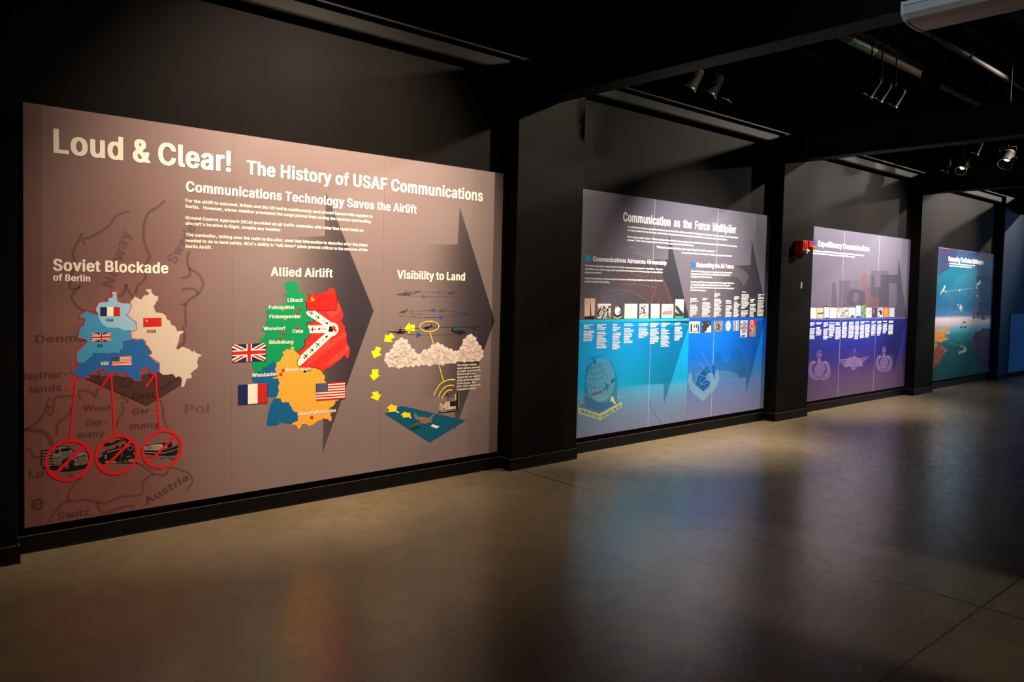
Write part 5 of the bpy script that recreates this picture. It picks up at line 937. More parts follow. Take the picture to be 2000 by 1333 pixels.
('E','cloud_light',9,(3843,1027,19.2,15.2,0)),
('E','cloud_dark',4,(3715,1041,21.9,18,0)),
('E','cloud_mid',5,(3709,1046,18.8,15.1,0)),
('E','cloud_mid',6,(3749,1003,17,13.9,0)),
('E','cloud_light',7,(3745,1008,14.6,11.6,0)),
('E','cloud_dark',8,(3713,1103,11.3,9.3,0)),
('E','cloud_light',9,(3710,1106,9.7,7.8,0)),
('E','cloud_dark',4,(3695,994,21.5,17.6,0)),
('E','cloud_mid',5,(3689,1000,18.4,14.8,0)),
('E','cloud_dark',6,(3741,1014,15.7,12.8,0)),
('E','cloud_light',7,(3737,1018,13.5,10.8,0)),
('E','cloud_dark',8,(3594,1047,11.2,9.3,0)),
('E','cloud_mid',9,(3591,1050,9.6,7.8,0)),
('E','cloud_mid',4,(3566,1071,16.2,13.5,0)),
('E','cloud_light',5,(3562,1075,13.9,11.3,0)),
('E','cloud_mid',6,(3867,1010,18.5,14.9,0)),
('E','cloud_light',7,(3863,1015,15.9,12.5,0)),
('E','cloud_dark',8,(3774,1047,10.6,8.7,0)),
('E','cloud_mid',9,(3771,1050,9.2,7.3,0)),
('E','cloud_dark',4,(3553,990,15.6,13,0)),
('E','cloud_light',5,(3550,994,13.4,10.9,0)),
('E','cloud_dark',6,(3668,1080,17,14,0)),
('E','cloud_light',7,(3663,1084,14.6,11.8,0)),
('E','cloud_mid',8,(3604,1071,13.8,11.4,0)),
('E','cloud_light',9,(3601,1075,11.9,9.6,0)),
('E','cloud_dark',4,(3729,1015,10.9,8.9,0)),
('E','cloud_light',5,(3727,1018,9.3,7.5,0)),
('E','cloud_mid',6,(3771,989,22.3,18.1,0)),
('E','cloud_light',7,(3765,995,19.1,15.2,0)),
('E','cloud_dark',8,(3880,1033,11.5,9.3,0)),
('E','cloud_light',9,(3877,1036,9.9,7.8,0)),
('E','cloud_mid',4,(3668,1066,20.9,17.2,0)),
('E','cloud_light',5,(3662,1071,18,14.5,0)),
('E','cloud_mid',6,(3814,1066,24,19.4,0)),
('E','cloud_mid',7,(3808,1072,20.6,16.3,0)),
('E','cloud_mid',8,(3549,1005,17.1,14.3,0)),
('E','cloud_light',9,(3545,1009,14.7,12,0)),
('E','cloud_dark',4,(3723,1091,11.4,9.3,0)),
('E','cloud_mid',5,(3720,1094,9.8,7.8,0)),
('E','cloud_mid',6,(3767,1102,13.7,11.1,0)),
('E','cloud_mid',7,(3763,1105,11.7,9.3,0)),
('E','cloud_dark',8,(3576,989,22.4,18.6,0)),
('E','cloud_light',9,(3570,995,19.2,15.6,0)),
('E','cloud_dark',4,(3657,1030,11,9.1,0)),
('E','cloud_light',5,(3654,1033,9.5,7.6,0)),
('E','cloud_dark',6,(3755,1023,22.5,18.4,0)),
('E','cloud_light',7,(3749,1029,19.3,15.4,0)),
('E','cloud_mid',8,(3670,1046,23.1,19,0)),
('E','cloud_light',9,(3665,1052,19.8,15.9,0)),
('E','cloud_mid',4,(3621,1074,13.8,11.4,0)),
('E','cloud_mid',5,(3618,1077,11.8,9.6,0)),
('E','cloud_mid',6,(3586,1059,18.8,15.6,0)),
('E','cloud_mid',7,(3581,1064,16.2,13.1,0)),
('E','cloud_dark',8,(3793,994,11.7,9.5,0)),
('E','cloud_light',9,(3790,997,10,8,0)),
('E','cloud_mid',4,(3539,1019,19.3,16.1,0)),
('E','cloud_light',5,(3534,1024,16.6,13.5,0)),
('E','cloud_mid',6,(3782,1097,11.1,9.1,0)),
('E','cloud_light',7,(3779,1100,9.6,7.6,0)),
('E','cloud_mid',8,(3778,1088,16.9,13.8,0)),
('E','cloud_light',9,(3774,1092,14.5,11.6,0)),
('E','cloud_mid',4,(3695,1081,12.5,10.3,0)),
('E','cloud_light',5,(3691,1085,10.8,8.6,0)),
('E','cloud_mid',6,(3815,1035,14.2,11.5,0)),
('E','cloud_light',7,(3811,1039,12.2,9.6,0)),
('E','cloud_dark',8,(3769,1018,13.8,11.2,0)),
('E','cloud_mid',9,(3766,1022,11.8,9.4,0)),
('E','cloud_mid',4,(3586,1072,17.7,14.7,0)),
('E','cloud_mid',5,(3581,1077,15.2,12.4,0))],
'cloud#3':[('P','cloud_mid',5,(1,((3891,1025),(3912,1072),(3948,1106),(3983,1176),(4028,1211),(4058,1220),(4104,1191),(4128,1148),(4168,1110),(4193,1066),(4194,1023),(4156,989),(4079,986),(3988,987),(3913,998)))),
('E','cloud_light',6,(3902,1030,17.7,14.2,0)),
('E','cloud_light',6,(3921,1073,17.8,14.2,0)),
('E','cloud_light',6,(3955,1105,17.9,14.3,0)),
('E','cloud_light',6,(3988,1170,18,14.3,0)),
('E','cloud_light',6,(4029,1202,18.1,14.4,0)),
('E','cloud_light',6,(4057,1210,18.2,14.4,0)),
('E','cloud_light',6,(4100,1183,18.4,14.5,0)),
('E','cloud_light',6,(4123,1143,18.5,14.5,0)),
('E','cloud_light',6,(4160,1108,18.6,14.6,0)),
('E','cloud_light',6,(4183,1068,18.7,14.6,0)),
('E','cloud_light',6,(4184,1028,18.7,14.6,0)),
('E','cloud_light',6,(4148,996,18.6,14.6,0)),
('E','cloud_light',6,(4077,994,18.4,14.5,0)),
('E','cloud_light',6,(3992,994,18,14.4,0)),
('E','cloud_light',6,(3923,1004,17.8,14.3,0)),
('E','cloud_dark',6,(4125,1078,8.7,6.9,0)),
('E','cloud_light',7,(4122,1080,7.5,5.8,0)),
('E','cloud_dark',8,(3950,1053,8.6,6.9,0)),
('E','cloud_light',9,(3948,1055,7.4,5.8,0)),
('E','cloud_mid',10,(4025,1080,15.4,12.2,0)),
('E','cloud_light',11,(4021,1083,13.2,10.2,0)),
('E','cloud_dark',6,(4084,1055,10.8,8.5,0)),
('E','cloud_mid',7,(4081,1058,9.3,7.1,0)),
('E','cloud_mid',8,(3988,1138,16.9,13.4,0)),
('E','cloud_light',9,(3983,1142,14.5,11.3,0)),
('E','cloud_mid',10,(4097,1124,8.6,6.8,0)),
('E','cloud_mid',11,(4095,1126,7.4,5.7,0)),
('E','cloud_mid',6,(3963,1074,10.6,8.5,0)),
('E','cloud_light',7,(3960,1077,9.1,7.1,0)),
('E','cloud_mid',8,(3968,1031,14.4,11.5,0)),
('E','cloud_mid',9,(3965,1034,12.3,9.6,0)),
('E','cloud_dark',10,(4025,1043,16.9,13.4,0)),
('E','cloud_mid',11,(4021,1047,14.5,11.2,0)),
('E','cloud_mid',6,(4012,1104,9.1,7.2,0)),
('E','cloud_light',7,(4010,1106,7.8,6.1,0)),
('E','cloud_dark',8,(4059,1118,14.1,11.2,0)),
('E','cloud_light',9,(4055,1122,12.2,9.4,0)),
('E','cloud_mid',10,(4112,1041,13.8,10.9,0)),
('E','cloud_light',11,(4108,1045,11.9,9.1,0)),
('E','cloud_mid',6,(4172,1066,14.4,11.3,0)),
('E','cloud_mid',7,(4168,1070,12.4,9.5,0)),
('E','cloud_mid',8,(3988,1101,16.4,13.1,0)),
('E','cloud_light',9,(3984,1105,14.1,11,0)),
('E','cloud_dark',10,(3966,1091,14.9,11.9,0)),
('E','cloud_light',11,(3962,1094,12.8,10,0)),
('E','cloud_mid',6,(4007,1080,14.6,11.6,0)),
('E','cloud_light',7,(4004,1083,12.5,9.7,0)),
('E','cloud_dark',8,(4056,1161,12.9,10.2,0)),
('E','cloud_light',9,(4052,1164,11.1,8.5,0)),
('E','cloud_dark',10,(4053,1040,11.8,9.3,0)),
('E','cloud_light',11,(4050,1042,10.1,7.8,0)),
('E','cloud_dark',6,(3963,1050,11.5,9.2,0)),
('E','cloud_mid',7,(3960,1053,9.9,7.7,0)),
('E','cloud_mid',8,(4012,1131,11.2,8.9,0)),
('E','cloud_light',9,(4009,1134,9.6,7.5,0)),
('E','cloud_mid',10,(4058,1008,13.6,10.8,0)),
('E','cloud_mid',11,(4054,1011,11.7,9,0)),
('E','cloud_mid',6,(4139,1041,16.6,13,0)),
('E','cloud_light',7,(4135,1045,14.2,10.9,0)),
('E','cloud_mid',8,(4036,1132,10.4,8.2,0)),
('E','cloud_light',9,(4033,1134,8.9,6.9,0)),
('E','cloud_dark',10,(4074,1080,8.8,6.9,0)),
('E','cloud_light',11,(4072,1082,7.5,5.8,0)),
('E','cloud_dark',6,(4017,1064,11.1,8.8,0)),
('E','cloud_mid',7,(4014,1067,9.5,7.4,0)),
('E','cloud_mid',8,(3981,1135,9.9,7.8,0)),
('E','cloud_mid',9,(3978,1137,8.5,6.6,0)),
('E','cloud_dark',10,(4092,1013,18.4,14.5,0)),
('E','cloud_light',11,(4087,1017,15.8,12.2,0)),
('E','cloud_mid',6,(4065,1165,15.8,12.5,0)),
('E','cloud_light',7,(4061,1169,13.6,10.5,0)),
('E','cloud_mid',8,(4021,1026,10.1,8,0)),
('E','cloud_light',9,(4018,1028,8.6,6.7,0)),
('E','cloud_dark',10,(3979,1058,10.7,8.6,0)),
('E','cloud_mid',11,(3976,1060,9.2,7.2,0)),
('E','cloud_dark',6,(4043,1038,13.1,10.4,0)),
('E','cloud_light',7,(4039,1041,11.2,8.7,0)),
('E','cloud_dark',8,(4147,1079,18.2,14.3,0)),
('E','cloud_light',9,(4142,1083,15.7,12,0)),
('E','cloud_mid',10,(4118,1055,13.8,10.8,0)),
('E','cloud_mid',11,(4114,1058,11.8,9.1,0)),
('E','cloud_mid',6,(4093,1086,13.7,10.8,0)),
('E','cloud_light',7,(4090,1089,11.8,9.1,0)),
('E','cloud_dark',8,(4090,1071,16.1,12.7,0)),
('E','cloud_light',9,(4086,1075,13.8,10.7,0)),
('E','cloud_mid',10,(4055,1021,14.4,11.4,0)),
('E','cloud_light',11,(4051,1025,12.4,9.6,0)),
('E','cloud_mid',6,(4003,1054,8.3,6.6,0)),
('E','cloud_mid',7,(4001,1056,7.2,5.6,0)),
('E','cloud_dark',8,(3940,1019,11.6,9.3,0)),
('E','cloud_light',9,(3937,1022,10,7.8,0)),
('E','cloud_mid',10,(4084,1168,12.9,10.1,0)),
('E','cloud_light',11,(4081,1171,11.1,8.5,0)),
('E','cloud_dark',6,(4024,1112,13.5,10.7,0)),
('E','cloud_mid',7,(4021,1115,11.6,9,0)),
('E','cloud_mid',8,(3964,1093,9.2,7.4,0)),
('E','cloud_mid',9,(3961,1095,7.9,6.2,0)),
('E','cloud_dark',10,(4078,1014,9.8,7.7,0)),
('E','cloud_light',11,(4075,1016,8.4,6.5,0)),
('E','cloud_mid',6,(4108,1105,14.6,11.5,0)),
('E','cloud_light',7,(4104,1109,12.5,9.6,0)),
('E','cloud_mid',8,(4085,1079,15.1,11.9,0)),
('E','cloud_light',9,(4081,1083,13,10,0)),
('E','cloud_dark',10,(4026,1010,9.6,7.6,0)),
('E','cloud_light',11,(4023,1012,8.2,6.4,0)),
('E','cloud_mid',6,(3961,1080,12.5,10,0)),
('E','cloud_light',7,(3958,1083,10.8,8.4,0)),
('E','cloud_mid',8,(4147,1101,16.5,12.9,0)),
('E','cloud_mid',9,(4143,1105,14.2,10.9,0)),
('E','cloud_dark',10,(4043,1074,13.5,10.7,0)),
('E','cloud_light',11,(4039,1078,11.6,9,0)),
('E','cloud_dark',6,(3948,1038,17.4,14,0)),
('E','cloud_light',7,(3943,1043,15,11.7,0)),
('E','cloud_dark',8,(4048,1027,15.5,12.3,0)),
('E','cloud_light',9,(4044,1031,13.4,10.3,0)),
('E','cloud_mid',10,(4144,1095,14.9,11.7,0)),
('E','cloud_light',11,(4140,1099,12.8,9.8,0)),
('E','cloud_dark',6,(4106,1086,10.2,8,0)),
('E','cloud_mid',7,(4104,1089,8.7,6.7,0))],
'caption':[('T','cream',6,('The simple-looking',3916.4,951.7,4126.4,949.5,16.7)),
('T','cream',6,('radar stations allowed',3917.1,924.9,4162.8,923.8,16.7)),
('T','cream',6,('air traffic controllers to',3917.7,898.7,4170.5,897.2,16.7)),
('T','cream',6,('find aircraft in the',3917.6,873.7,4115.4,871.9,16.7)),
('T','cream',6,('clouds and use radar to',3917.5,847.6,4174.2,846.9,16.7)),
('T','cream',6,('safely guide the planes',3917.4,821.4,4168.7,820.4,16.7)),
('T','cream',6,('to the runway. The',3916.6,795.8,4115.2,794.8,16.7)),
('T','cream',6,('CPN-4 GCA was used at',3916.5,769.7,4174,769.4,16.7)),
('T','cream',6,('Tempelhof in Berlin.',3916.4,743.4,4130.5,743.2,16.7))],
},
2:{
'chevron#1':[('P','chev3',1,(0,((6758,2246),(7176,1313),(7179,1266),(6705,1286),(5455,1297),(5430,1895),(6755,1973)))),
('P','chev3b',1,(0,((7175,1255),(6762,385),(6752,611),(5932,644),(5827,1249))))],
'chevron#2':[('P','chev4',1,(0,((8396,2272),(8781,1421),(8783,1303),(8135,1299),(7299,1288),(7312,1919),(8387,1968)))),
('P','chev4b',1,(0,((8766,1290),(8389,364),(8380,582),(7642,583),(7551,1260))))],
'background_drawing#1':[('P','ghost_red',2,(1,((5889,1721),(6015,1844),(6149,1871),(6255,1807),(6412,1834),(6609,1863),(6709,1737),(6810,1610),(6937,1384),(6635,1358),(6482,1503),(6161,1615),(5959,1623)))),
('S','ghost_line',3,(5.5,0,1,((5756,1470),(5720,1567),(5724,1664),(5788,1826),(5910,1972),(6056,2044),(6156,2082),(6243,2053),(6367,2025),(6496,1939),(6612,1816),(6730,1679),(6836,1480)))),
('S','ghost_line',3,(5.5,0,1,((5772,1470),(5753,1546),(5813,1611),(5959,1634),(6161,1615),(6373,1537),(6501,1480)))),
('S','ghost_line',3,(5.7,0,1,((6096,1902),(6076,1968),(6142,2009),(6280,2010),(6405,1970),(6444,1892),(6414,1788),(6291,1774),(6151,1826),(6096,1902)))),
('S','ghost_line',3,(5.6,0,1,((6056,2033),(6105,2080),(6173,2072),(6209,2040),(6477,1962),(6573,1850)))),
('S','ghost_line',3,(5.5,0,1,((5987,1745),(5950,1831),(6061,1945)))),
('S','ghost_line',3,(5.8,0,1,((6533,1573),(6564,1677),(6540,1780)))),
('S','ghost_line',3,(5.6,0,1,((6219,1839),(6322,1854),(6372,1912)))),
('S','ghost_line',3,(5.6,0,1,((6022,1690),(6260,1694),(6546,1665)))),
('S','ghost_line',3,(5.8,0,1,((6483,1480),(6514,1572),(6530,1619)))),
('S','ghost_line',3,(5.8,0,1,((6672,1363),(6612,1457),(6625,1550))))],
'background_drawing#2':[('P','ghost_pale',3,(1,((7550,1698),(7634,1852),(7802,1930),(8027,1956),(8248,1898),(8356,1825),(8260,1714),(8225,1737),(8103,1800),(7905,1814),(7780,1765),(7737,1692)))),
('S','shade2',3,(4.6,0,1,((7780,1765),(7841,1803),(7986,1825),(8120,1791),(8242,1728)))),
('S','shade2',3,(4.7,0,1,((8027,1956),(8248,1898),(8374,1816),(8277,1710))))],
'main_title':[('T','white',6,('Communication  as  the  Force  Multiplier',5993.4,2332.3,8044,2334.2,93.4))],
'intro_paragraph':[('T','white',6,('The difference between a group of aircraft and an air force is the ability to unite the individual planes through a common network, share the capabilities',6066.5,2271.7,8092.4,2277,18.8)),
('T','white',6,('of unique systems across the force, and maintain command and control of a mission. The difference is the science of communications.',6065.7,2237.8,7865.8,2240.1,18.8)),
('T','white',6,('Often simply called "Comm," Communications Airmen build and operate the unseen network that unites the Department of the Air Force\'s tremendous',6065.3,2169.3,8079.1,2173.5,18.8)),
('T','white',6,('airpower. Their work can place them on the leading edge of both combat and science.',6066.8,2137.2,7214.6,2139,18.9))],
'quotation':[('T','white',6,('"Without communication, the only thing I control is my desk."',6543.8,2087.1,7634.9,2089.9,22.1)),
('T','white',6,('- General Thomas Power, Commander in Chief, Strategic Air Command',6974.6,2049.2,7971.5,2052.1,18.7))],
'section_heading#1':[('T','white',6,('Communications Advances Airmanship',5560.6,1908.2,6727.7,1910.8,46.4))],
'heading_marker#1':[('P','sq_cyan',6,(0,((5449,1960),(5520,1963),(5519,1907),(5452,1902))))],
'section_text#1':[('T','white',6,("The Army's first pilots' daring feats of aviation demonstrated airpower's capabilities. They also",5453.7,1852.9,6669.1,1853,17.8)),
('T','white',6,('identified where technology could standardize and improve the infrastructure of early airfields',5455.1,1819.4,6667,1820.3,17.8)),
('T','white',6,('across the country.',5453.5,1785.9,5697.7,1787.3,17.8)),
('T','white',6,('Early investments in communication focused on delivering navigation and weather information',5454.4,1728.4,6671.7,1730.8,17.8)),
('T','white',6,('aviators needed to fly safely.',5455.6,1698.1,5820.9,1696.5,17.8))],
'section_heading#2':[('T','white',6,('Networking the Air Force',7276,1906.8,8021.4,1911.1,52.3))],
'heading_marker#2':[('P','sq_blue',6,(0,((7178,1961),(7244,1963),(7244,1908),(7177,1907))))],
'section_text#2':[('T','white',6,('The need to develop a system of communication that transmits',7174.4,1850.6,7989.1,1851,19.9)),
('T','white',6,('information across distances or battlefields is fundamental to',7174.7,1819.5,7956.6,1822.5,19.9)),
('T','white',6,('unifying the promise of airpower.',7176.5,1787.5,7591,1790.1,19.9)),
('T','white',6,('From the signal flares and telegraph wires of the early Air Service to',7177,1726.8,8041.1,1730.1,19.9)),
('T','white',6,('the futuristic satellites and integrated networks of today, the',7178.7,1696.5,7961,1700.1,20)),
('T','white',6,('Department of the Air Force has always been on the leading edge of',7172.7,1666.7,8045.7,1667.8,18.8)),
('T','white',6,('information integration.',7174.4,1636.5,7475.3,1635.7,18.8))],
'timeline_stripe#1':[('P','cyan',3,(0,((5394,1328),(7182,1328),(7183,1299),(5395,1299)))),
('P','cyan_dark',4,(0,((5395,1316),(7182,1316),(7183,1311),(5395,1311))))],
'timeline_stripe#2':[('P','blue_dark',6,(0,((7172,1328),(8809,1325),(8809,1302),(7172,1297)))),
('P','blue_line',7,(0,((7171,1311),(8808,1309),(8809,1305),(7171,1307))))],
'timeline_entry#1':[('M','white',5,(5458.8,1283.1,15.4,11,(131,64,99))),
('M','white',5,(5459,1221.4,15.4,10.5,(147,147,119,143,131,127,119)))],
'timeline_entry#2':[('M','white',5,(5651.2,1283.9,15.7,11.2,(136,86,136,119))),
('M','white',5,(5652,1208.2,15.7,10.7,(119,144,124,99,132,140,148,119,124,148,144)))],
'timeline_entry#3':[('M','white',5,(5884.7,1284.1,16,11.5,(77,64,116,99,64))),
('M','white',5,(5886.2,1193.6,16.1,10.9,(125,129,103,112,95,107,129,103,107,120,95)))],
'timeline_entry#4':[('M','white',5,(6060.2,1284.9,16.3,11.6,(124,146))),
('M','white',5,(6059.8,1236.7,16.3,11.1,(97,155,151,120,133,124,97,93,146,137)))],
'timeline_entry#5':[('M','white',5,(6293.2,1283.7,16.6,11.9,(152,143))),
('M','white',5,(6292.7,1237.5,16.6,11.3,(138,152,134,161,166,143,92)))],
'timeline_entry#6':[('M','white',5,(6485.7,1283.3,16.9,12.1,(143,119,100))),
('M','white',5,(6485.8,1223,16.9,11.5,(143,114,148,148,110,143,157,138,143,81)))],
'timeline_entry#7':[('M','white',5,(6672.8,1283.1,17.2,12.3,(153,108,79))),
('M','white',5,(6673.1,1221.8,17.2,11.7,(74,138,108,148,113,133,148,118,138,157,118,143)))],
'timeline_entry#8':[('M','white',5,(6911.5,1282.1,17.5,12.5,(102,77))),
('M','white',5,(6911,1235.3,17.5,11.9,(128,133,92,138,148,143,143,97,92)))],
'timeline_entry#9':[('M','white',5,(7180.6,1555.7,15.1,10.4,(122,114,148,22))),
('M','white',5,(7179.6,1480.1,15.1,9.9,(114,127,144,148,148,122,131,118,52)))],
'timeline_entry#10':[('M','white',5,(7414.7,1557,15.4,10.6,(104,68))),
('M','white',5,(7412.1,1509.1,15.4,10.1,(140,163,140,172,154,136,159,159,118,118,154)))],
'timeline_entry#11':[('M','white',5,(7647.7,1616.1,15.7,10.8,(108,113,66))),
('M','white',5,(7645.9,1552.8,15.7,10.3,(113,136,146,141,99,146,117,136,146,136,113,103,146,61)))],
'timeline_entry#12':[('M','white',5,(7884.5,1535.7,16,11,(97,117,107))),
('M','white',5,(7882.6,1474,16,10.5,(127,132,127,93,97,132,132,136,127)))],
'timeline_entry#13':[('M','white',5,(8056.1,1582.6,16.2,11.2,(110,105,65))),
('M','white',5,(8054,1521.2,16.2,10.6,(65,90,130,110,95,75,105,105,85,115,110,90)))],
'timeline_entry#14':[('M','white',5,(8218.1,1643,16.4,11.3,(97,))),
('M','white',5,(8214.1,1610.2,16.4,10.7,(159,159,174,138,154,128,169,164,143,123,82,0,159,143,159,123,102)))],
'timeline_entry#15':[('M','white',5,(8409.6,1554.7,16.6,11.4,(105,79,63))),
('M','white',5,(8407.5,1491.7,16.6,10.9,(126,121,95,116,137,142,90,79,95,100)))],
'timeline_entry#16':[('M','white',5,(8580.3,1615.2,16.8,11.6,(146,65,140,130))),
('M','white',5,(8579.1,1538.1,16.8,11,(146,130,135,119,151,135,103,146,151,140,140,135)))],
'photograph#1':[('P','ph_beige',3,(0,((5458,1539),(5612,1540),(5608,1336),(5465,1338)))),
('P','ph_dark',4,(0,((5465,1338),(5466,1360),(5499,1366),(5547,1365),(5607,1370),(5608,1336)))),
('S','ph_dark',4,(5,0,0,((5542,1523),(5549,1365)))),
('P','ph_dark',4,(0,((5543,1365),(5541,1492),(5548,1492),(5564,1364)))),
('P','ph_dark',4,(0,((5480,1497),(5508,1499),(5501,1492),(5486,1492))))],
'photograph#2':[('P','ph_crowd',3,(0,((5648,1488),(5848,1488),(5848,1336),(5651,1337)))),
('P','ph_cream',4,(0,((5648,1488),(5848,1488),(5847,1464),(5779,1470),(5713,1464),(5650,1453))))],
'photograph#3':[('P','ph_cream',3,(0,((6060,1488),(6262,1488),(6263,1334),(6060,1334)))),
('S','ph_faint',4,(2.3,0,0,((6067,1466),(6072,1353)))),
('S','ph_faint',4,(2.3,0,0,((6084,1459),(6088,1361)))),
('S','ph_faint',4,(2.3,0,0,((6101,1452),(6105,1369)))),
('S','ph_faint',4,(2.3,0,0,((6117,1466),(6121,1377)))),
('S','ph_faint',4,(2.3,0,0,((6134,1459),(6139,1352)))),
('S','ph_faint',4,(2.3,0,0,((6151,1452),(6156,1360)))),
('S','ph_faint',4,(2.3,0,0,((6168,1466),(6172,1368)))),
('S','ph_faint',4,(2.4,0,0,((6185,1459),(6189,1376)))),
('S','ph_faint',4,(2.4,0,0,((6203,1452),(6207,1351)))),
('S','ph_faint',4,(2.4,0,0,((6219,1466),(6224,1359)))),
('S','ph_faint',4,(2.4,0,0,((6237,1459),(6241,1367)))),
('S','ph_faint',4,(2.4,0,0,((6076,1463),(6241,1466)))),
('S','ph_faint',4,(2.4,0,0,((6076,1450),(6241,1453)))),
('S','ph_faint',4,(2.4,0,0,((6077,1438),(6242,1440)))),
('S','ph_faint',4,(2.4,0,0,((6077,1425),(6243,1427)))),
('S','ph_faint',4,(2.4,0,0,((6078,1412),(6243,1414)))),
('S','ph_faint',4,(2.4,0,0,((6079,1399),(6244,1401)))),
('S','ph_faint',4,(2.4,0,0,((6079,1386),(6244,1388)))),
('S','ph_faint',4,(2.4,0,0,((6080,1374),(6245,1375)))),
('S','ph_faint',4,(2.4,0,0,((6080,1361),(6246,1362))))],
'photograph#4':[('P','ph_cream',3,(0,((6296,1488),(6447,1488),(6450,1333),(6297,1334)))),
('P','ph_trees',4,(0,((6300,1463),(6397,1471),(6395,1415),(6447,1402),(6449,1354),(6299,1353))))],
'photograph#5':[('P','ph_cream',3,(0,((6485,1488),(6635,1487),(6639,1333),(6488,1333)))),
('S','ph_faint',4,(8.5,0,0,((6564,1420),(6561,1389))))],
'photograph#6':[('P','ph_cream',3,(0,((6672,1486),(6875,1485),(6878,1335),(6670,1335)))),
('P','ph_grey',4,(0,((6683,1370),(6696,1400),(6745,1412),(6775,1406),(6772,1455),(6782,1455),(6786,1412),(6819,1415),(6818,1461),(6829,1461),(6836,1418),(6864,1412),(6861,1371),(6827,1365),(6786,1375),(6767,1364))))],
'photograph#7':[('P','ph_cream',3,(0,((6908,1541),(7064,1540),(7063,1335),(6911,1335)))),
('P','ph_green',4,(0,((6913,1477),(6942,1467),(6974,1449),(7006,1423),(7038,1404),(7063,1385),(7062,1350),(6913,1352),(6913,1405),(6957,1386),(6988,1373),(6945,1411),(6913,1436)))),
('P','ph_grey',4,(0,((6913,1352),(7062,1350),(7063,1335),(6911,1335)))),
('P','ph_dark',4,(0,((6961,1502),(6995,1474),(6983,1474)))),
('P','ph_dark',4,(0,((7021,1439),(7063,1426),(7063,1420))))],
'squadron_crest':[('P','crest_navy',3,(0,((5902,1464),(6001,1466),(6001,1365),(5955,1343),(5898,1366)))),
('E','white',4,(5952,1415,44.8,44.9,0)),
('P','crest_yellow',4,(0,((5890,1364),(5955,1344),(6019,1365),(6019,1351),(5953,1332),(5888,1349)))),
('P','crest_olive',4,(0,((5905,1461),(5941,1466),(5950,1449),(5912,1441)))),
('S','crest_navy',5,(6.9,0,0,((5957,1389),(5991,1411)))),
('S','dark_red',5,(4.6,0,0,((5953,1392),(5978,1406))))],
'photograph#8':[('P','ph_cream',3,(0,((7174,1289),(7376,1290),(7377,1158),(7181,1161)))),
('P','ph_dark',4,(0,((7205,1169),(7200,1250),(7207,1265),(7222,1265),(7230,1249),(7234,1170)))),
('P','ph_dark',4,(0,((7265,1212),(7262,1249),(7266,1264),(7276,1264),(7282,1248),(7284,1217)))),
('P','ph_dark',4,(0,((7303,1211),(7301,1248),(7306,1264),(7316,1264),(7323,1248),(7324,1216)))),
('P','ph_dark',4,(0,((7340,1165),(7335,1247),(7340,1263),(7353,1263),(7360,1247),(7365,1167)))),
('P','ph_grey2',4,(0,((7245,1194),(7333,1197),(7330,1162),(7244,1162))))],
'photograph#9':[('P','ph_dark2',3,(0,((7417,1291),(7602,1294),(7604,1159),(7420,1160)))),
('P','white',4,(0,((7474,1162),(7527,1185),(7516,1217),(7544,1206),(7561,1232),(7579,1243),(7602,1231),(7604,1159)))),
('P','white',4,(0,((7423,1267),(7441,1256),(7429,1240)))),
('P','white',4,(0,((7540,1273),(7552,1265),(7541,1259))))],
'photograph#10':[('P','ph_mid',3,(0,((7652,1290),(7837,1291),(7838,1162),(7655,1161)))),
('P','ph_dark2',4,(0,((7710,1240),(7756,1256),(7777,1222),(7770,1190),(7732,1185),(7702,1213)))),
('P','ph_cream2',4,(0,((7724,1232),(7741,1229),(7738,1207),(7726,1210)))),
('S','ph_cream2',4,(2.7,0,0,((7665,1279),(7681,1257)))),
('S','ph_cream2',4,(2.7,0,0,((7690,1272),(7704,1249)))),
('S','ph_cream2',4,(2.7,0,0,((7715,1265),(7726,1256)))),
('S','ph_cream2',4,(2.7,0,0,((7739,1278),(7749,1248)))),
('S','ph_cream2',4,(2.7,0,0,((7764,1271),(7771,1255)))),
('S','ph_cream2',4,(2.7,0,0,((7789,1264),(7795,1247)))),
('S','ph_cream2',4,(2.7,0,0,((7813,1277),(7817,1255))))],
'photograph#11':[('P','ph_grey2',3,(0,((8055,1287),(8180,1290),(8178,1167),(8058,1167)))),
('P','ph_dark2',4,(0,((8093,1287),(8107,1288),(8107,1168),(8094,1168)))),
('P','white',4,(0,((8115,1286),(8137,1287),(8137,1168),(8116,1168)))),
('S','ph_dark2',4,(11.3,0,0,((8138,1266),(8137,1176))))],
'photograph#12':[('P','ph_cream2',3,(0,((8216,1287),(8365,1289),(8365,1083),(8217,1083)))),
('P','ph_grey',4,(0,((8262,1275),(8329,1280),(8342,1154),(8308,1120),(8262,1127),(8244,1162)))),
('P','ph_dark',4,(0,((8230,1253),(8248,1254),(8250,1230),(8230,1229)))),
('P','ph_dark',4,(0,((8331,1254),(8351,1255),(8351,1230),(8332,1229)))),
('P','ph_dark',4,(0,((8233,1207),(8251,1208),(8253,1184),(8233,1184)))),
('P','ph_dark',4,(0,((8334,1209),(8354,1209),(8354,1184),(8335,1184)))),
('P','ph_dark2',4,(0,((8237,1108),(8330,1111),(8326,1091),(8239,1088))))],
'photograph#13':[('P','ph_mid',3,(0,((8411,1293),(8559,1293),(8557,1086),(8415,1083)))),
('P','soviet_red',4,(0,((8411,1293),(8559,1293),(8559,1224),(8501,1208),(8463,1151),(8417,1129)))),
('P','ph_orange',5,(0,((8465,1191),(8496,1202),(8509,1173),(8495,1141),(8463,1139)))),
('S','white',5,(6.9,0,0,((8418,1186),(8435,1243),(8471,1260),(8465,1197),(8455,1180)))),
('S','white',5,(6.9,0,0,((8423,1267),(8464,1289),(8497,1265),(8499,1208)))),
('P','soviet_red',5,(0,((8414,1094),(8445,1102),(8467,1084),(8417,1083))))],
'round_seal':[('E','seal_pink',3,(7951,1227,54.8,62.8,0)),
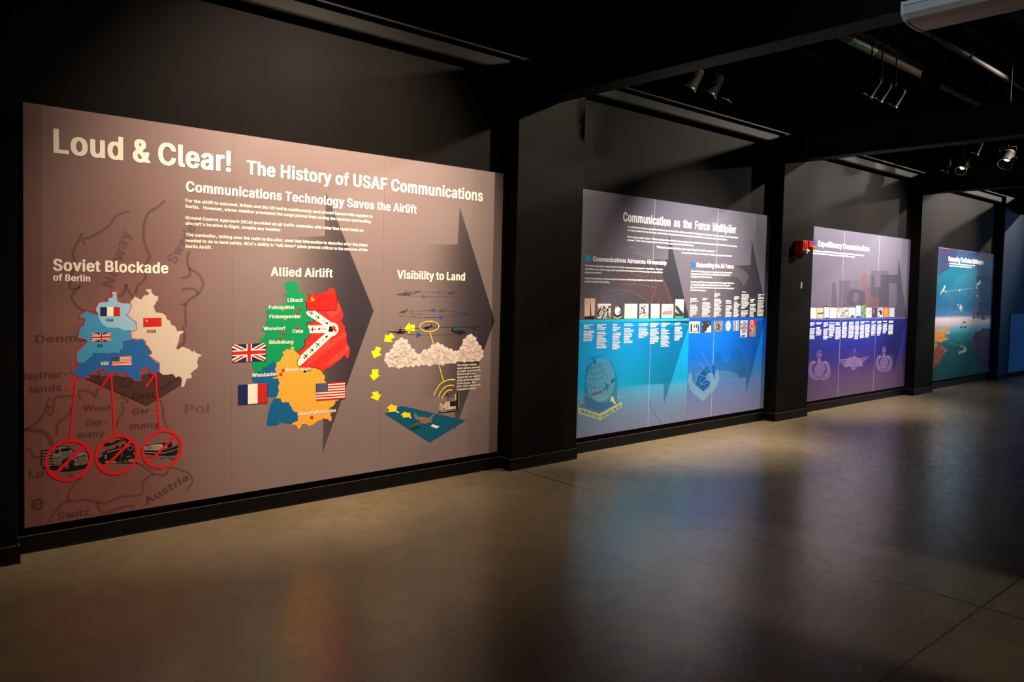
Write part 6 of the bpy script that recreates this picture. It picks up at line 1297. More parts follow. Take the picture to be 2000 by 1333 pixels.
('E','white',4,(7950,1228,47,55.6,0)),
('S','ph_grey',4,(12.3,0,0,((7911,1228),(7991,1230))))],
'faded_emblem#1':[('P','em_blue',2,(0,((5509,864),(5552,896),(5620,920),(5886,899),(5978,737),(5990,465),(5723,388),(5501,476),(5487,675)))),
('E','em_pale',3,(5733,713,209.1,220,0)),
('P','em_blue2',3,(0,((5419,470),(5521,583),(5719,490),(6054,474),(5724,381)))),
('P','em_pale',4,(0,((5526,576),(5635,574),(5860,548),(5821,502),(5739,493),(5667,512),(5596,556)))),
('S','em_line',4,(3.4,0,1,((5641,891),(5575,812),(5569,710),(5594,605)))),
('S','em_line',4,(3.5,0,1,((5651,890),(5625,809),(5635,691),(5653,621)))),
('S','em_line',4,(3.5,0,1,((5671,896),(5724,838),(5810,748)))),
('S','em_line',4,(3.5,0,1,((5576,792),(5646,780),(5746,802),(5806,833)))),
('S','em_line',4,(3.5,0,1,((5535,698),(5621,654),(5712,645),(5763,654)))),
('S','em_line',4,(3.5,0,1,((5563,847),(5653,849),(5743,871)))),
('S','em_line',4,(3.5,0,1,((5528,754),(5628,726),(5759,745)))),
('P','em_line',4,(0,((5603,955),(5619,947),(5651,883),(5637,881)))),
('P','em_mauve',4,(0,((5584,585),(5754,620),(5760,591),(5595,560)))),
('P','em_line',4,(0,((5879,702),(5936,726),(5937,697),(5891,672)))),
('P','em_line',4,(0,((5871.4,670.5),(5866.4,661.8),(5841.7,647.5),(5842.1,595),(5835.5,591.6),(5825.8,639.1),(5797.1,625.6),(5793.6,605.2),(5788,602.2),(5782.8,623.3),(5768.2,639.5),(5773.8,642.5),(5792.7,634),(5819.9,650.3),(5785.9,684.9),(5792.5,688.3),(5835.8,658.7),(5861.4,671.2)))),
('P','em_yellow',4,(0,((5856,523),(5889,496),(5887,542),(5924,534),(5947,491),(5975,456),(5943,457),(5905,491),(5895,481)))),
('P','em_banner',4,(0,((5414,470),(5724,372),(6060,472),(6057,411),(5737,310),(5416,410)))),
('P','em_banner',4,(0,((5445,528),(5484,511),(5480,503),(5450,514)))),
('P','em_banner',4,(0,((5988,516),(6025,534),(6022,523),(5994,507)))),
('S','ghost_line',4,(3.4,0,0,((5508,878),(5506,468)))),
('T','em_ink',5,('SERVITIO',5436.9,420.3,5715.8,326.4,28.7)),
('T','em_ink',5,('DEDICATI',5748.5,322.9,6046.2,413.7,31))],
'background_drawing#3':[('S','ghost_line',2,(4.3,0,0,((6222,634),(5981,206),(5868,257),(5862,279),(6088,672))))],
'background_drawing#4':[('S','ghost_line',2,(5.3,0,1,((6500,501),(6565,383),(6665,276),(6816,172)))),
('S','shade2',2,(5.3,0,1,((6515,448),(6592,321),(6743,173))))],
'background_drawing#5':[('P','em_blue2',2,(0,((5500,953),(5658,973),(5861,991),(5698,964),(5620,913))))],
'faded_emblem#2':[('P','em_blue3',2,(0,((7490,744),(7574,775),(7616,686),(7622,584),(7612,541),(7493,474),(7338,568),(7375,658)))),
('P','em_blue3',2,(0,((7648,778),(7698,775),(7710,614),(7670,610)))),
('P','em_pale2',3,(0,((7224,713),(7249,691),(7265,616),(7321,562),(7494,467),(7613,519),(7622,584),(7670,602),(7707,611),(7722,679),(7762,713),(7792,675),(7804,586),(7746,495),(7631,434),(7500,357),(7327,445),(7230,516),(7183,621),(7197,684)))),
('E','em_pale2',3,(7613,635,76.9,50.9,0)),
('S','em_pale3',3,(5,0,1,((7389,821),(7490,751),(7554,682)))),
('S','em_pale3',3,(5,0,1,((7431,932),(7535,813),(7578,702)))),
('S','em_pale3',3,(5,0,1,((7327,668),(7361,680),(7495,650),(7557,632)))),
('S','em_pale3',3,(5,0,1,((7558,624),(7487,586),(7406,528)))),
('S','em_pale3',3,(5,0,1,((7375,658),(7332,569)))),
('S','em_pale3',3,(5,0,1,((7415,584),(7489,554),(7573,573)))),
('S','em_pale3',3,(5,0,1,((7490,736),(7409,691),(7375,658)))),
('S','em_pale3',3,(5,0,1,((7423,648),(7420,591),(7452,567))))],
'background_drawing#6':[('P','em_pale4',3,(0,((7753,692),(8011,683),(8146,653),(8215,618),(8219,565),(8071,564),(7811,567)))),
('P','em_blue2',3,(0,((7701,724),(7714,913),(7790,917),(7888,787),(8004,796),(8062,920),(8221,951),(8360,701),(8368,585),(8243,609),(8064,673))))],
'background_drawing#7':[('S','em_pale4',3,(7.1,0,0,((8580,672),(8695,670)))),
('S','em_pale4',3,(7.1,0,0,((8581,649),(8697,647)))),
('S','em_pale4',3,(7.1,0,0,((8583,626),(8698,624)))),
('S','em_pale4',3,(7.1,0,0,((8585,602),(8700,601)))),
('S','em_pale4',3,(7.1,0,0,((8586,579),(8701,578)))),
('S','em_pale4',3,(7.1,0,0,((8588,555),(8703,555)))),
('S','em_pale4',3,(7.1,0,0,((8589,532),(8705,532)))),
('S','em_pale4',3,(7.1,0,0,((8591,508),(8706,510)))),
('S','em_pale4',3,(7.1,0,0,((8593,485),(8708,487)))),
('S','em_pale4',3,(7.1,0,0,((8594,461),(8709,464))))],
},
3:{
'chevron':[('P','chev5',1,(0,((12659,2240),(13062,1290),(12716,1282),(10996,1279),(10935,1905),(12651,1969)))),
('P','chev5b',1,(0,((13080,1268),(12656,368),(12656,690),(11700,720),(11700,1258))))],
'background_photograph':[('P','gp_pale',1,(0,((10386,1834),(10696,1845),(10721,1447),(10402,1444)))),
('P','gp_dark',1,(0,((10710,1828),(11317,1844),(11318,1687),(11513,1689),(11537,1454),(10734,1447)))),
('P','gp_pale',1,(0,((11004,1734),(11048,1833),(11318,1825),(11303,1700)))),
('P','gp_pale',1,(0,((11328,2007),(11665,2010),(11676,1754),(11353,1750)))),
('P','gp_dark',1,(0,((11708,2005),(12320,2014),(12348,1468),(11736,1459)))),
('P','gp_pale',1,(0,((12356,1828),(12641,1826),(12664,1466),(12380,1454)))),
('P','gp_red',2,(1,((11469,1980),(11557,1944),(11599,1817),(11721,1742),(11705,1613),(11999,1601),(11985,1457),(11537,1454),(11545,1651),(11381,1751),(11395,1889)))),
('P','gp_pale',2,(0,((11831,1937),(12039,1935),(12043,1758),(11836,1756)))),
('P','gp_dark',2,(1,((10961,1636),(11113,1710),(11442,1701),(11549,1613),(11519,1485),(11028,1488)))),
('E','gp_pale',2,(11233,1587,95,74.9,0)),
('P','gp_dark',2,(0,((10487,1800),(10586,1802),(10670,1447),(10495,1449))))],
'main_title':[('T','white',5,('Expeditionary Communications',10045.8,2285.3,11607.7,2285.4,78.4))],
'heading_marker':[('P','sq_navy',5,(0,((9922,2373),(9991,2376),(9998,2293),(9924,2296))))],
'intro_paragraph':[('M','white',5,(9914.1,2230.9,38.8,21.7,(1521,))),
('M','white',5,(9908,2196.4,38.8,21.6,(1230,)))],
'photograph_backing':[('P','gp_edge',3,(0,((9912,1287),(9897,1450),(12596,1446),(12613,1285))))],
'photograph#1':[('P','ph_cream',4,(0,((9907,1441),(10069,1439),(10082,1293),(9920,1294))))],
'photograph#2':[('P','ph_warm',4,(0,((10087,1439),(10268,1438),(10281,1294),(10101,1295)))),
('P','ph_dark2',5,(0,((10106,1367),(10175,1378),(10212,1369),(10263,1386),(10265,1357),(10202,1352),(10165,1362),(10119,1347))))],
'photograph#3':[('P','ph_cream',4,(0,((10293,1473),(10437,1472),(10453,1296),(10309,1296)))),
('P','ph_dark',5,(0,((10293,1473),(10437,1469),(10439,1450),(10295,1454)))),
('P','ph_dark',5,(0,((10326,1305),(10435,1306),(10436,1294),(10326,1295))))],
'photograph#4':[('P','ph_cream',4,(0,((10459,1441),(10633,1439),(10647,1296),(10473,1297))))],
'photograph#5':[('P','ph_crowd2',4,(0,((10648,1439),(10827,1438),(10840,1296),(10662,1297))))],
'photograph#6':[('P','ph_crowd2',4,(0,((10844,1442),(11020,1441),(11034,1295),(10859,1296))))],
'photograph#7':[('P','ph_cream',4,(0,((11038,1441),(11237,1439),(11251,1295),(11052,1296)))),
('P','ph_dark2',5,(0,((11085,1314),(11149,1338),(11219,1318),(11221,1297),(11087,1297))))],
'photograph#8':[('P','ph_blue',4,(0,((11261,1472),(11398,1471),(11416,1295),(11278,1295)))),
('P','sq_navy',5,(0,((11277,1311),(11340,1329),(11414,1309),(11416,1293),(11278,1294))))],
'photograph#9':[('P','ph_leaf',4,(0,((11425,1476),(11565,1475),(11584,1294),(11444,1294))))],
'photograph#10':[('P','ph_warm2',4,(0,((11586,1439),(11767,1438),(11782,1293),(11601,1293)))),
('P','ph_orange',5,(0,((11659,1369),(11741,1407),(11757,1388),(11676,1337))))],
'photograph#11':[('P','ph_navy',4,(0,((11787,1439),(11957,1438),(11972,1292),(11802,1293)))),
('P','ph_fire',5,(0,((11828,1406),(11856,1419),(11876,1367),(11848,1354))))],
'photograph#12':[('P','ph_crowd2',4,(0,((11980,1440),(12161,1439),(12176,1292),(11996,1292)))),
('P','ph_dark',5,(0,((12021,1391),(12079,1410),(12128,1377),(12135,1311),(12087,1338))))],
'photograph#13':[('P','ph_fire',4,(0,((12188,1440),(12376,1438),(12392,1291),(12204,1291)))),
('P','ph_orange',5,(0,((12230,1416),(12290,1428),(12342,1375),(12318,1308),(12242,1303),(12221,1363))))],
'photograph#14':[('P','ph_sky',4,(0,((12394,1440),(12584,1438),(12600,1292),(12410,1292))))],
'timeline_stripe':[('P','violet_line',3,(0,((9905,1284),(13091,1266),(13092,1259),(9906,1277))))],
'timeline_entry#1':[('M','white',4,(9904.1,1243.6,17,12.8,(139,139,101))),
('M','white',4,(9906.4,1162.3,17.1,12.5,(147,140,145,132,147,114,140,145,147)))],
'timeline_entry#2':[('M','white',4,(10088.2,1242.1,17.2,12.9,(161,125))),
('M','white',4,(10089,1176.3,17.3,12.7,(117,104,156,151,135,151,130)))],
'timeline_entry#3':[('M','white',4,(10292.6,1240.2,17.5,13.1,(128,134,134,80))),
('M','white',4,(10295.6,1150.3,17.5,12.9,(147,134,112,120,120,107,134,147,102)))],
'timeline_entry#4':[('M','white',4,(10456.9,1239.3,17.7,13.3,(164,))),
('M','white',4,(10454.2,1210.8,17.7,13,(158,150,158,169,164,158,150,150,123,137,104)))],
'timeline_entry#5':[('M','white',4,(10646.7,1239.2,17.9,13.4,(112,118,126))),
('M','white',4,(10648,1166.9,17.9,13.2,(162,146,160,168,146,174,154,168,146,126)))],
'timeline_entry#6':[('M','white',4,(10846.9,1238.9,18.1,13.6,(144,144,115))),
('M','white',4,(10846.7,1181.7,18.1,13.3,(138,149,149,144,158,121,158,149,138,144)))],
'timeline_entry#7':[('M','white',4,(11052.4,1237.3,18.4,13.8,(147,153))),
('M','white',4,(11050.8,1194.3,18.4,13.5,(147,177,171,177,162,162,171,153,177,147,133)))],
'timeline_entry#8':[('M','white',4,(11251.4,1237.3,18.6,13.9,(115,121))),
('M','white',4,(11249.9,1192.3,18.6,13.7,(121,136,139,127,121,121,130,136,127,115,109,121)))],
'timeline_entry#9':[('M','white',4,(11422,1238,18.8,14.1,(148,117))),
('M','white',4,(11420.9,1188.3,18.8,13.8,(124,139,124,130,130,124,139,130,124,139,124)))],
'timeline_entry#10':[('M','white',4,(11590.2,1237.3,19,14.2,(132,))),
('M','white',4,(11588.5,1192.8,19,14,(151,142,151,142,132,151,151,142,142,132,120)))],
'timeline_entry#11':[('M','white',4,(11790.4,1236.2,19.2,14.4,(129,97))),
('M','white',4,(11789.4,1184,19.2,14.1,(145,155,145,136,155,136,145,123,129)))],
'timeline_entry#12':[('M','white',4,(11995.5,1234.9,19.4,14.6,(149,133))),
('M','white',4,(11994.5,1182.1,19.5,14.3,(139,149,149,159,149,139,126,126,106)))],
'timeline_entry#13':[('M','white',4,(12198.9,1235.3,19.7,14.8,(129,))),
('M','white',4,(12196.7,1193.4,19.7,14.5,(153,143,143,136,153,143,119,109)))],
'timeline_entry#14':[('M','white',4,(12400.5,1235.7,19.9,14.9,(167,167))),
('M','white',4,(12400.4,1172.9,19.9,14.7,(167,174,156,167,167,156,167,156)))],
'faded_badge#1':[('P','badge',3,(1,((10138,688),(10044,713),(9956,688),(9918,609),(9941,526),(10021,469),(10146,437),(10238,445),(10233,498),(10093,516),(10026,580),(10035,646)))),
('P','badge',3,(1,((10294,679),(10388,693),(10487,657),(10544,569),(10535,485),(10459,436),(10334,423),(10238,445),(10233,498),(10374,496),(10433,553),(10410,623)))),
('E','badge',4,(10227,582,156.3,94.2,0)),
('E','badge',4,(10207,790,81,63.6,13.6)),
('P','badge',4,(0,((10202,840),(10224,805),(10282,801),(10238,782),(10258,747),(10208,770),(10163,752),(10176,785),(10128,809),(10186,807)))),
('P','badge',4,(0,((10174,731),(10249,727),(10280,665),(10155,672)))),
('S','badge_ink',5,(4.5,0,1,((10090,651),(10219,650),(10352,630)))),
('S','badge_ink',5,(4.5,0,1,((10092,620),(10222,620),(10355,599)))),
('S','badge_ink',5,(4.5,0,1,((10095,590),(10224,589),(10358,569)))),
('S','badge_ink',5,(4.5,0,1,((10098,560),(10227,559),(10361,538)))),
('S','badge_ink',5,(4.5,0,1,((10100,530),(10230,529),(10364,507)))),
('S','badge_ink',5,(4.4,0,0,((10028,654),(9942,682)))),
('S','badge_ink',5,(4.4,0,0,((10031,621),(9945,646)))),
('S','badge_ink',5,(4.4,0,0,((10034,588),(9948,610)))),
('S','badge_ink',5,(4.4,0,0,((10037,555),(9951,575)))),
('S','badge_ink',5,(4.4,0,0,((10040,522),(9954,539)))),
('S','badge_ink',5,(4.6,0,0,((10416,631),(10504,648)))),
('S','badge_ink',5,(4.6,0,0,((10419,597),(10507,611)))),
('S','badge_ink',5,(4.6,0,0,((10422,563),(10511,574)))),
('S','badge_ink',5,(4.6,0,0,((10425,529),(10514,537)))),
('S','badge_ink',5,(4.6,0,0,((10428,495),(10518,500)))),
('S','badge_ink',5,(3.9,0,0,((10049,493),(10155,501),(10235,477),(10312,490),(10424,469)))),
('S','badge_ink',5,(3.9,0,0,((10050,480),(10157,486),(10236,462),(10313,474),(10425,457)))),
('S','badge_ink',5,(3.9,0,0,((10051,466),(10158,470),(10237,446),(10315,459),(10427,445))))],
'faded_badge#3':[('P','badge',3,(1,((12211,676),(12124,699),(12043,675),(12010,600),(12032,521),(12107,467),(12222,438),(12306,447),(12300,497),(12172,513),(12110,573),(12117,636)))),
('P','badge',3,(1,((12354,669),(12439,683),(12529,649),(12582,567),(12576,487),(12508,441),(12394,427),(12306,447),(12300,497),(12430,497),(12482,551),(12460,617)))),
('E','badge',4,(12293,576,143.1,88.9,0)),
('E','badge',4,(12272,773,74.2,60.1,12.9)),
('P','badge',4,(0,((12266,820),(12290,787),(12353,783),(12305,765),(12327,732),(12273,754),(12224,737),(12239,768),(12188,791),(12249,789)))),
('P','badge',4,(0,((12243,717),(12312,714),(12341,655),(12226,661)))),
('S','badge_ink',5,(5.1,0,1,((12167,640),(12285,641),(12407,623)))),
('S','badge_ink',5,(5.1,0,1,((12170,612),(12288,612),(12411,594)))),
('S','badge_ink',5,(5.1,0,1,((12173,583),(12291,584),(12414,565)))),
('S','badge_ink',5,(5.1,0,1,((12176,555),(12294,555),(12417,536)))),
('S','badge_ink',5,(5.1,0,1,((12179,526),(12297,526),(12420,507)))),
('S','badge_ink',5,(5,0,0,((12111,643),(12030,669)))),
('S','badge_ink',5,(5,0,0,((12114,612),(12034,635)))),
('S','badge_ink',5,(5,0,0,((12117,581),(12037,601)))),
('S','badge_ink',5,(5,0,0,((12120,550),(12041,567)))),
('S','badge_ink',5,(5.1,0,0,((12124,518),(12044,533)))),
('S','badge_ink',5,(5.2,0,0,((12465,624),(12545,641)))),
('S','badge_ink',5,(5.2,0,0,((12469,592),(12549,606)))),
('S','badge_ink',5,(5.2,0,0,((12472,560),(12552,571)))),
('S','badge_ink',5,(5.2,0,0,((12475,528),(12556,536)))),
('S','badge_ink',5,(5.2,0,0,((12479,496),(12560,502)))),
('S','badge_ink',5,(4.4,0,0,((12132,491),(12229,499),(12303,477),(12373,490),(12476,472)))),
('S','badge_ink',5,(4.4,0,0,((12133,478),(12231,485),(12304,463),(12374,476),(12477,460)))),
('S','badge_ink',5,(4.4,0,0,((12135,465),(12232,470),(12306,449),(12376,461),(12478,449))))],
'faded_badge#2':[('P','badge',3,(0,((11135,691),(10765,695),(10806,674),(11137,672)))),
('P','badge',3,(0,((11137,664),(10824,660),(10865,639),(11140,642)))),
('P','badge',3,(0,((11140,636),(10883,624),(10925,603),(11143,612)))),
('P','badge',3,(0,((11143,609),(10943,589),(10985,567),(11145,582)))),
('P','badge',3,(0,((11220,713),(11047,702),(10971,592),(11235,562)))),
('P','badge',3,(0,((11372,678),(11764,699),(11721,681),(11374,658)))),
('P','badge',3,(0,((11375,650),(11704,668),(11662,651),(11377,628)))),
('P','badge',3,(0,((11378,622),(11645,638),(11603,620),(11380,597)))),
('P','badge',3,(0,((11381,595),(11586,607),(11545,590),(11384,567)))),
('P','badge',3,(0,((11220,713),(11463,680),(11567,556),(11235,562)))),
('E','badge',4,(11265,622,95.2,110,0)),
('S','badge',4,(6.9,0,0,((11120,780),(11408,476)))),
('S','badge',4,(6.8,0,0,((11399,777),(11126,481)))),
('E','badge_dim',4,(11265,800,50.6,45.3,0)),
('S','badge_ink',5,(4.8,0,0,((11194,688),(11260,668),(11327,683)))),
('S','badge_ink',5,(4.8,0,0,((11197,657),(11263,637),(11330,653)))),
('S','badge_ink',5,(4.8,0,0,((11199,627),(11266,607),(11333,622)))),
('S','badge_ink',5,(4.8,0,0,((11202,597),(11269,577),(11336,592)))),
('S','badge_ink',5,(4.8,0,0,((11205,567),(11272,546),(11339,561))))],
},
4:{
'picture_print':[('P','sea_deep',1,(0,((14349,162),(14391,193),(14432,224),(14440,261),(14477,293),(14514,325),(14543,360),(14583,391),(14603,427),(14646,443),(14685,461),(14740,471),(14780,489),(14801,512),(14844,529),(14863,552),(14880,576),(14865,597),(14851,618),(14835,639),(14839,660),(14846,680),(14847,700),(14860,720),(14859,741),(14942,740),(15026,741),(15112,735),(15196,722),(15281,726),(15356,738),(15440,744),(15524,750),(15605,750),(15686,751),(15769,742),(15853,739),(15938,738),(16024,729),(16106,715),(16193,708),(16197,675),(16214,641),(16233,607),(16272,574),(16305,541),(16316,507),(16311,473),(16328,439),(16382,414),(16419,386),(16476,361),(16509,332),(16552,304),(16613,279),(16680,255),(16759,238),(16801,222),(16853,210),(16909,202),(16964,193),(17015,180),(17060,165),(17117,157),(17166,142),(16967,149),(16776,148),(16584,155),(16402,150),(16217,152),(16050,136),(15874,135),(15696,146),(15543,119),(15372,107),(15194,110),(15024,105),(14855,139),(14680,158),(14507,173)))),
('P','land_sand',2,(0,((14293,1081),(14324,1091),(14355,1101),(14397,1094),(14440,1098),(14482,1095),(14521,1100),(14562,1098),(14601,1090),(14640,1084),(14677,1088),(14714,1091),(14751,1093),(14786,1086),(14825,1083),(14865,1085),(14901,1076),(14930,1068),(14941,1056),(14951,1043),(14945,1031),(14965,1021),(14996,1016),(15016,1006),(15042,999),(14998,996),(14969,984),(14937,974),(14914,961),(14872,959),(14829,961),(14787,963),(14744,965),(14737,963),(14731,960),(14724,958),(14722,954),(14714,952),(14706,950),(14702,946),(14705,942),(14654,952),(14601,959),(14546,968),(14493,964),(14443,959),(14393,955),(14339,957),(14289,953),(14262,968),(14245,985),(14247,1002),(14246,1019),(14242,1036),(14259,1051),(14262,1069)))),
('P','land_orange',2,(0,((14286,977),(14339,981),(14365,999),(14415,1002),(14467,999),(14516,990),(14557,976),(14606,965),(14659,967),(14675,965),(14691,964),(14703,959),(14713,953),(14720,948),(14733,943),(14746,939),(14748,932),(14764,921),(14788,912),(14812,903),(14830,892),(14864,891),(14891,882),(14919,874),(14950,869),(14916,872),(14888,866),(14862,860),(14829,860),(14797,860),(14767,856),(14746,848),(14717,844),(14679,846),(14645,842),(14618,833),(14603,820),(14569,818),(14534,822),(14504,831),(14468,833),(14444,837),(14419,838),(14394,840),(14370,839),(14349,846),(14323,848),(14299,848),(14274,850),(14277,867),(14261,883),(14282,897),(14277,914),(14247,929),(14246,948),(14278,959)))),
('P','land_rust',2,(0,((14280,802),(14290,805),(14298,808),(14306,811),(14317,813),(14323,818),(14320,823),(14322,828),(14325,833),(14344,828),(14365,825),(14386,826),(14407,825),(14430,822),(14448,816),(14470,816),(14491,819),(14487,814),(14490,808),(14490,802),(14484,797),(14488,792),(14491,786),(14505,782),(14516,778),(14550,774),(14576,764),(14606,768),(14640,767),(14663,756),(14697,752),(14706,739),(14732,729),(14753,722),(14771,713),(14790,704),(14816,699),(14843,694),(14859,683),(14881,675),(14910,673),(14884,670),(14859,667),(14840,659),(14834,648),(14812,644),(14785,642),(14767,636),(14745,631),(14737,615),(14719,601),(14675,598),(14652,584),(14650,569),(14642,553),(14637,538),(14633,523),(14608,511),(14611,495),(14588,484),(14589,468),(14563,458),(14533,451),(14510,440),(14478,434),(14434,436),(14397,429),(14387,413),(14353,404),(14349,388),(14339,374),(14311,364),(14305,348),(14318,394),(14256,439),(14257,485),(14305,523),(14261,569),(14293,611),(14309,654),(14273,699),(14291,710),(14303,722),(14304,736),(14319,748),(14321,762),(14323,776),(14291,787)))),
('P','land_purple',2,(0,((16002,863),(16048,869),(16087,879),(16111,895),(16159,901),(16176,918),(16193,935),(16224,948),(16258,961),(16306,972),(16366,975),(16420,983),(16479,986),(16541,991),(16591,1003),(16613,1024),(16650,1041),(16707,1038),(16757,1027),(16813,1027),(16866,1031),(16921,1026),(16976,1019),(17034,1017),(17087,1023),(17125,991),(17131,958),(17151,926),(17149,893),(17120,863),(17128,830),(17117,798),(17107,766),(17151,690),(17198,614),(17326,543),(17386,465),(17468,382),(17403,307),(17233,261),(17176,187),(17117,192),(17068,206),(17015,218),(16958,222),(16903,229),(16850,239),(16811,256),(16756,266),(16712,287),(16676,310),(16624,330),(16556,340),(16499,357),(16441,373),(16401,395),(16380,419),(16365,450),(16324,480),(16287,509),(16234,536),(16274,562),(16294,590),(16282,622),(16274,653),(16224,668),(16189,688),(16169,710),(16139,730),(16137,753),(16165,772),(16155,794),(16130,815),(16125,824),(16117,832),(16099,838),(16084,846),(16062,849),(16038,850),(16017,855)))),
('P','mountain',3,(0,((16067,1215),(16087,1248),(16090,1282),(16081,1316),(16107,1349),(16120,1377),(16164,1399),(16214,1420),(16242,1445),(16234,1462),(16249,1478),(16269,1494),(16268,1511),(16281,1489),(16313,1470),(16320,1448),(16344,1428),(16393,1406),(16414,1380),(16481,1366),(16537,1347),(16484,1357),(16425,1361),(16368,1366),(16311,1371),(16282,1342),(16263,1313),(16269,1281),(16243,1252),(16206,1239),(16159,1231),(16113,1223)))),
('P','mountain2',3,(0,((16526,1199),(16585,1329),(16635,1337),(16699,1247),(16835,1206)))),
('P','land_grey',3,(0,((14275,810),(14300,817),(14313,828),(14320,840),(14343,848),(14351,833),(14373,819),(14398,806),(14432,797),(14411,778),(14388,760),(14391,739),(14380,719),(14354,719),(14327,722),(14301,725),(14277,731),(14269,751),(14264,771),(14270,791)))),
('S','land_rust',3,(9,0,0,((16658,978),(16774,885),(16685,780),(16932,881),(16809,1011)))),
('S','land_rust',3,(9.1,0,0,((16794,740),(16940,627),(16788,597)))),
('S','foam',3,(5,0,0,((14717,844),(14780,851),(14823,869),(14893,869),(14948,882),(14917,901),(14894,922),(14841,930),(14790,939)))),
('S','foam',3,(5,0,0,((14579,775),(14628,737),(14711,708),(14805,684),(14910,673),(14861,665),(14839,646),(14784,644),(14745,631)))),
('S','foam',3,(5.3,0,0,((16003,858),(16228,812),(16297,669)))),
('S','foam',3,(5.2,0,0,((16256,970),(16025,871)))),
('P','space_purple',2,(0,((14292,2470),(15194,2487),(15029,2329),(14764,2125),(14457,2047),(14321,1976)))),
('P','space_navy',2,(0,((16057,2490),(17144,2486),(17214,1849),(17066,1847),(16253,1955)))),
('P','space_purple',2,(0,((16432,2491),(17144,2486),(17165,2268),(16841,2347)))),
('P','space_navy',2,(0,((17144,2052),(17194,1500),(17061,1216),(16222,1225),(16473,1588),(16114,2024)))),
('S','star_ink',3,(5.4,0,0,((16515,1480),(16531,1480)))),
('S','star_ink',3,(4.4,0,0,((14994,2193),(15006,2193)))),
('S','star_ink',3,(2.9,0,0,((15312,2213),(15320,2213)))),
('S','star_ink',3,(4.1,0,0,((17084,1643),(17096,1643)))),
('S','star_ink',3,(7,0,0,((15495,1318),(15514,1318)))),
('S','star_ink',3,(5.3,0,0,((16574,1904),(16589,1905)))),
('S','star_ink',3,(5.5,0,0,((16043,2225),(16058,2225)))),
('S','star_ink',3,(3,0,0,((15061,1411),(15069,1411)))),
('S','star_ink',3,(3.9,0,0,((16161,1417),(16172,1417)))),
('S','star_ink',3,(3,0,0,((16798,1414),(16807,1414)))),
('S','star_ink',3,(5.3,0,0,((16122,2287),(16137,2288)))),
('S','star_ink',3,(4.2,0,0,((15405,2063),(15417,2064)))),
('S','star_ink',3,(3.6,0,0,((16453,1979),(16464,1979)))),
('S','star_ink',3,(6.7,0,0,((16155,1840),(16174,1840)))),
('S','star_ink',3,(6.3,0,0,((14897,1938),(14913,1939)))),
('S','star_ink',3,(3.9,0,0,((15634,1774),(15644,1774)))),
('S','star_ink',3,(3,0,0,((14431,1364),(14439,1364)))),
('S','star_ink',3,(7.6,0,0,((16569,1929),(16591,1930)))),
('S','star_ink',3,(5.3,0,0,((15398,1355),(15413,1355)))),
('S','star_ink',3,(5.8,0,0,((14961,1542),(14976,1542)))),
('S','star_ink',3,(3.9,0,0,((16120,1824),(16131,1824)))),
('S','star_ink',3,(6.1,0,0,((15947,2175),(15964,2176)))),
('S','star_ink',3,(6.7,0,0,((15967,1908),(15985,1908)))),
('S','star_ink',3,(6.3,0,0,((14801,1870),(14818,1870)))),
('S','star_ink',3,(5.6,0,0,((15320,1570),(15335,1570)))),
('S','star_ink',3,(6.6,0,0,((16949,1289),(16968,1289)))),
('S','star_ink',3,(6.4,0,0,((16435,2145),(16453,2146)))),
('S','star_ink',3,(5.6,0,0,((16585,1896),(16601,1896)))),
('S','star_ink',3,(4.3,0,0,((15617,1333),(15629,1333)))),
('S','star_ink',3,(4.7,0,0,((15288,2255),(15300,2255)))),
('S','star_ink',3,(7.3,0,0,((16029,1353),(16050,1353)))),
('S','star_ink',3,(3.6,0,0,((15218,1306),(15228,1306)))),
('S','star_ink',3,(4.9,0,0,((16480,2142),(16494,2143)))),
('S','star_ink',3,(6.4,0,0,((14560,1433),(14577,1433)))),
('S','star_ink',3,(3.8,0,0,((14686,1740),(14696,1740)))),
('S','star_ink',3,(3.2,0,0,((15599,1728),(15608,1728)))),
('S','star_ink',3,(5.1,0,0,((16618,2022),(16633,2022)))),
('S','star_ink',3,(3.5,0,0,((14424,2219),(14432,2219)))),
('S','star_ink',3,(6.9,0,0,((15243,1364),(15262,1364)))),
('S','star_ink',3,(5.9,0,0,((15552,1823),(15568,1823)))),
('S','star_ink',3,(6.9,0,0,((16607,1962),(16627,1962)))),
('S','star_ink',3,(6.2,0,0,((15353,1685),(15369,1685)))),
('S','star_ink',3,(6.1,0,0,((15639,1594),(15656,1594)))),
('S','star_ink',3,(3.2,0,0,((14305,2181),(14313,2181)))),
('S','star_ink',3,(2.9,0,0,((14832,2046),(14839,2047)))),
('S','star_ink',3,(6.7,0,0,((14884,1674),(14902,1674)))),
('S','star_ink',3,(4.6,0,0,((15196,1901),(15209,1901)))),
('S','star_ink',3,(7.4,0,0,((16148,1502),(16168,1502)))),
('S','star_ink',3,(4.3,0,0,((15308,1576),(15320,1576)))),
('S','star_ink',3,(7.2,0,0,((16489,2068),(16509,2068)))),
('S','star_ink',3,(5.3,0,0,((15655,1560),(15669,1560)))),
('S','star_ink',3,(2.9,0,0,((15128,1778),(15136,1778)))),
('S','star_ink',3,(4.7,0,0,((14450,1734),(14462,1734)))),
('S','star_ink',3,(5.6,0,0,((16489,2282),(16505,2283)))),
('S','star_ink',3,(6.2,0,0,((15598,1684),(15615,1684)))),
('S','star_ink',3,(5.1,0,0,((15687,1719),(15701,1719)))),
('S','star_ink',3,(5.5,0,0,((15895,2033),(15910,2034)))),
('S','star_ink',3,(7.6,0,0,((16045,2094),(16066,2095)))),
('S','star_ink',3,(4.3,0,0,((16366,1331),(16378,1331)))),
('S','star_ink',3,(2.9,0,0,((15433,2008),(15440,2008))))],
'satellite_network':[('S','link_line',4,(7.9,0,0,((14667,1724),(16217,1815)))),
('S','link_line',4,(4.8,0,0,((14669,1716),(15462,1387)))),
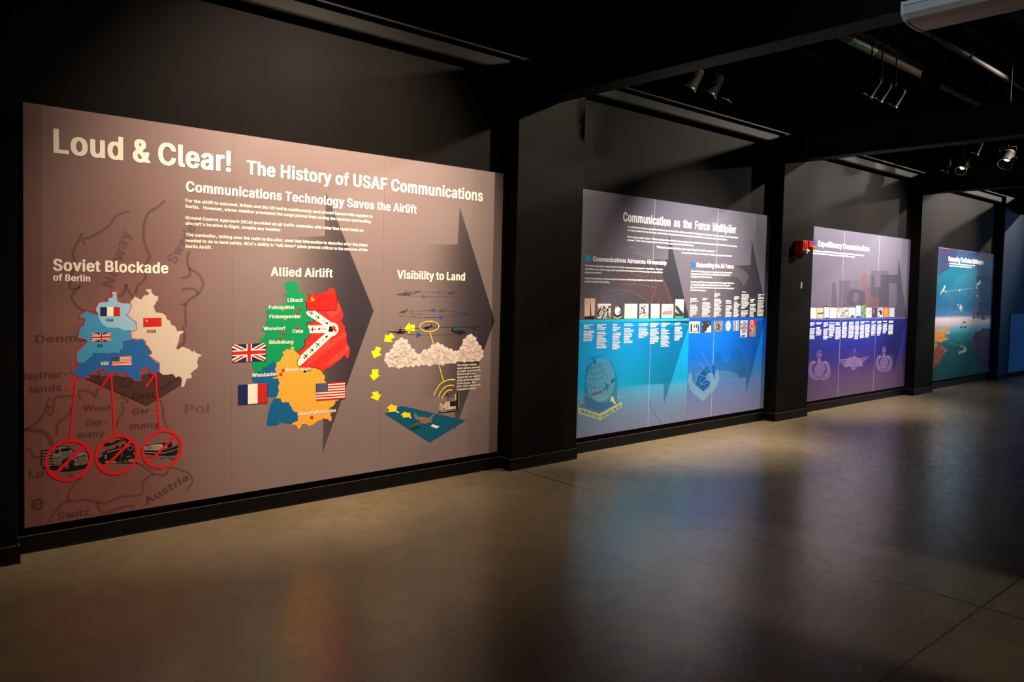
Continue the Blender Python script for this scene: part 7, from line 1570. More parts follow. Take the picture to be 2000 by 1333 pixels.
('S','link_line',4,(4.8,0,0,((16218,1807),(15462,1387)))),
('S','link_line',4,(4.5,0,0,((14647,1716),(14562,1237)))),
('S','link_line',4,(4.7,0,0,((14690,1716),(15120,1247)))),
('S','link_line',4,(4.9,0,0,((15462,1387),(16065,1297)))),
('S','link_line',4,(4.7,0,0,((15462,1387),(15121,1238)))),
('S','link_line',4,(4.8,0,0,((15462,1387),(15566,1122)))),
('S','link_line',4,(4.9,0,0,((16218,1807),(16272,1516)))),
('S','link_line',4,(4.8,0,0,((14891,822),(15550,723)))),
('S','link_line',4,(4.8,0,0,((15387,923),(15548,740)))),
('S','link_line',4,(4.8,0,0,((15852,910),(15571,740)))),
('S','link_line',4,(4.7,0,0,((14741,1316),(15395,1379)))),
('P','node_yellow',5,(0,((14644,1742),(14686,1743),(14691,1707),(14649,1706)))),
('P','node_yellow',5,(0,((16189,1834),(16239,1835),(16244,1796),(16194,1796)))),
('P','node_yellow',5,(0,((15437,1406),(15483,1405),(15488,1368),(15442,1368)))),
('P','node_yellow',5,(0,((15538,743),(15585,741),(15590,703),(15543,705)))),
('P','node_yellow',5,(0,((15320,1772),(15366,1772),(15371,1735),(15325,1735)))),
('P','node_yellow',5,(0,((16225,1681),(16274,1682),(16280,1643),(16230,1643)))),
('P','node_yellow',5,(0,((16214,1285),(16263,1285),(16269,1246),(16219,1247)))),
('P','sat_white',5,(0,((14435,1673),(14462,1722),(14518,1739),(14508,1687),(14453,1660)))),
('P','sat_white',5,(0,((14564,1772),(14583,1824),(14640,1835),(14669,1809),(14616,1760)))),
('P','sat_white',5,(0,((14522,1771),(14589,1775),(14619,1740),(14572,1710),(14520,1726)))),
('P','sat_white',5,(0,((16193,1882),(16248,1911),(16300,1898),(16276,1852),(16216,1854)))),
('P','sat_white',5,(0,((16305,1937),(16382,1960),(16425,1944),(16381,1893),(16320,1895)))),
('P','sat_white',5,(0,((16249,1904),(16337,1920),(16373,1882),(16294,1866)))),
('P','sat_white',5,(0,((15266,1497),(15297,1504),(15347,1467),(15321,1457)))),
('P','sat_white',5,(0,((15349,1446),(15430,1460),(15524,1446),(15510,1412),(15382,1409)))),
('P','sat_white',5,(0,((15377,1511),(15404,1514),(15439,1460),(15403,1453)))),
('P','sat_white',5,(0,((15481,1487),(15509,1490),(15505,1446),(15468,1450)))),
('P','sat_white',5,(0,((15428,605),(15493,636),(15585,635),(15563,592),(15464,580)))),
('P','sat_white',5,(0,((15595,625),(15685,648),(15816,653),(15847,632),(15729,599),(15618,590)))),
('P','sat_white',5,(0,((15675,656),(15687,735),(15722,722),(15749,656)))),
('P','sat_white',5,(0,((15757,666),(15763,697),(15853,655)))),
('P','badge_ink',5,(0,((15581,1149),(15587,1180),(15644,1169),(15649,1200),(15680,1179),(15736,1181),(15702,1158),(15731,1147),(15665,1152)))),
('P','badge_ink',5,(0,((15442,1059),(15447,1089),(15503,1078),(15508,1108),(15539,1087),(15594,1090),(15560,1066),(15589,1056),(15524,1060)))),
('P','badge_ink',5,(0,((15631,1055),(15636,1085),(15694,1074),(15699,1105),(15730,1084),(15786,1086),(15752,1063),(15782,1052),(15715,1056))))],
'main_title':[('T','white',5,('Connecting The Modern Battlespace',14739.1,2263.8,16497.6,2262.9,90.5))],
'intro_paragraph':[('M','white',5,(14778.2,2239.4,46.4,23.2,(1276,))),
('M','white',5,(14783.3,2199.8,46.4,23.2,(1112,)))],
'edge_band':[('P','edge_mauve',1,(0,((14279,2490),(17169,2502),(17171,2487),(14281,2474))))],
},
}
# ================================================================== printing inks
def ink(rgb, alpha=1.0, ax=None, var=0.0): return dict(rgb=rgb, a=alpha, ax=ax, var=var)
# ax = (x0, alpha0, x1, alpha1): printed horizontal fade, panel millimetres
INKS = {
 'cream': ink((236,228,210)), 'white': ink((236,234,232)), 'paper': ink((240,234,220)), 'black': ink((20,17,16)), 'navy': ink((26,38,84)), 'dark_red': ink((120,24,26)),
 'shadow': ink((30,22,20), .40), 'shade': ink((52,34,32), .15), 'shade_faint': ink((52,34,32), .20), 'shade_text': ink((50,32,30), .36), 'shade2': ink((40,34,44), .4), 'edge_l': ink((128,84,76), .18),
 'chev1': ink((52,46,56), 1, (2300, 0.0, 3030, .78)), 'chev2': ink((52,46,56), 1, (3500, 0.0, 4270, .80)),
 'chev3': ink((44,46,58), 1, (5500, 0.0, 7150, .80)), 'chev4': ink((44,46,60), 1, (7350, 0.0, 8750, .75)), 'chev3b': ink((0,104,150), 1, (5900, 0.0, 7100, .50)), 'chev4b': ink((0,66,130), 1, (7650, 0.0, 8700, .42)),
 'chev5': ink((70,66,84), 1, (11000, 0.0, 13000, .75)), 'chev5b': ink((34,28,90), 1, (11700, 0.0, 12900, .6)),
 'soviet_red': ink((196,32,26)), 'flag_red': ink((190,34,34)), 'gold': ink((244,190,70)), 'sign_red': ink((214,18,34)), 'red_line': ink((208,24,34)), 'pin_red': ink((204,44,34)),
 'map_beige': ink((206,190,172)), 'map_pale': ink((140,190,212)), 'map_mid': ink((64,144,186)), 'map_blue': ink((36,98,162)), 'map_shadow': ink((50,28,26), .45),
 'map_green': ink((8,142,84)), 'map_green_dark': ink((64,110,74)), 'map_orange': ink((238,164,58)), 'map_french': ink((16,92,140)), 'map_red': ink((222,44,38)), 'map_red_light': ink((236,66,54)),
 'ink_black': ink((22,18,17)), 'ink_grey': ink((128,106,98)), 'ink_tan': ink((170,146,130)),
 'loop_faint': ink((70,66,84), .75), 'loop_mid': ink((50,48,64), .8), 'loop_dark': ink((34,36,46), .9), 'tri_faint': ink((78,84,140)), 'tri_blue': ink((48,74,150)), 'tri_teal': ink((16,84,120)), 'tri_dim': ink((52,64,92)),
 'plane_black': ink((28,22,22)), 'plane_dark': ink((46,38,38)), 'plane_grey': ink((74,62,64)), 'plane_pale': ink((118,100,98), 1, None, .35), 'plane_faint': ink((84,72,76), .75), 'plane_ghost': ink((70,60,66), .5),
 'yellow': ink((252,232,30)), 'amber': ink((252,214,24)), 'radar_yellow': ink((244,210,66)), 'runway_teal': ink((8,82,108)), 'runway_dark': ink((6,54,74)), 'plane_brown': ink((132,108,84), 1, None, .2), 'plane_brown_dark': ink((92,74,60)), 'radar_beige': ink((198,178,152), 1, None, .25),
 'cloud_light': ink((226,208,196), 1, None, .10), 'cloud_mid': ink((208,188,176), 1, None, .14), 'cloud_dark': ink((182,160,150), 1, None, .16),
 'cyan': ink((0,186,220)), 'cyan_dark': ink((0,160,206)), 'blue_dark': ink((0,84,176)), 'blue_line': ink((0,100,196)), 'sq_cyan': ink((0,150,206)), 'sq_blue': ink((0,98,190)), 'sq_navy': ink((36,64,160)),
 'ghost_red': ink((128,84,82), .20), 'ghost_line': ink((170,160,168), .24), 'ghost_pale': ink((130,116,124), .28),
 'em_pale': ink((120,186,206), .36), 'em_pale2': ink((140,190,212), .36), 'em_pale3': ink((120,180,214), .6), 'em_pale4': ink((120,160,190), .18), 'em_blue': ink((0,96,150), .26), 'em_blue2': ink((0,92,140), .16), 'em_blue3': ink((0,84,156), .7), 'em_line': ink((0,84,124), .75), 'em_mauve': ink((90,100,130), .8), 'em_yellow': ink((200,206,140), .8), 'em_banner': ink((176,190,132), .85), 'em_ink': ink((52,82,92), .9),
 'ph_beige': ink((222,190,166)), 'ph_cream': ink((238,232,214)), 'ph_cream2': ink((206,196,186)), 'ph_dark': ink((36,26,22)), 'ph_dark2': ink((48,46,50), 1, None, .4), 'ph_mid': ink((124,112,112), 1, None, .5), 'ph_grey': ink((140,128,122), 1, None, .3), 'ph_grey2': ink((160,148,144), 1, None, .3), 'ph_faint': ink((224,216,196)), 'ph_green': ink((30,54,46), 1, None, .3), 'ph_orange': ink((226,130,60)), 'seal_pink': ink((214,164,150)),
 'ph_crowd': ink((40,36,34), 1, None, 2.0), 'ph_crowd2': ink((60,54,50), 1, None, 2.0), 'ph_trees': ink((30,42,34), 1, None, 1.5), 'ph_warm': ink((214,180,142), 1, None, .15), 'ph_warm2': ink((216,196,176), 1, None, .3), 'ph_blue': ink((170,186,214), 1, None, .5), 'ph_leaf': ink((90,120,84), 1, None, .7), 'ph_navy': ink((54,50,84), 1, None, .5), 'ph_fire': ink((180,90,46), 1, None, .6), 'ph_sky': ink((150,170,176), 1, None, .5),
 'crest_navy': ink((30,46,96)), 'crest_yellow': ink((206,190,50)), 'crest_olive': ink((150,150,80)),
 'gp_dark': ink((80,74,88), .28), 'gp_pale': ink((128,118,132), .30), 'gp_red': ink((132,90,90), .32), 'gp_edge': ink((96,90,98)), 'violet_line': ink((96,104,190)), 'badge': ink((128,104,150), .75), 'badge_dim': ink((110,88,140), .4), 'badge_ink': ink((52,40,96), .8),
 'horizon': ink((190,190,206), .8), 'horizon_glow': ink((226,206,206), .85), 'mountain': ink((92,80,92)), 'mountain2': ink((64,74,98), .6), 'sea_light': ink((80,170,190), .8), 'sea_mid': ink((24,120,136), .8), 'sea_deep': ink((8,84,92), .75), 'foam': ink((190,196,196), .7),
 'land_sand': ink((196,150,110), .7, None, .3), 'land_orange': ink((190,122,44), 1, None, .4), 'land_rust': ink((122,62,44), .95, None, .5), 'land_purple': ink((56,48,80), .85, None, .4), 'land_grey': ink((120,116,104)), 'space_purple': ink((62,48,92), .5), 'space_navy': ink((26,58,104), .38), 'star_ink': ink((150,190,200), .8), 'link_line': ink((120,170,140), .7), 'node_yellow': ink((190,180,96)), 'sat_white': ink((156,166,178), 1, None, .3), 'edge_mauve': ink((116,96,112)),
}
def ink_material(name, pid):
    d = INKS[name]; key = 'ink_' + name
    if key in MATS: return MATS[key]
    mt = bpy.data.materials.new('print_' + name); mt.use_nodes = True; nt = mt.node_tree; b = nt.nodes['Principled BSDF']
    b.inputs['Roughness'].default_value = 0.5; b.inputs['Specular IOR Level'].default_value = 0.25
    L = lin(d['rgb']); tc = N(nt, 'ShaderNodeTexCoord').outputs['Object']
    if d['var']:
        n = N(nt, 'ShaderNodeTexNoise'); n.inputs['Scale'].default_value = 55 if d['var'] > 1 else 26; n.inputs['Detail'].default_value = 4; nt.links.new(tc, n.inputs['Vector'])
        v = d['var']
        if v > 1: c = mix(nt, maprange(nt, n.outputs[0], .44, .54), L, lin((226, 218, 206)))
        else: c = mix(nt, maprange(nt, n.outputs[0], .3, .7), tuple(q * (1 - v) for q in L), tuple(min(.9, q * (1 + v) + .02 * v) for q in L))
        nt.links.new(c, b.inputs['Base Color'])
    else: b.inputs['Base Color'].default_value = (*L, 1)
    if d['a'] < 1 or d['ax']:
        ts = N(nt, 'ShaderNodeBsdfTransparent'); ms = N(nt, 'ShaderNodeMixShader')
        if d['ax']:
            x0, a0, x1, a1 = d['ax']; xc = PANELS[pid]['xc']; sp = N(nt, 'ShaderNodeSeparateXYZ'); nt.links.new(tc, sp.inputs[0])
            nt.links.new(maprange(nt, sp.outputs[0], x0 / 1000 - xc, x1 / 1000 - xc, a0, a1, True), ms.inputs[0])
        else: ms.inputs[0].default_value = d['a']
        nt.links.new(ts.outputs[0], ms.inputs[1]); nt.links.new(b.outputs[0], ms.inputs[2])
        nt.links.new(ms.outputs[0], nt.nodes['Material Output'].inputs[0])
    MATS[key] = mt; return mt

# ================================================================== flat print geometry (x, z in panel millimetres)
def smooth_poly(p, closed):
    out = []; n = len(p)
    for i in range(n if closed else n - 1):
        a, b, c, d = (p[(i - 1) % n], p[i], p[(i + 1) % n], p[(i + 2) % n]) if closed else (p[max(i - 1, 0)], p[i], p[i + 1], p[min(i + 2, n - 1)])
        for t in (0, .25, .5, .75):
            q = []
            for k in (0, 1):
                q.append(.5 * (2 * b[k] + (c[k] - a[k]) * t + (2 * a[k] - 5 * b[k] + 4 * c[k] - d[k]) * t * t + (3 * b[k] - a[k] - 3 * c[k] + d[k]) * t ** 3))
            out.append(tuple(q))
    if not closed: out.append(p[-1])
    return out
def inside(pt, loop):
    c = False; j = len(loop) - 1
    for i in range(len(loop)):
        if (loop[i][1] > pt[1]) != (loop[j][1] > pt[1]) and pt[0] < (loop[j][0] - loop[i][0]) * (pt[1] - loop[i][1]) / (loop[j][1] - loop[i][1]) + loop[i][0]: c = not c
        j = i
    return c
def area2(l): return sum(l[i - 1][0] * l[i][1] - l[i][0] * l[i - 1][1] for i in range(len(l)))
def tess(loops):
    """triangles of filled outlines; a loop lying inside another is a hole in it"""
    V = []; T = []; outer = [l for l in loops if not any(m is not l and inside(l[0], m) for m in loops)]
    for o in outer:
        hs = [h for h in loops if h is not o and not any(h is q for q in outer) and inside(h[0], o)]
        grp = [o if area2(o) > 0 else o[::-1]] + [h if area2(h) < 0 else h[::-1] for h in hs]
        tr = tessellate_polygon([[Vector((x, y, 0)) for x, y in l] for l in grp]); k = len(V)
        V += [(x, y) for l in grp for x, y in l]; T += [tuple(i + k for i in t) for t in tr]
    return V, T
def g_poly(d):
    s, p = d; p = [tuple(q) for q in p]
    if s: p = smooth_poly(p, True)
    return tess([p])
def g_stroke(d):
    w, closed, s, p = d; q = [tuple(p[0])]
    for a in p[1:]:
        if abs(a[0] - q[-1][0]) + abs(a[1] - q[-1][1]) > .5: q.append(tuple(a))
    if s and len(q) > 2: q = smooth_poly(q, bool(closed))
    n = len(q); V = []; T = []
    if n < 2: return V, T
    for i in range(n):
        a = Vector(q[i - 1]) if (closed or i > 0) else None; b = Vector(q[i]); c = Vector(q[(i + 1) % n]) if (closed or i < n - 1) else None
        t1 = (b - a).normalized() if a is not None else None; t2 = (c - b).normalized() if c is not None else None
        t1 = t1 or t2; t2 = t2 or t1; t = t1 + t2
        t = t.normalized() if t.length > 1e-3 else t2; nn = Vector((-t.y, t.x)); k = w / 2 / max(.45, nn.dot(Vector((-t2.y, t2.x))))
        V += [tuple(b + nn * k), tuple(b - nn * k)]
    for i in range(n if closed else n - 1):
        j = (i + 1) % n; T += [(2 * i, 2 * i + 1, 2 * j + 1), (2 * i, 2 * j + 1, 2 * j)]
    return V, T
def g_ell(d):
    x, z, rx, rz, ring = d; n = 64 if rx > 60 else (32 if rx > 8 else 16); V = []; T = []
    if ring:
        for k in range(n):
            c, s = math.cos(2 * math.pi * k / n), math.sin(2 * math.pi * k / n); V += [(x + rx * c, z + rz * s), (x + (rx - ring) * c, z + (rz - ring) * s)]
        for k in range(n):
            j = (k + 1) % n; T += [(2 * k, 2 * k + 1, 2 * j + 1), (2 * k, 2 * j + 1, 2 * j)]
    else:
        V = [(x, z)] + [(x + rx * math.cos(2 * math.pi * k / n), z + rz * math.sin(2 * math.pi * k / n)) for k in range(n)]; T = [(0, 1 + k, 1 + (k + 1) % n) for k in range(n)]
    return V, T
GT = {}
def glyph(ch):
    if ch not in GT:
        adv, loops = GLYPHS[ch]; GT[ch] = (adv,) + (tess([[(x, y + 15) for x, y in l] for l in loops]) if loops else ([], []))
    return GT[ch]
CAP = 539.0
def g_text(d):
    s, x0, z0, x1, z1, cap = d; V = []; T = []; pen = 0; g0 = GLYPHS[s[0]]; g1 = GLYPHS[s[-1]]
    lsb = min(p[0] for l in g0[1] for p in l); total = sum(GLYPHS[c][0] for c in s); rsb = g1[0] - max(p[0] for l in g1[1] for p in l)
    ex = Vector((x1 - x0, z1 - z0)); L = ex.length; ex.normalize(); ez = Vector((-ex.y, ex.x)); sx = L / (total - lsb - rsb); sz = cap / CAP
    for c in s:
        adv, vs, tr = glyph(c); o = len(V)
        for x, y in vs:
            u = (pen + x - lsb) * sx; v = y * sz; V.append((x0 + ex.x * u + ez.x * v, z0 + ex.y * u + ez.y * v))
        T += [tuple(i + o for i in t) for t in tr]; pen += adv
    return V, T
def g_micro(d):
    x, z, pitch, cap, widths = d; V = []; T = []; rnd = random.Random(int(x * 7 + z)); y = z
    for w in widths:
        u = 0
        while u < w - cap * .3:
            l = min(cap * rnd.uniform(1.0, 4.2), w - u); h = cap * rnd.uniform(.70, .95); o = len(V)
            V += [(x + u, y - cap), (x + u + l, y - cap), (x + u + l, y - cap + h), (x + u, y - cap + h)]; T += [(o, o + 1, o + 2), (o, o + 2, o + 3)]; u += l + cap * .26
        y -= pitch
    return V, T
GEN = {'P': g_poly, 'S': g_stroke, 'E': g_ell, 'T': g_text, 'M': g_micro}
LAYER = 0.00025
def print_mesh(name, ops, pid):
    P = PANELS[pid]; V = []; F = []; MI = []; names = []; me = bpy.data.meshes.new(name)
    for i, (kind, ik, lv, d) in enumerate(ops):
        if ik not in names: names.append(ik)
        vs, tr = GEN[kind](d); o = len(V); y = P['y'] - lv * LAYER - i * 1e-5
        for x, z in vs:
            x = min(max(x / 1000, P['x0']), P['x1']); z = min(max(z / 1000, P['z0']), P['z1']); V.append((x - P['xc'], y, z))
        for a, b, c in tr:
            ax, az = vs[a]; bx, bz = vs[b]; cx, cz = vs[c]
            ar = (bx - ax) * (cz - az) - (bz - az) * (cx - ax)
            if abs(ar) < 1e-6: continue
            F.append((a + o, b + o, c + o) if ar > 0 else (a + o, c + o, b + o)); MI.append(names.index(ik))
    me.from_pydata(V, [], F)
    for k in names: me.materials.append(ink_material(k, pid))
    me.polygons.foreach_set('material_index', MI); me.update(); return me

# ================================================================== the four panels
PANELS = {1: dict(x0=.775, x1=4.383, z0=.160, z1=2.632, seams=(1.990, 3.173)), 2: dict(x0=5.33, x1=8.807, z0=.163, z1=2.601, seams=(6.50, 7.665)),
          3: dict(x0=9.73, x1=13.098, z0=.152, z1=2.549, seams=(10.80, 11.95)), 4: dict(x0=13.98, x1=17.153, z0=.152, z1=2.487, seams=(15.04, 16.10))}
for P in PANELS.values(): P['y'] = -0.03; P['xc'] = (P['x0'] + P['x1']) / 2
def board_material(pid):
    P = PANELS[pid]; mt = bpy.data.materials.new('print_background'); mt.use_nodes = True; nt = mt.node_tree; b = nt.nodes['Principled BSDF']
    b.inputs['Roughness'].default_value = 0.5; b.inputs['Specular IOR Level'].default_value = 0.25
    tc = N(nt, 'ShaderNodeTexCoord').outputs['Object']; sp = N(nt, 'ShaderNodeSeparateXYZ'); nt.links.new(tc, sp.inputs[0])
    X = math_(nt, 'ADD', sp.outputs[0], P['xc']); Z = sp.outputs[2]
    n = N(nt, 'ShaderNodeTexNoise'); nt.links.new(tc, n.inputs['Vector']); n.inputs['Scale'].default_value = 1.5; n.inputs['Detail'].default_value = 5; nz = n.outputs[0]
    if pid == 1:
        t = math_(nt, 'MULTIPLY', maprange(nt, X, 1.2, 2.3, 1, 0, True), maprange(nt, Z, 2.5, 0.9, .35, 1))
        c = mix(nt, t, lin((128, 111, 108)), lin((120, 74, 68)))
    elif pid == 2:
        topc = mix(nt, maprange(nt, Z, 1.3, 2.4), lin((100, 92, 102)), lin((90, 88, 104)))
        zz = maprange(nt, Z, .163, 1.31)
        teal = ramp(nt, zz, [(0, (106, 112, 138)), (.20, (96, 124, 154)), (.36, (70, 148, 184)), (.42, (0, 152, 194)), (.70, (0, 152, 216)), (1, (0, 150, 226))])
        blue = ramp(nt, zz, [(0, (108, 108, 138)), (.22, (92, 108, 150)), (.42, (50, 108, 168)), (.62, (0, 104, 204)), (1, (0, 108, 226))])
        low = mix(nt, math_(nt, 'GREATER_THAN', X, 7.178), teal, blue); c = mix(nt, math_(nt, 'LESS_THAN', Z, 1.312), topc, low)
    elif pid == 3:
        zz = maprange(nt, Z, .152, 1.27)
        low = ramp(nt, zz, [(0, (88, 68, 94)), (.25, (80, 58, 96)), (.42, (56, 42, 106)), (.62, (34, 38, 122)), (1, (34, 54, 150))])
        top = mix(nt, maprange(nt, Z, 1.3, 2.5), lin((98, 90, 106)), lin((92, 88, 104)))
        c = mix(nt, math_(nt, 'LESS_THAN', Z, 1.276), top, low)
    else:
        zz = maprange(nt, Z, .152, 2.487)
        c = ramp(nt, zz, [(0, (34, 62, 74)), (.14, (4, 70, 80)), (.27, (6, 84, 94)), (.34, (10, 118, 132)), (.395, (96, 156, 178)), (.43, (184, 172, 178)), (.465, (196, 188, 196)), (.49, (60, 104, 156)), (.56, (8, 84, 126)), (.80, (6, 96, 120)), (.93, (14, 74, 106)), (1, (44, 50, 84))])
    c = mix(nt, maprange(nt, nz, .3, .7, 0, .10), c, (0.02, 0.015, 0.018)); nt.links.new(c, b.inputs['Base Color']); return mt
CORES = {k: mat('white_board_core_%d' % k, c, .6) for k, c in ((1, (148, 128, 120)), (2, (214, 210, 208)), (3, (214, 210, 208)), (4, (120, 130, 140)))}
PINFO = {1: ('large brown printed panel on airlift history, nearest and widest on the black wall', 'wall of history panels'),
         2: ('grey panel with teal and blue lower half and SERVITIO DEDICATI crest, between first two pilasters', 'wall of history panels'),
         3: ('mauve panel with dark blue lower half and three faded badges, behind the red alarm', 'wall of history panels'),
         4: ('teal space picture panel with satellites over an orange coast, farthest along the wall', 'wall of history panels')}
for pid, P in PANELS.items():
    root = empty('exhibit_panel', (P['xc'], 0, 0)); tag(root, PINFO[pid][0], 'exhibit panel', PINFO[pid][1])
    bmat = board_material(pid); xs = [P['x0'], *P['seams'], P['x1']]
    for a, b in zip(xs, xs[1:]):
        bm = bmesh.new(); x0, x1 = a - P['xc'] + (.0008 if a != xs[0] else 0), b - P['xc'] - (.0008 if b != xs[-1] else 0)
        box(bm, x0, x1, P['y'], -0.0015, P['z0'], P['z1']); c = .0012 if pid in (1, 4) else .0024
        bm.faces.ensure_lookup_table(); fr = [f for f in bm.faces if abs(f.calc_center_median().y - P['y']) < 1e-5]
        bmesh.ops.inset_region(bm, faces=fr, thickness=c, depth=0)
        for f in bm.faces: f.material_index = 1
        for f in bm.faces:
            if f.calc_center_median().y < P['y'] + 1e-5 and f.calc_area() > .5: f.material_index = 0
        for f in bm.faces:      # only the meeting edges of two sheets show their white core
            if f.material_index == 1 and f.calc_center_median().y < P['y'] + 1e-5:
                m = f.calc_center_median(); seam = (abs(m.x - x0) < c and a != xs[0]) or (abs(m.x - x1) < c and b != xs[-1])
                if not seam: f.material_index = 0
            elif f.material_index == 1 and abs(f.normal.y) < .5 and (abs(f.calc_center_median().x - x0) < 1e-4 or abs(f.calc_center_median().x - x1) < 1e-4): f.material_index = 2
        bm_obj('panel_sheet', bm, [bmat, CORES[pid], mat('black_board_edge', (34, 28, 27), .6)], root)
    made = {}
    for path, ops in ART[pid].items():
        parts = path.split('/'); top = parts[0]
        if len(parts) == 1: made[top] = link(top.split('#')[0], print_mesh(top.split('#')[0], ops, pid), root); continue
        if top not in made: made[top] = empty(top.split('#')[0], (0, 0, 0)); made[top].parent = root
        link(parts[1].split('#')[0], print_mesh(parts[1].split('#')[0], ops, pid), made[top])
# ================================================================== ceiling fittings and the fire alarm
M_BLACK = mat('black_housing', (5, 5, 5), .7, 0, .04); M_CHROME = mat('bright_reflector', (210, 206, 200), .15, 1.0); M_PIPE = paint_material('grey_pipe_paint', (84, 76, 66), .6, .12, .10)
M_RED = mat('alarm_red', (190, 16, 24), .35); M_RED2 = mat('alarm_grille', (140, 8, 14), .4); M_CLEAR = mat('strobe_clear', (222, 220, 214), .12); M_AMBER = mat('strobe_amber', (224, 132, 10), .12)
M_ALU = mat('fixture_white', (206, 208, 208), .4); M_LENS = paint_material('fixture_lens', (200, 190, 180), .4, .06); M_GREEN = mat('label_green', (40, 120, 74), .5); M_LETTER = mat('label_letters', (206, 214, 200), .5)
M_GLOW = mat('lit_lens', (255, 214, 160), .3, 0, .5, ((255, 184, 110), 9.0)); M_DIM = mat('dim_lens', (90, 80, 68), .2, 0, .5, ((255, 200, 140), .25))

# --- thick pipe with a green lettered band; thinner conduit behind it
PX, PY, PZ, PR = 8.0, -1.17, 4.45, 0.056
root = tag(empty('overhead_pipe', (PX, PY, PZ)), 'thick grey overhead pipe with a green lettered band, second beam bay', 'pipe')
bm = bmesh.new(); tube(bm, (-9.0, 0, 0), (12.0, 0, 0), PR, seg=32); bm_obj('pipe_run', bm, M_PIPE, root)
bm = bmesh.new()
for x in (-1.1, 4.4, 6.2): tube(bm, (x, 0, 0), (x + .05, 0, 0), PR + .008, seg=32)
bm_obj('coupling', bm, M_PIPE, root)
bm = bmesh.new(); tube(bm, (.36, 0, 0), (.92, 0, 0), PR + .0012, seg=40, caps=False); band = bm_obj('label_band', bm, M_GREEN, root)
bm = bmesh.new()
for x in (.33, .905):
    for k in range(0, 40, 2):
        a0, a1 = 2 * math.pi * k / 40, 2 * math.pi * (k + 1) / 40; r = PR + .002
        bm.faces.new([bm.verts.new((xx, r * math.cos(a), r * math.sin(a))) for xx, a in ((x, a0), (x, a1), (x + .03, a1), (x + .03, a0))])
bm_obj('dashed_edge', bm, M_LETTER, band)
bm = bmesh.new(); r = PR + .0022; rnd = random.Random(4)
for i in range(7):
    x = .46 + i * .05
    for a0, a1, xa, xb in ((-2.55, -1.95, 0, .007), (-2.55, -1.95, .02, .027), (-2.55 + .25 * (i % 3), -2.45 + .25 * (i % 3), 0, .027), (-2.05, -1.95, 0, .027 if i % 2 else .012)):
        bm.faces.new([bm.verts.new((x + q, r * math.cos(a), r * math.sin(a))) for q, a in ((xa, a0), (xb, a0), (xb, a1), (xa, a1))])
bm_obj('label_lettering', bm, M_LETTER, band)
for x in (2.6, 4.75, 7.2):
    bm = bmesh.new(); tube(bm, (x, 0, PR), (x, 0, .495), .005, seg=8); lathe(bm, [(PR + .001, -.012), (PR + .006, -.012), (PR + .006, .012), (PR + .001, .012), (PR + .001, -.012)], (x, 0, 0), (1, 0, 0)); bm_obj('pipe_hanger', bm, M_PIPE, root)
root = tag(empty('conduit', (9.0, -1.85, 4.45)), 'thin grey conduit behind the thick pipe with the green band', 'pipe')
bm = bmesh.new(); tube(bm, (-8, 0, 0), (10, 0, 0), .028, seg=20); bm_obj('conduit_run', bm, M_PIPE, root)
for x in (-1.6, .9, 3.05):
    bm = bmesh.new(); tube(bm, (x, 0, .02), (x, 0, .495), .004, seg=8); box(bm, x - .012, x + .012, -.035, .035, -.034, .036); bm_obj('conduit_clip', bm, M_PIPE, root)

# --- fluorescent wrap fixture hung along the first beam
root = tag(empty('fluorescent_fixture', (4.50, -4.01, 3.135)), 'unlit white fluorescent batten with a wide diffuser, hanging at the top right', 'light fixture')
prof = [(-.165, .075), (-.16, .035), (-.13, .012), (-.06, 0), (.06, 0), (.13, .012), (.16, .035), (.165, .075)]
bm = bmesh.new(); prism(bm, prof + [(.165, .08), (-.165, .08)], 'Y', -.60, .60); bm_obj('diffuser', bm, M_LENS, root)
bm = bmesh.new(); prism(bm, [(-.172, .078), (.172, .078), (.172, .098), (.09, .125), (-.09, .125), (-.172, .098)], 'Y', -.605, .605); bm_obj('housing', bm, M_ALU, root)
for y in (-.61, .60):
    bm = bmesh.new(); prism(bm, [(u * 1.04, v - .004 if v < .05 else v) for u, v in prof] + [(.172, .1), (-.172, .1)], 'Y', y, y + .012); bm_obj('end_cap', bm, M_ALU, root)
for y in (-.36, .36):
    bm = bmesh.new(); box(bm, -.02, .02, y - .012, y + .012, .12, .20); tube(bm, (0, y, .19), (0, y, 1.5), .004, seg=8); bm_obj('hanger', bm, M_ALU, root)

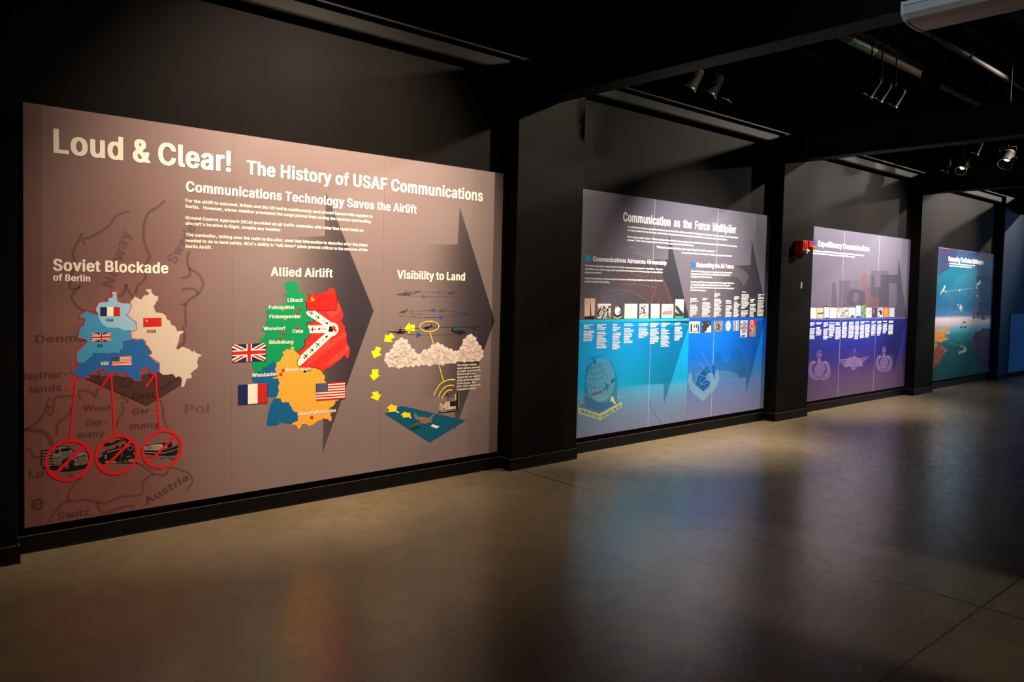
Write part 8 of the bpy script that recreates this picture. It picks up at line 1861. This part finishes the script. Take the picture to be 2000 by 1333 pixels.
# --- spotlights hung from the deck
def track_light(loc, aim, label, group, lit=None):
    root = tag(empty('spotlight', loc), label, 'spotlight', group)
    d = (Vector(aim) - Vector(loc)).normalized(); side = d.cross(Vector((0, 0, 1))).normalized(); o = Vector((0, 0, 0)); back = o - d * .11
    bm = bmesh.new(); lathe(bm, [(.001, 0), (.055, 0), (.068, .012), (.072, .05), (.078, .20), (.082, .205), (.082, .212), (.074, .212), (.070, .14)], back, d, 36); bm_obj('can', bm, M_BLACK, root)
    bm = bmesh.new(); lathe(bm, [(.0735, .213), (.080, .2135), (.0835, .207), (.0835, .200), (.0825, .200)], back, d, 36); bm_obj('rim', bm, M_CHROME, root)
    bm = bmesh.new(); R = .034 if lit else .058
    lathe(bm, [(R, .118), (R * .7, .112), (R * .3, .109), (.001, .108)], back, d, 36); bm_obj('lens', bm, lit or M_DIM, root)
    bm = bmesh.new(); lathe(bm, [(.071, .150), (R, .118)], back, d, 36); bm_obj('baffle', bm, M_BLACK, root)
    bm = bmesh.new()
    for s in (-1, 1): tube(bm, o + side * s * .086 + d * .0, Vector((side.x * s * .086, side.y * s * .086, .13)), .007, seg=8); tube(bm, o + side * s * .072, o + side * s * .095, .013, seg=12)
    tube(bm, Vector((side.x * -.088, side.y * -.088, .13)), Vector((side.x * .088, side.y * .088, .13)), .007, seg=8); tube(bm, (0, 0, .13), (0, 0, .16), .012, seg=10)
    bm_obj('yoke', bm, M_BLACK, root)
    bm = bmesh.new(); tube(bm, (0, 0, .155), (0, 0, 4.94 - loc[2]), .008, seg=10); lathe(bm, [(.001, .03), (.05, .03), (.055, 0), (.001, 0)], (0, 0, 4.949 - loc[2] - .03), (0, 0, 1), 20); bm_obj('stem', bm, M_BLACK, root); return root
G1 = 'spotlights between the first two beams'; G2 = 'spotlights between the second and third beams'
for x, y, z, ax, label, grp, lit in (
    (5.94, -0.87, 3.60, 5.2, 'leftmost black spotlight under the second bay, rim barely catching light', G1, None),
    (6.27, -0.87, 3.60, 5.4, 'black spotlight with a bright glint at the bottom of its rim, between two others', G1, None),
    (6.52, -0.87, 3.60, 6.0, 'black spotlight with a double lit rim, right end of the near row of three', G1, None),
    (8.25, -1.47, 3.85, 7.6, 'faintly lit black spotlight head beside the thick grey pipe, left of two rims', G1, None),
    (8.50, -1.47, 3.85, 7.9, 'black spotlight with an orange rim crescent beside the thick grey pipe', G1, None),
    (8.86, -1.47, 3.85, 8.4, 'black spotlight with broken white glints, rightmost beside the thick grey pipe', G1, None),
    (12.84, -0.58, 3.65, 12.2, 'unlit black spotlight just left of the brightest glowing lens', G2, None),
    (13.11, -0.74, 3.65, 11.0, 'black spotlight with the brightest glowing oval lens under the far beam', G2, M_GLOW),
    (12.99, -0.95, 3.90, 12.2, 'unlit black spotlight hanging above and between the two glowing ones', G2, None),
    (10.46, -2.13, 3.30, 8.8, 'black spotlight with a small glowing lens at the far right', G2, M_GLOW)):
    track_light((x, y, z), (ax, -.2 if lit is None else y - .1, 1.5 if lit is None else z - 1.7), label, grp, lit)
# --- black cylinder downlight in front of the thick pipe
root = tag(empty('cylinder_downlight', (7.62, -2.31, 3.55)), 'black cylinder downlight hanging in front of the thick grey pipe', 'downlight')
bm = bmesh.new(); lathe(bm, [(.001, .175), (.072, .175), (.080, .165), (.083, 0), (.078, 0), (.072, .09)], (0, 0, 0), (0, 0, 1), 40); bm_obj('can', bm, M_BLACK, root)
bm = bmesh.new(); lathe(bm, [(.072, .089), (.04, .095), (.001, .096)], (0, 0, 0), (0, 0, 1), 32); bm_obj('reflector', bm, M_DIM, root)
bm = bmesh.new(); tube(bm, (0, 0, .175), (0, 0, 1.39), .006, seg=8); lathe(bm, [(.001, .197), (.02, .195), (.028, .175)], (0, 0, 0), (0, 0, 1), 16); bm_obj('stem', bm, M_BLACK, root)

# --- two red fire-alarm units on the second pilaster
ya = -D
root = tag(empty('fire_alarm', (9.25, ya, 2.147)), 'deep red fire alarm box with round grille and clear strobe, on the second pilaster', 'fire alarm', 'red alarm units on the second pilaster')
bm = bmesh.new(); box(bm, -.066, .066, -.118, 0, 0, .164, .004); body = bm_obj('housing', bm, M_RED, root)
bm = bmesh.new(); lathe(bm, [(.045, 0), (.048, .004), (.044, .006), (.036, .003), (.030, .006), (.022, .003), (.014, .006), (.001, .003)], (.005, -.118, .105), (0, -1, 0), 32); bm_obj('grille', bm, M_RED2, root)
bm = bmesh.new(); box(bm, -.035, .05, -.152, -.118, .022, .052, .010); bm_obj('strobe', bm, M_CLEAR, root)
bm = bmesh.new(); box(bm, -.058, .058, -.121, -.118, .004, .018, .001); bm_obj('label_strip', bm, M_CLEAR, root)
root = tag(empty('fire_alarm', (9.445, ya, 2.20)), 'smaller red alarm unit with an amber strobe, right of the deep red box', 'fire alarm', 'red alarm units on the second pilaster')
bm = bmesh.new(); box(bm, -.056, .056, -.095, 0, 0, .118, .004); bm_obj('housing', bm, M_RED, root)
bm = bmesh.new(); box(bm, -.040, .050, -.135, -.095, .018, .050, .012); bm_obj('strobe', bm, M_AMBER, root)
# scrap of pale tape below the alarms
root = tag(empty('tape_scrap', (9.40, ya, 1.70)), 'small grey scrap of tape on the second pilaster, below the red alarms', 'tape')
bm = bmesh.new(); box(bm, -.02, .02, -.002, -.0002, 0, .085); bm_obj('strip', bm, mat('tape_grey', (120, 116, 110), .6), root)

# --- far end: thin rectangle in a lighter blue, low on the dark blue wall, and three small fittings above it
root = tag(empty('blue_rectangle', (18.9, ya, 0.05)), 'lighter blue rectangle low on the dark blue far wall at the right edge', 'board')
bm = bmesh.new(); box(bm, -1.11, 1.11, -.014, -.0004, 0.06, 1.26, .003); bm_obj('rectangle_face', bm, paint_material('pale_blue', (56, 104, 156), .6, .1, .1), root)
for x, z, where in ((17.34, 2.175, 'left'), (17.80, 2.179, 'middle'), (18.33, 2.142, 'right')):
    root = tag(empty('wall_hook', (x, ya, z)), where + ' of three small pale hooks in a row on the dark blue far wall', 'hook', 'hooks on the far wall')
    bm = bmesh.new(); box(bm, -.012, .012, -.006, -.0002, -.03, .03, .002); bm_obj('hook_plate', bm, mat('hook_grey', (120, 128, 140), .5), root)
    bm = bmesh.new(); tube(bm, (0, -.005, -.015), (0, -.03, -.02), .005, seg=10); tube(bm, (0, -.029, -.022), (0, -.032, .012), .005, seg=10); bm_obj('hook_peg', bm, mat('hook_grey', (120, 128, 140), .5), root)
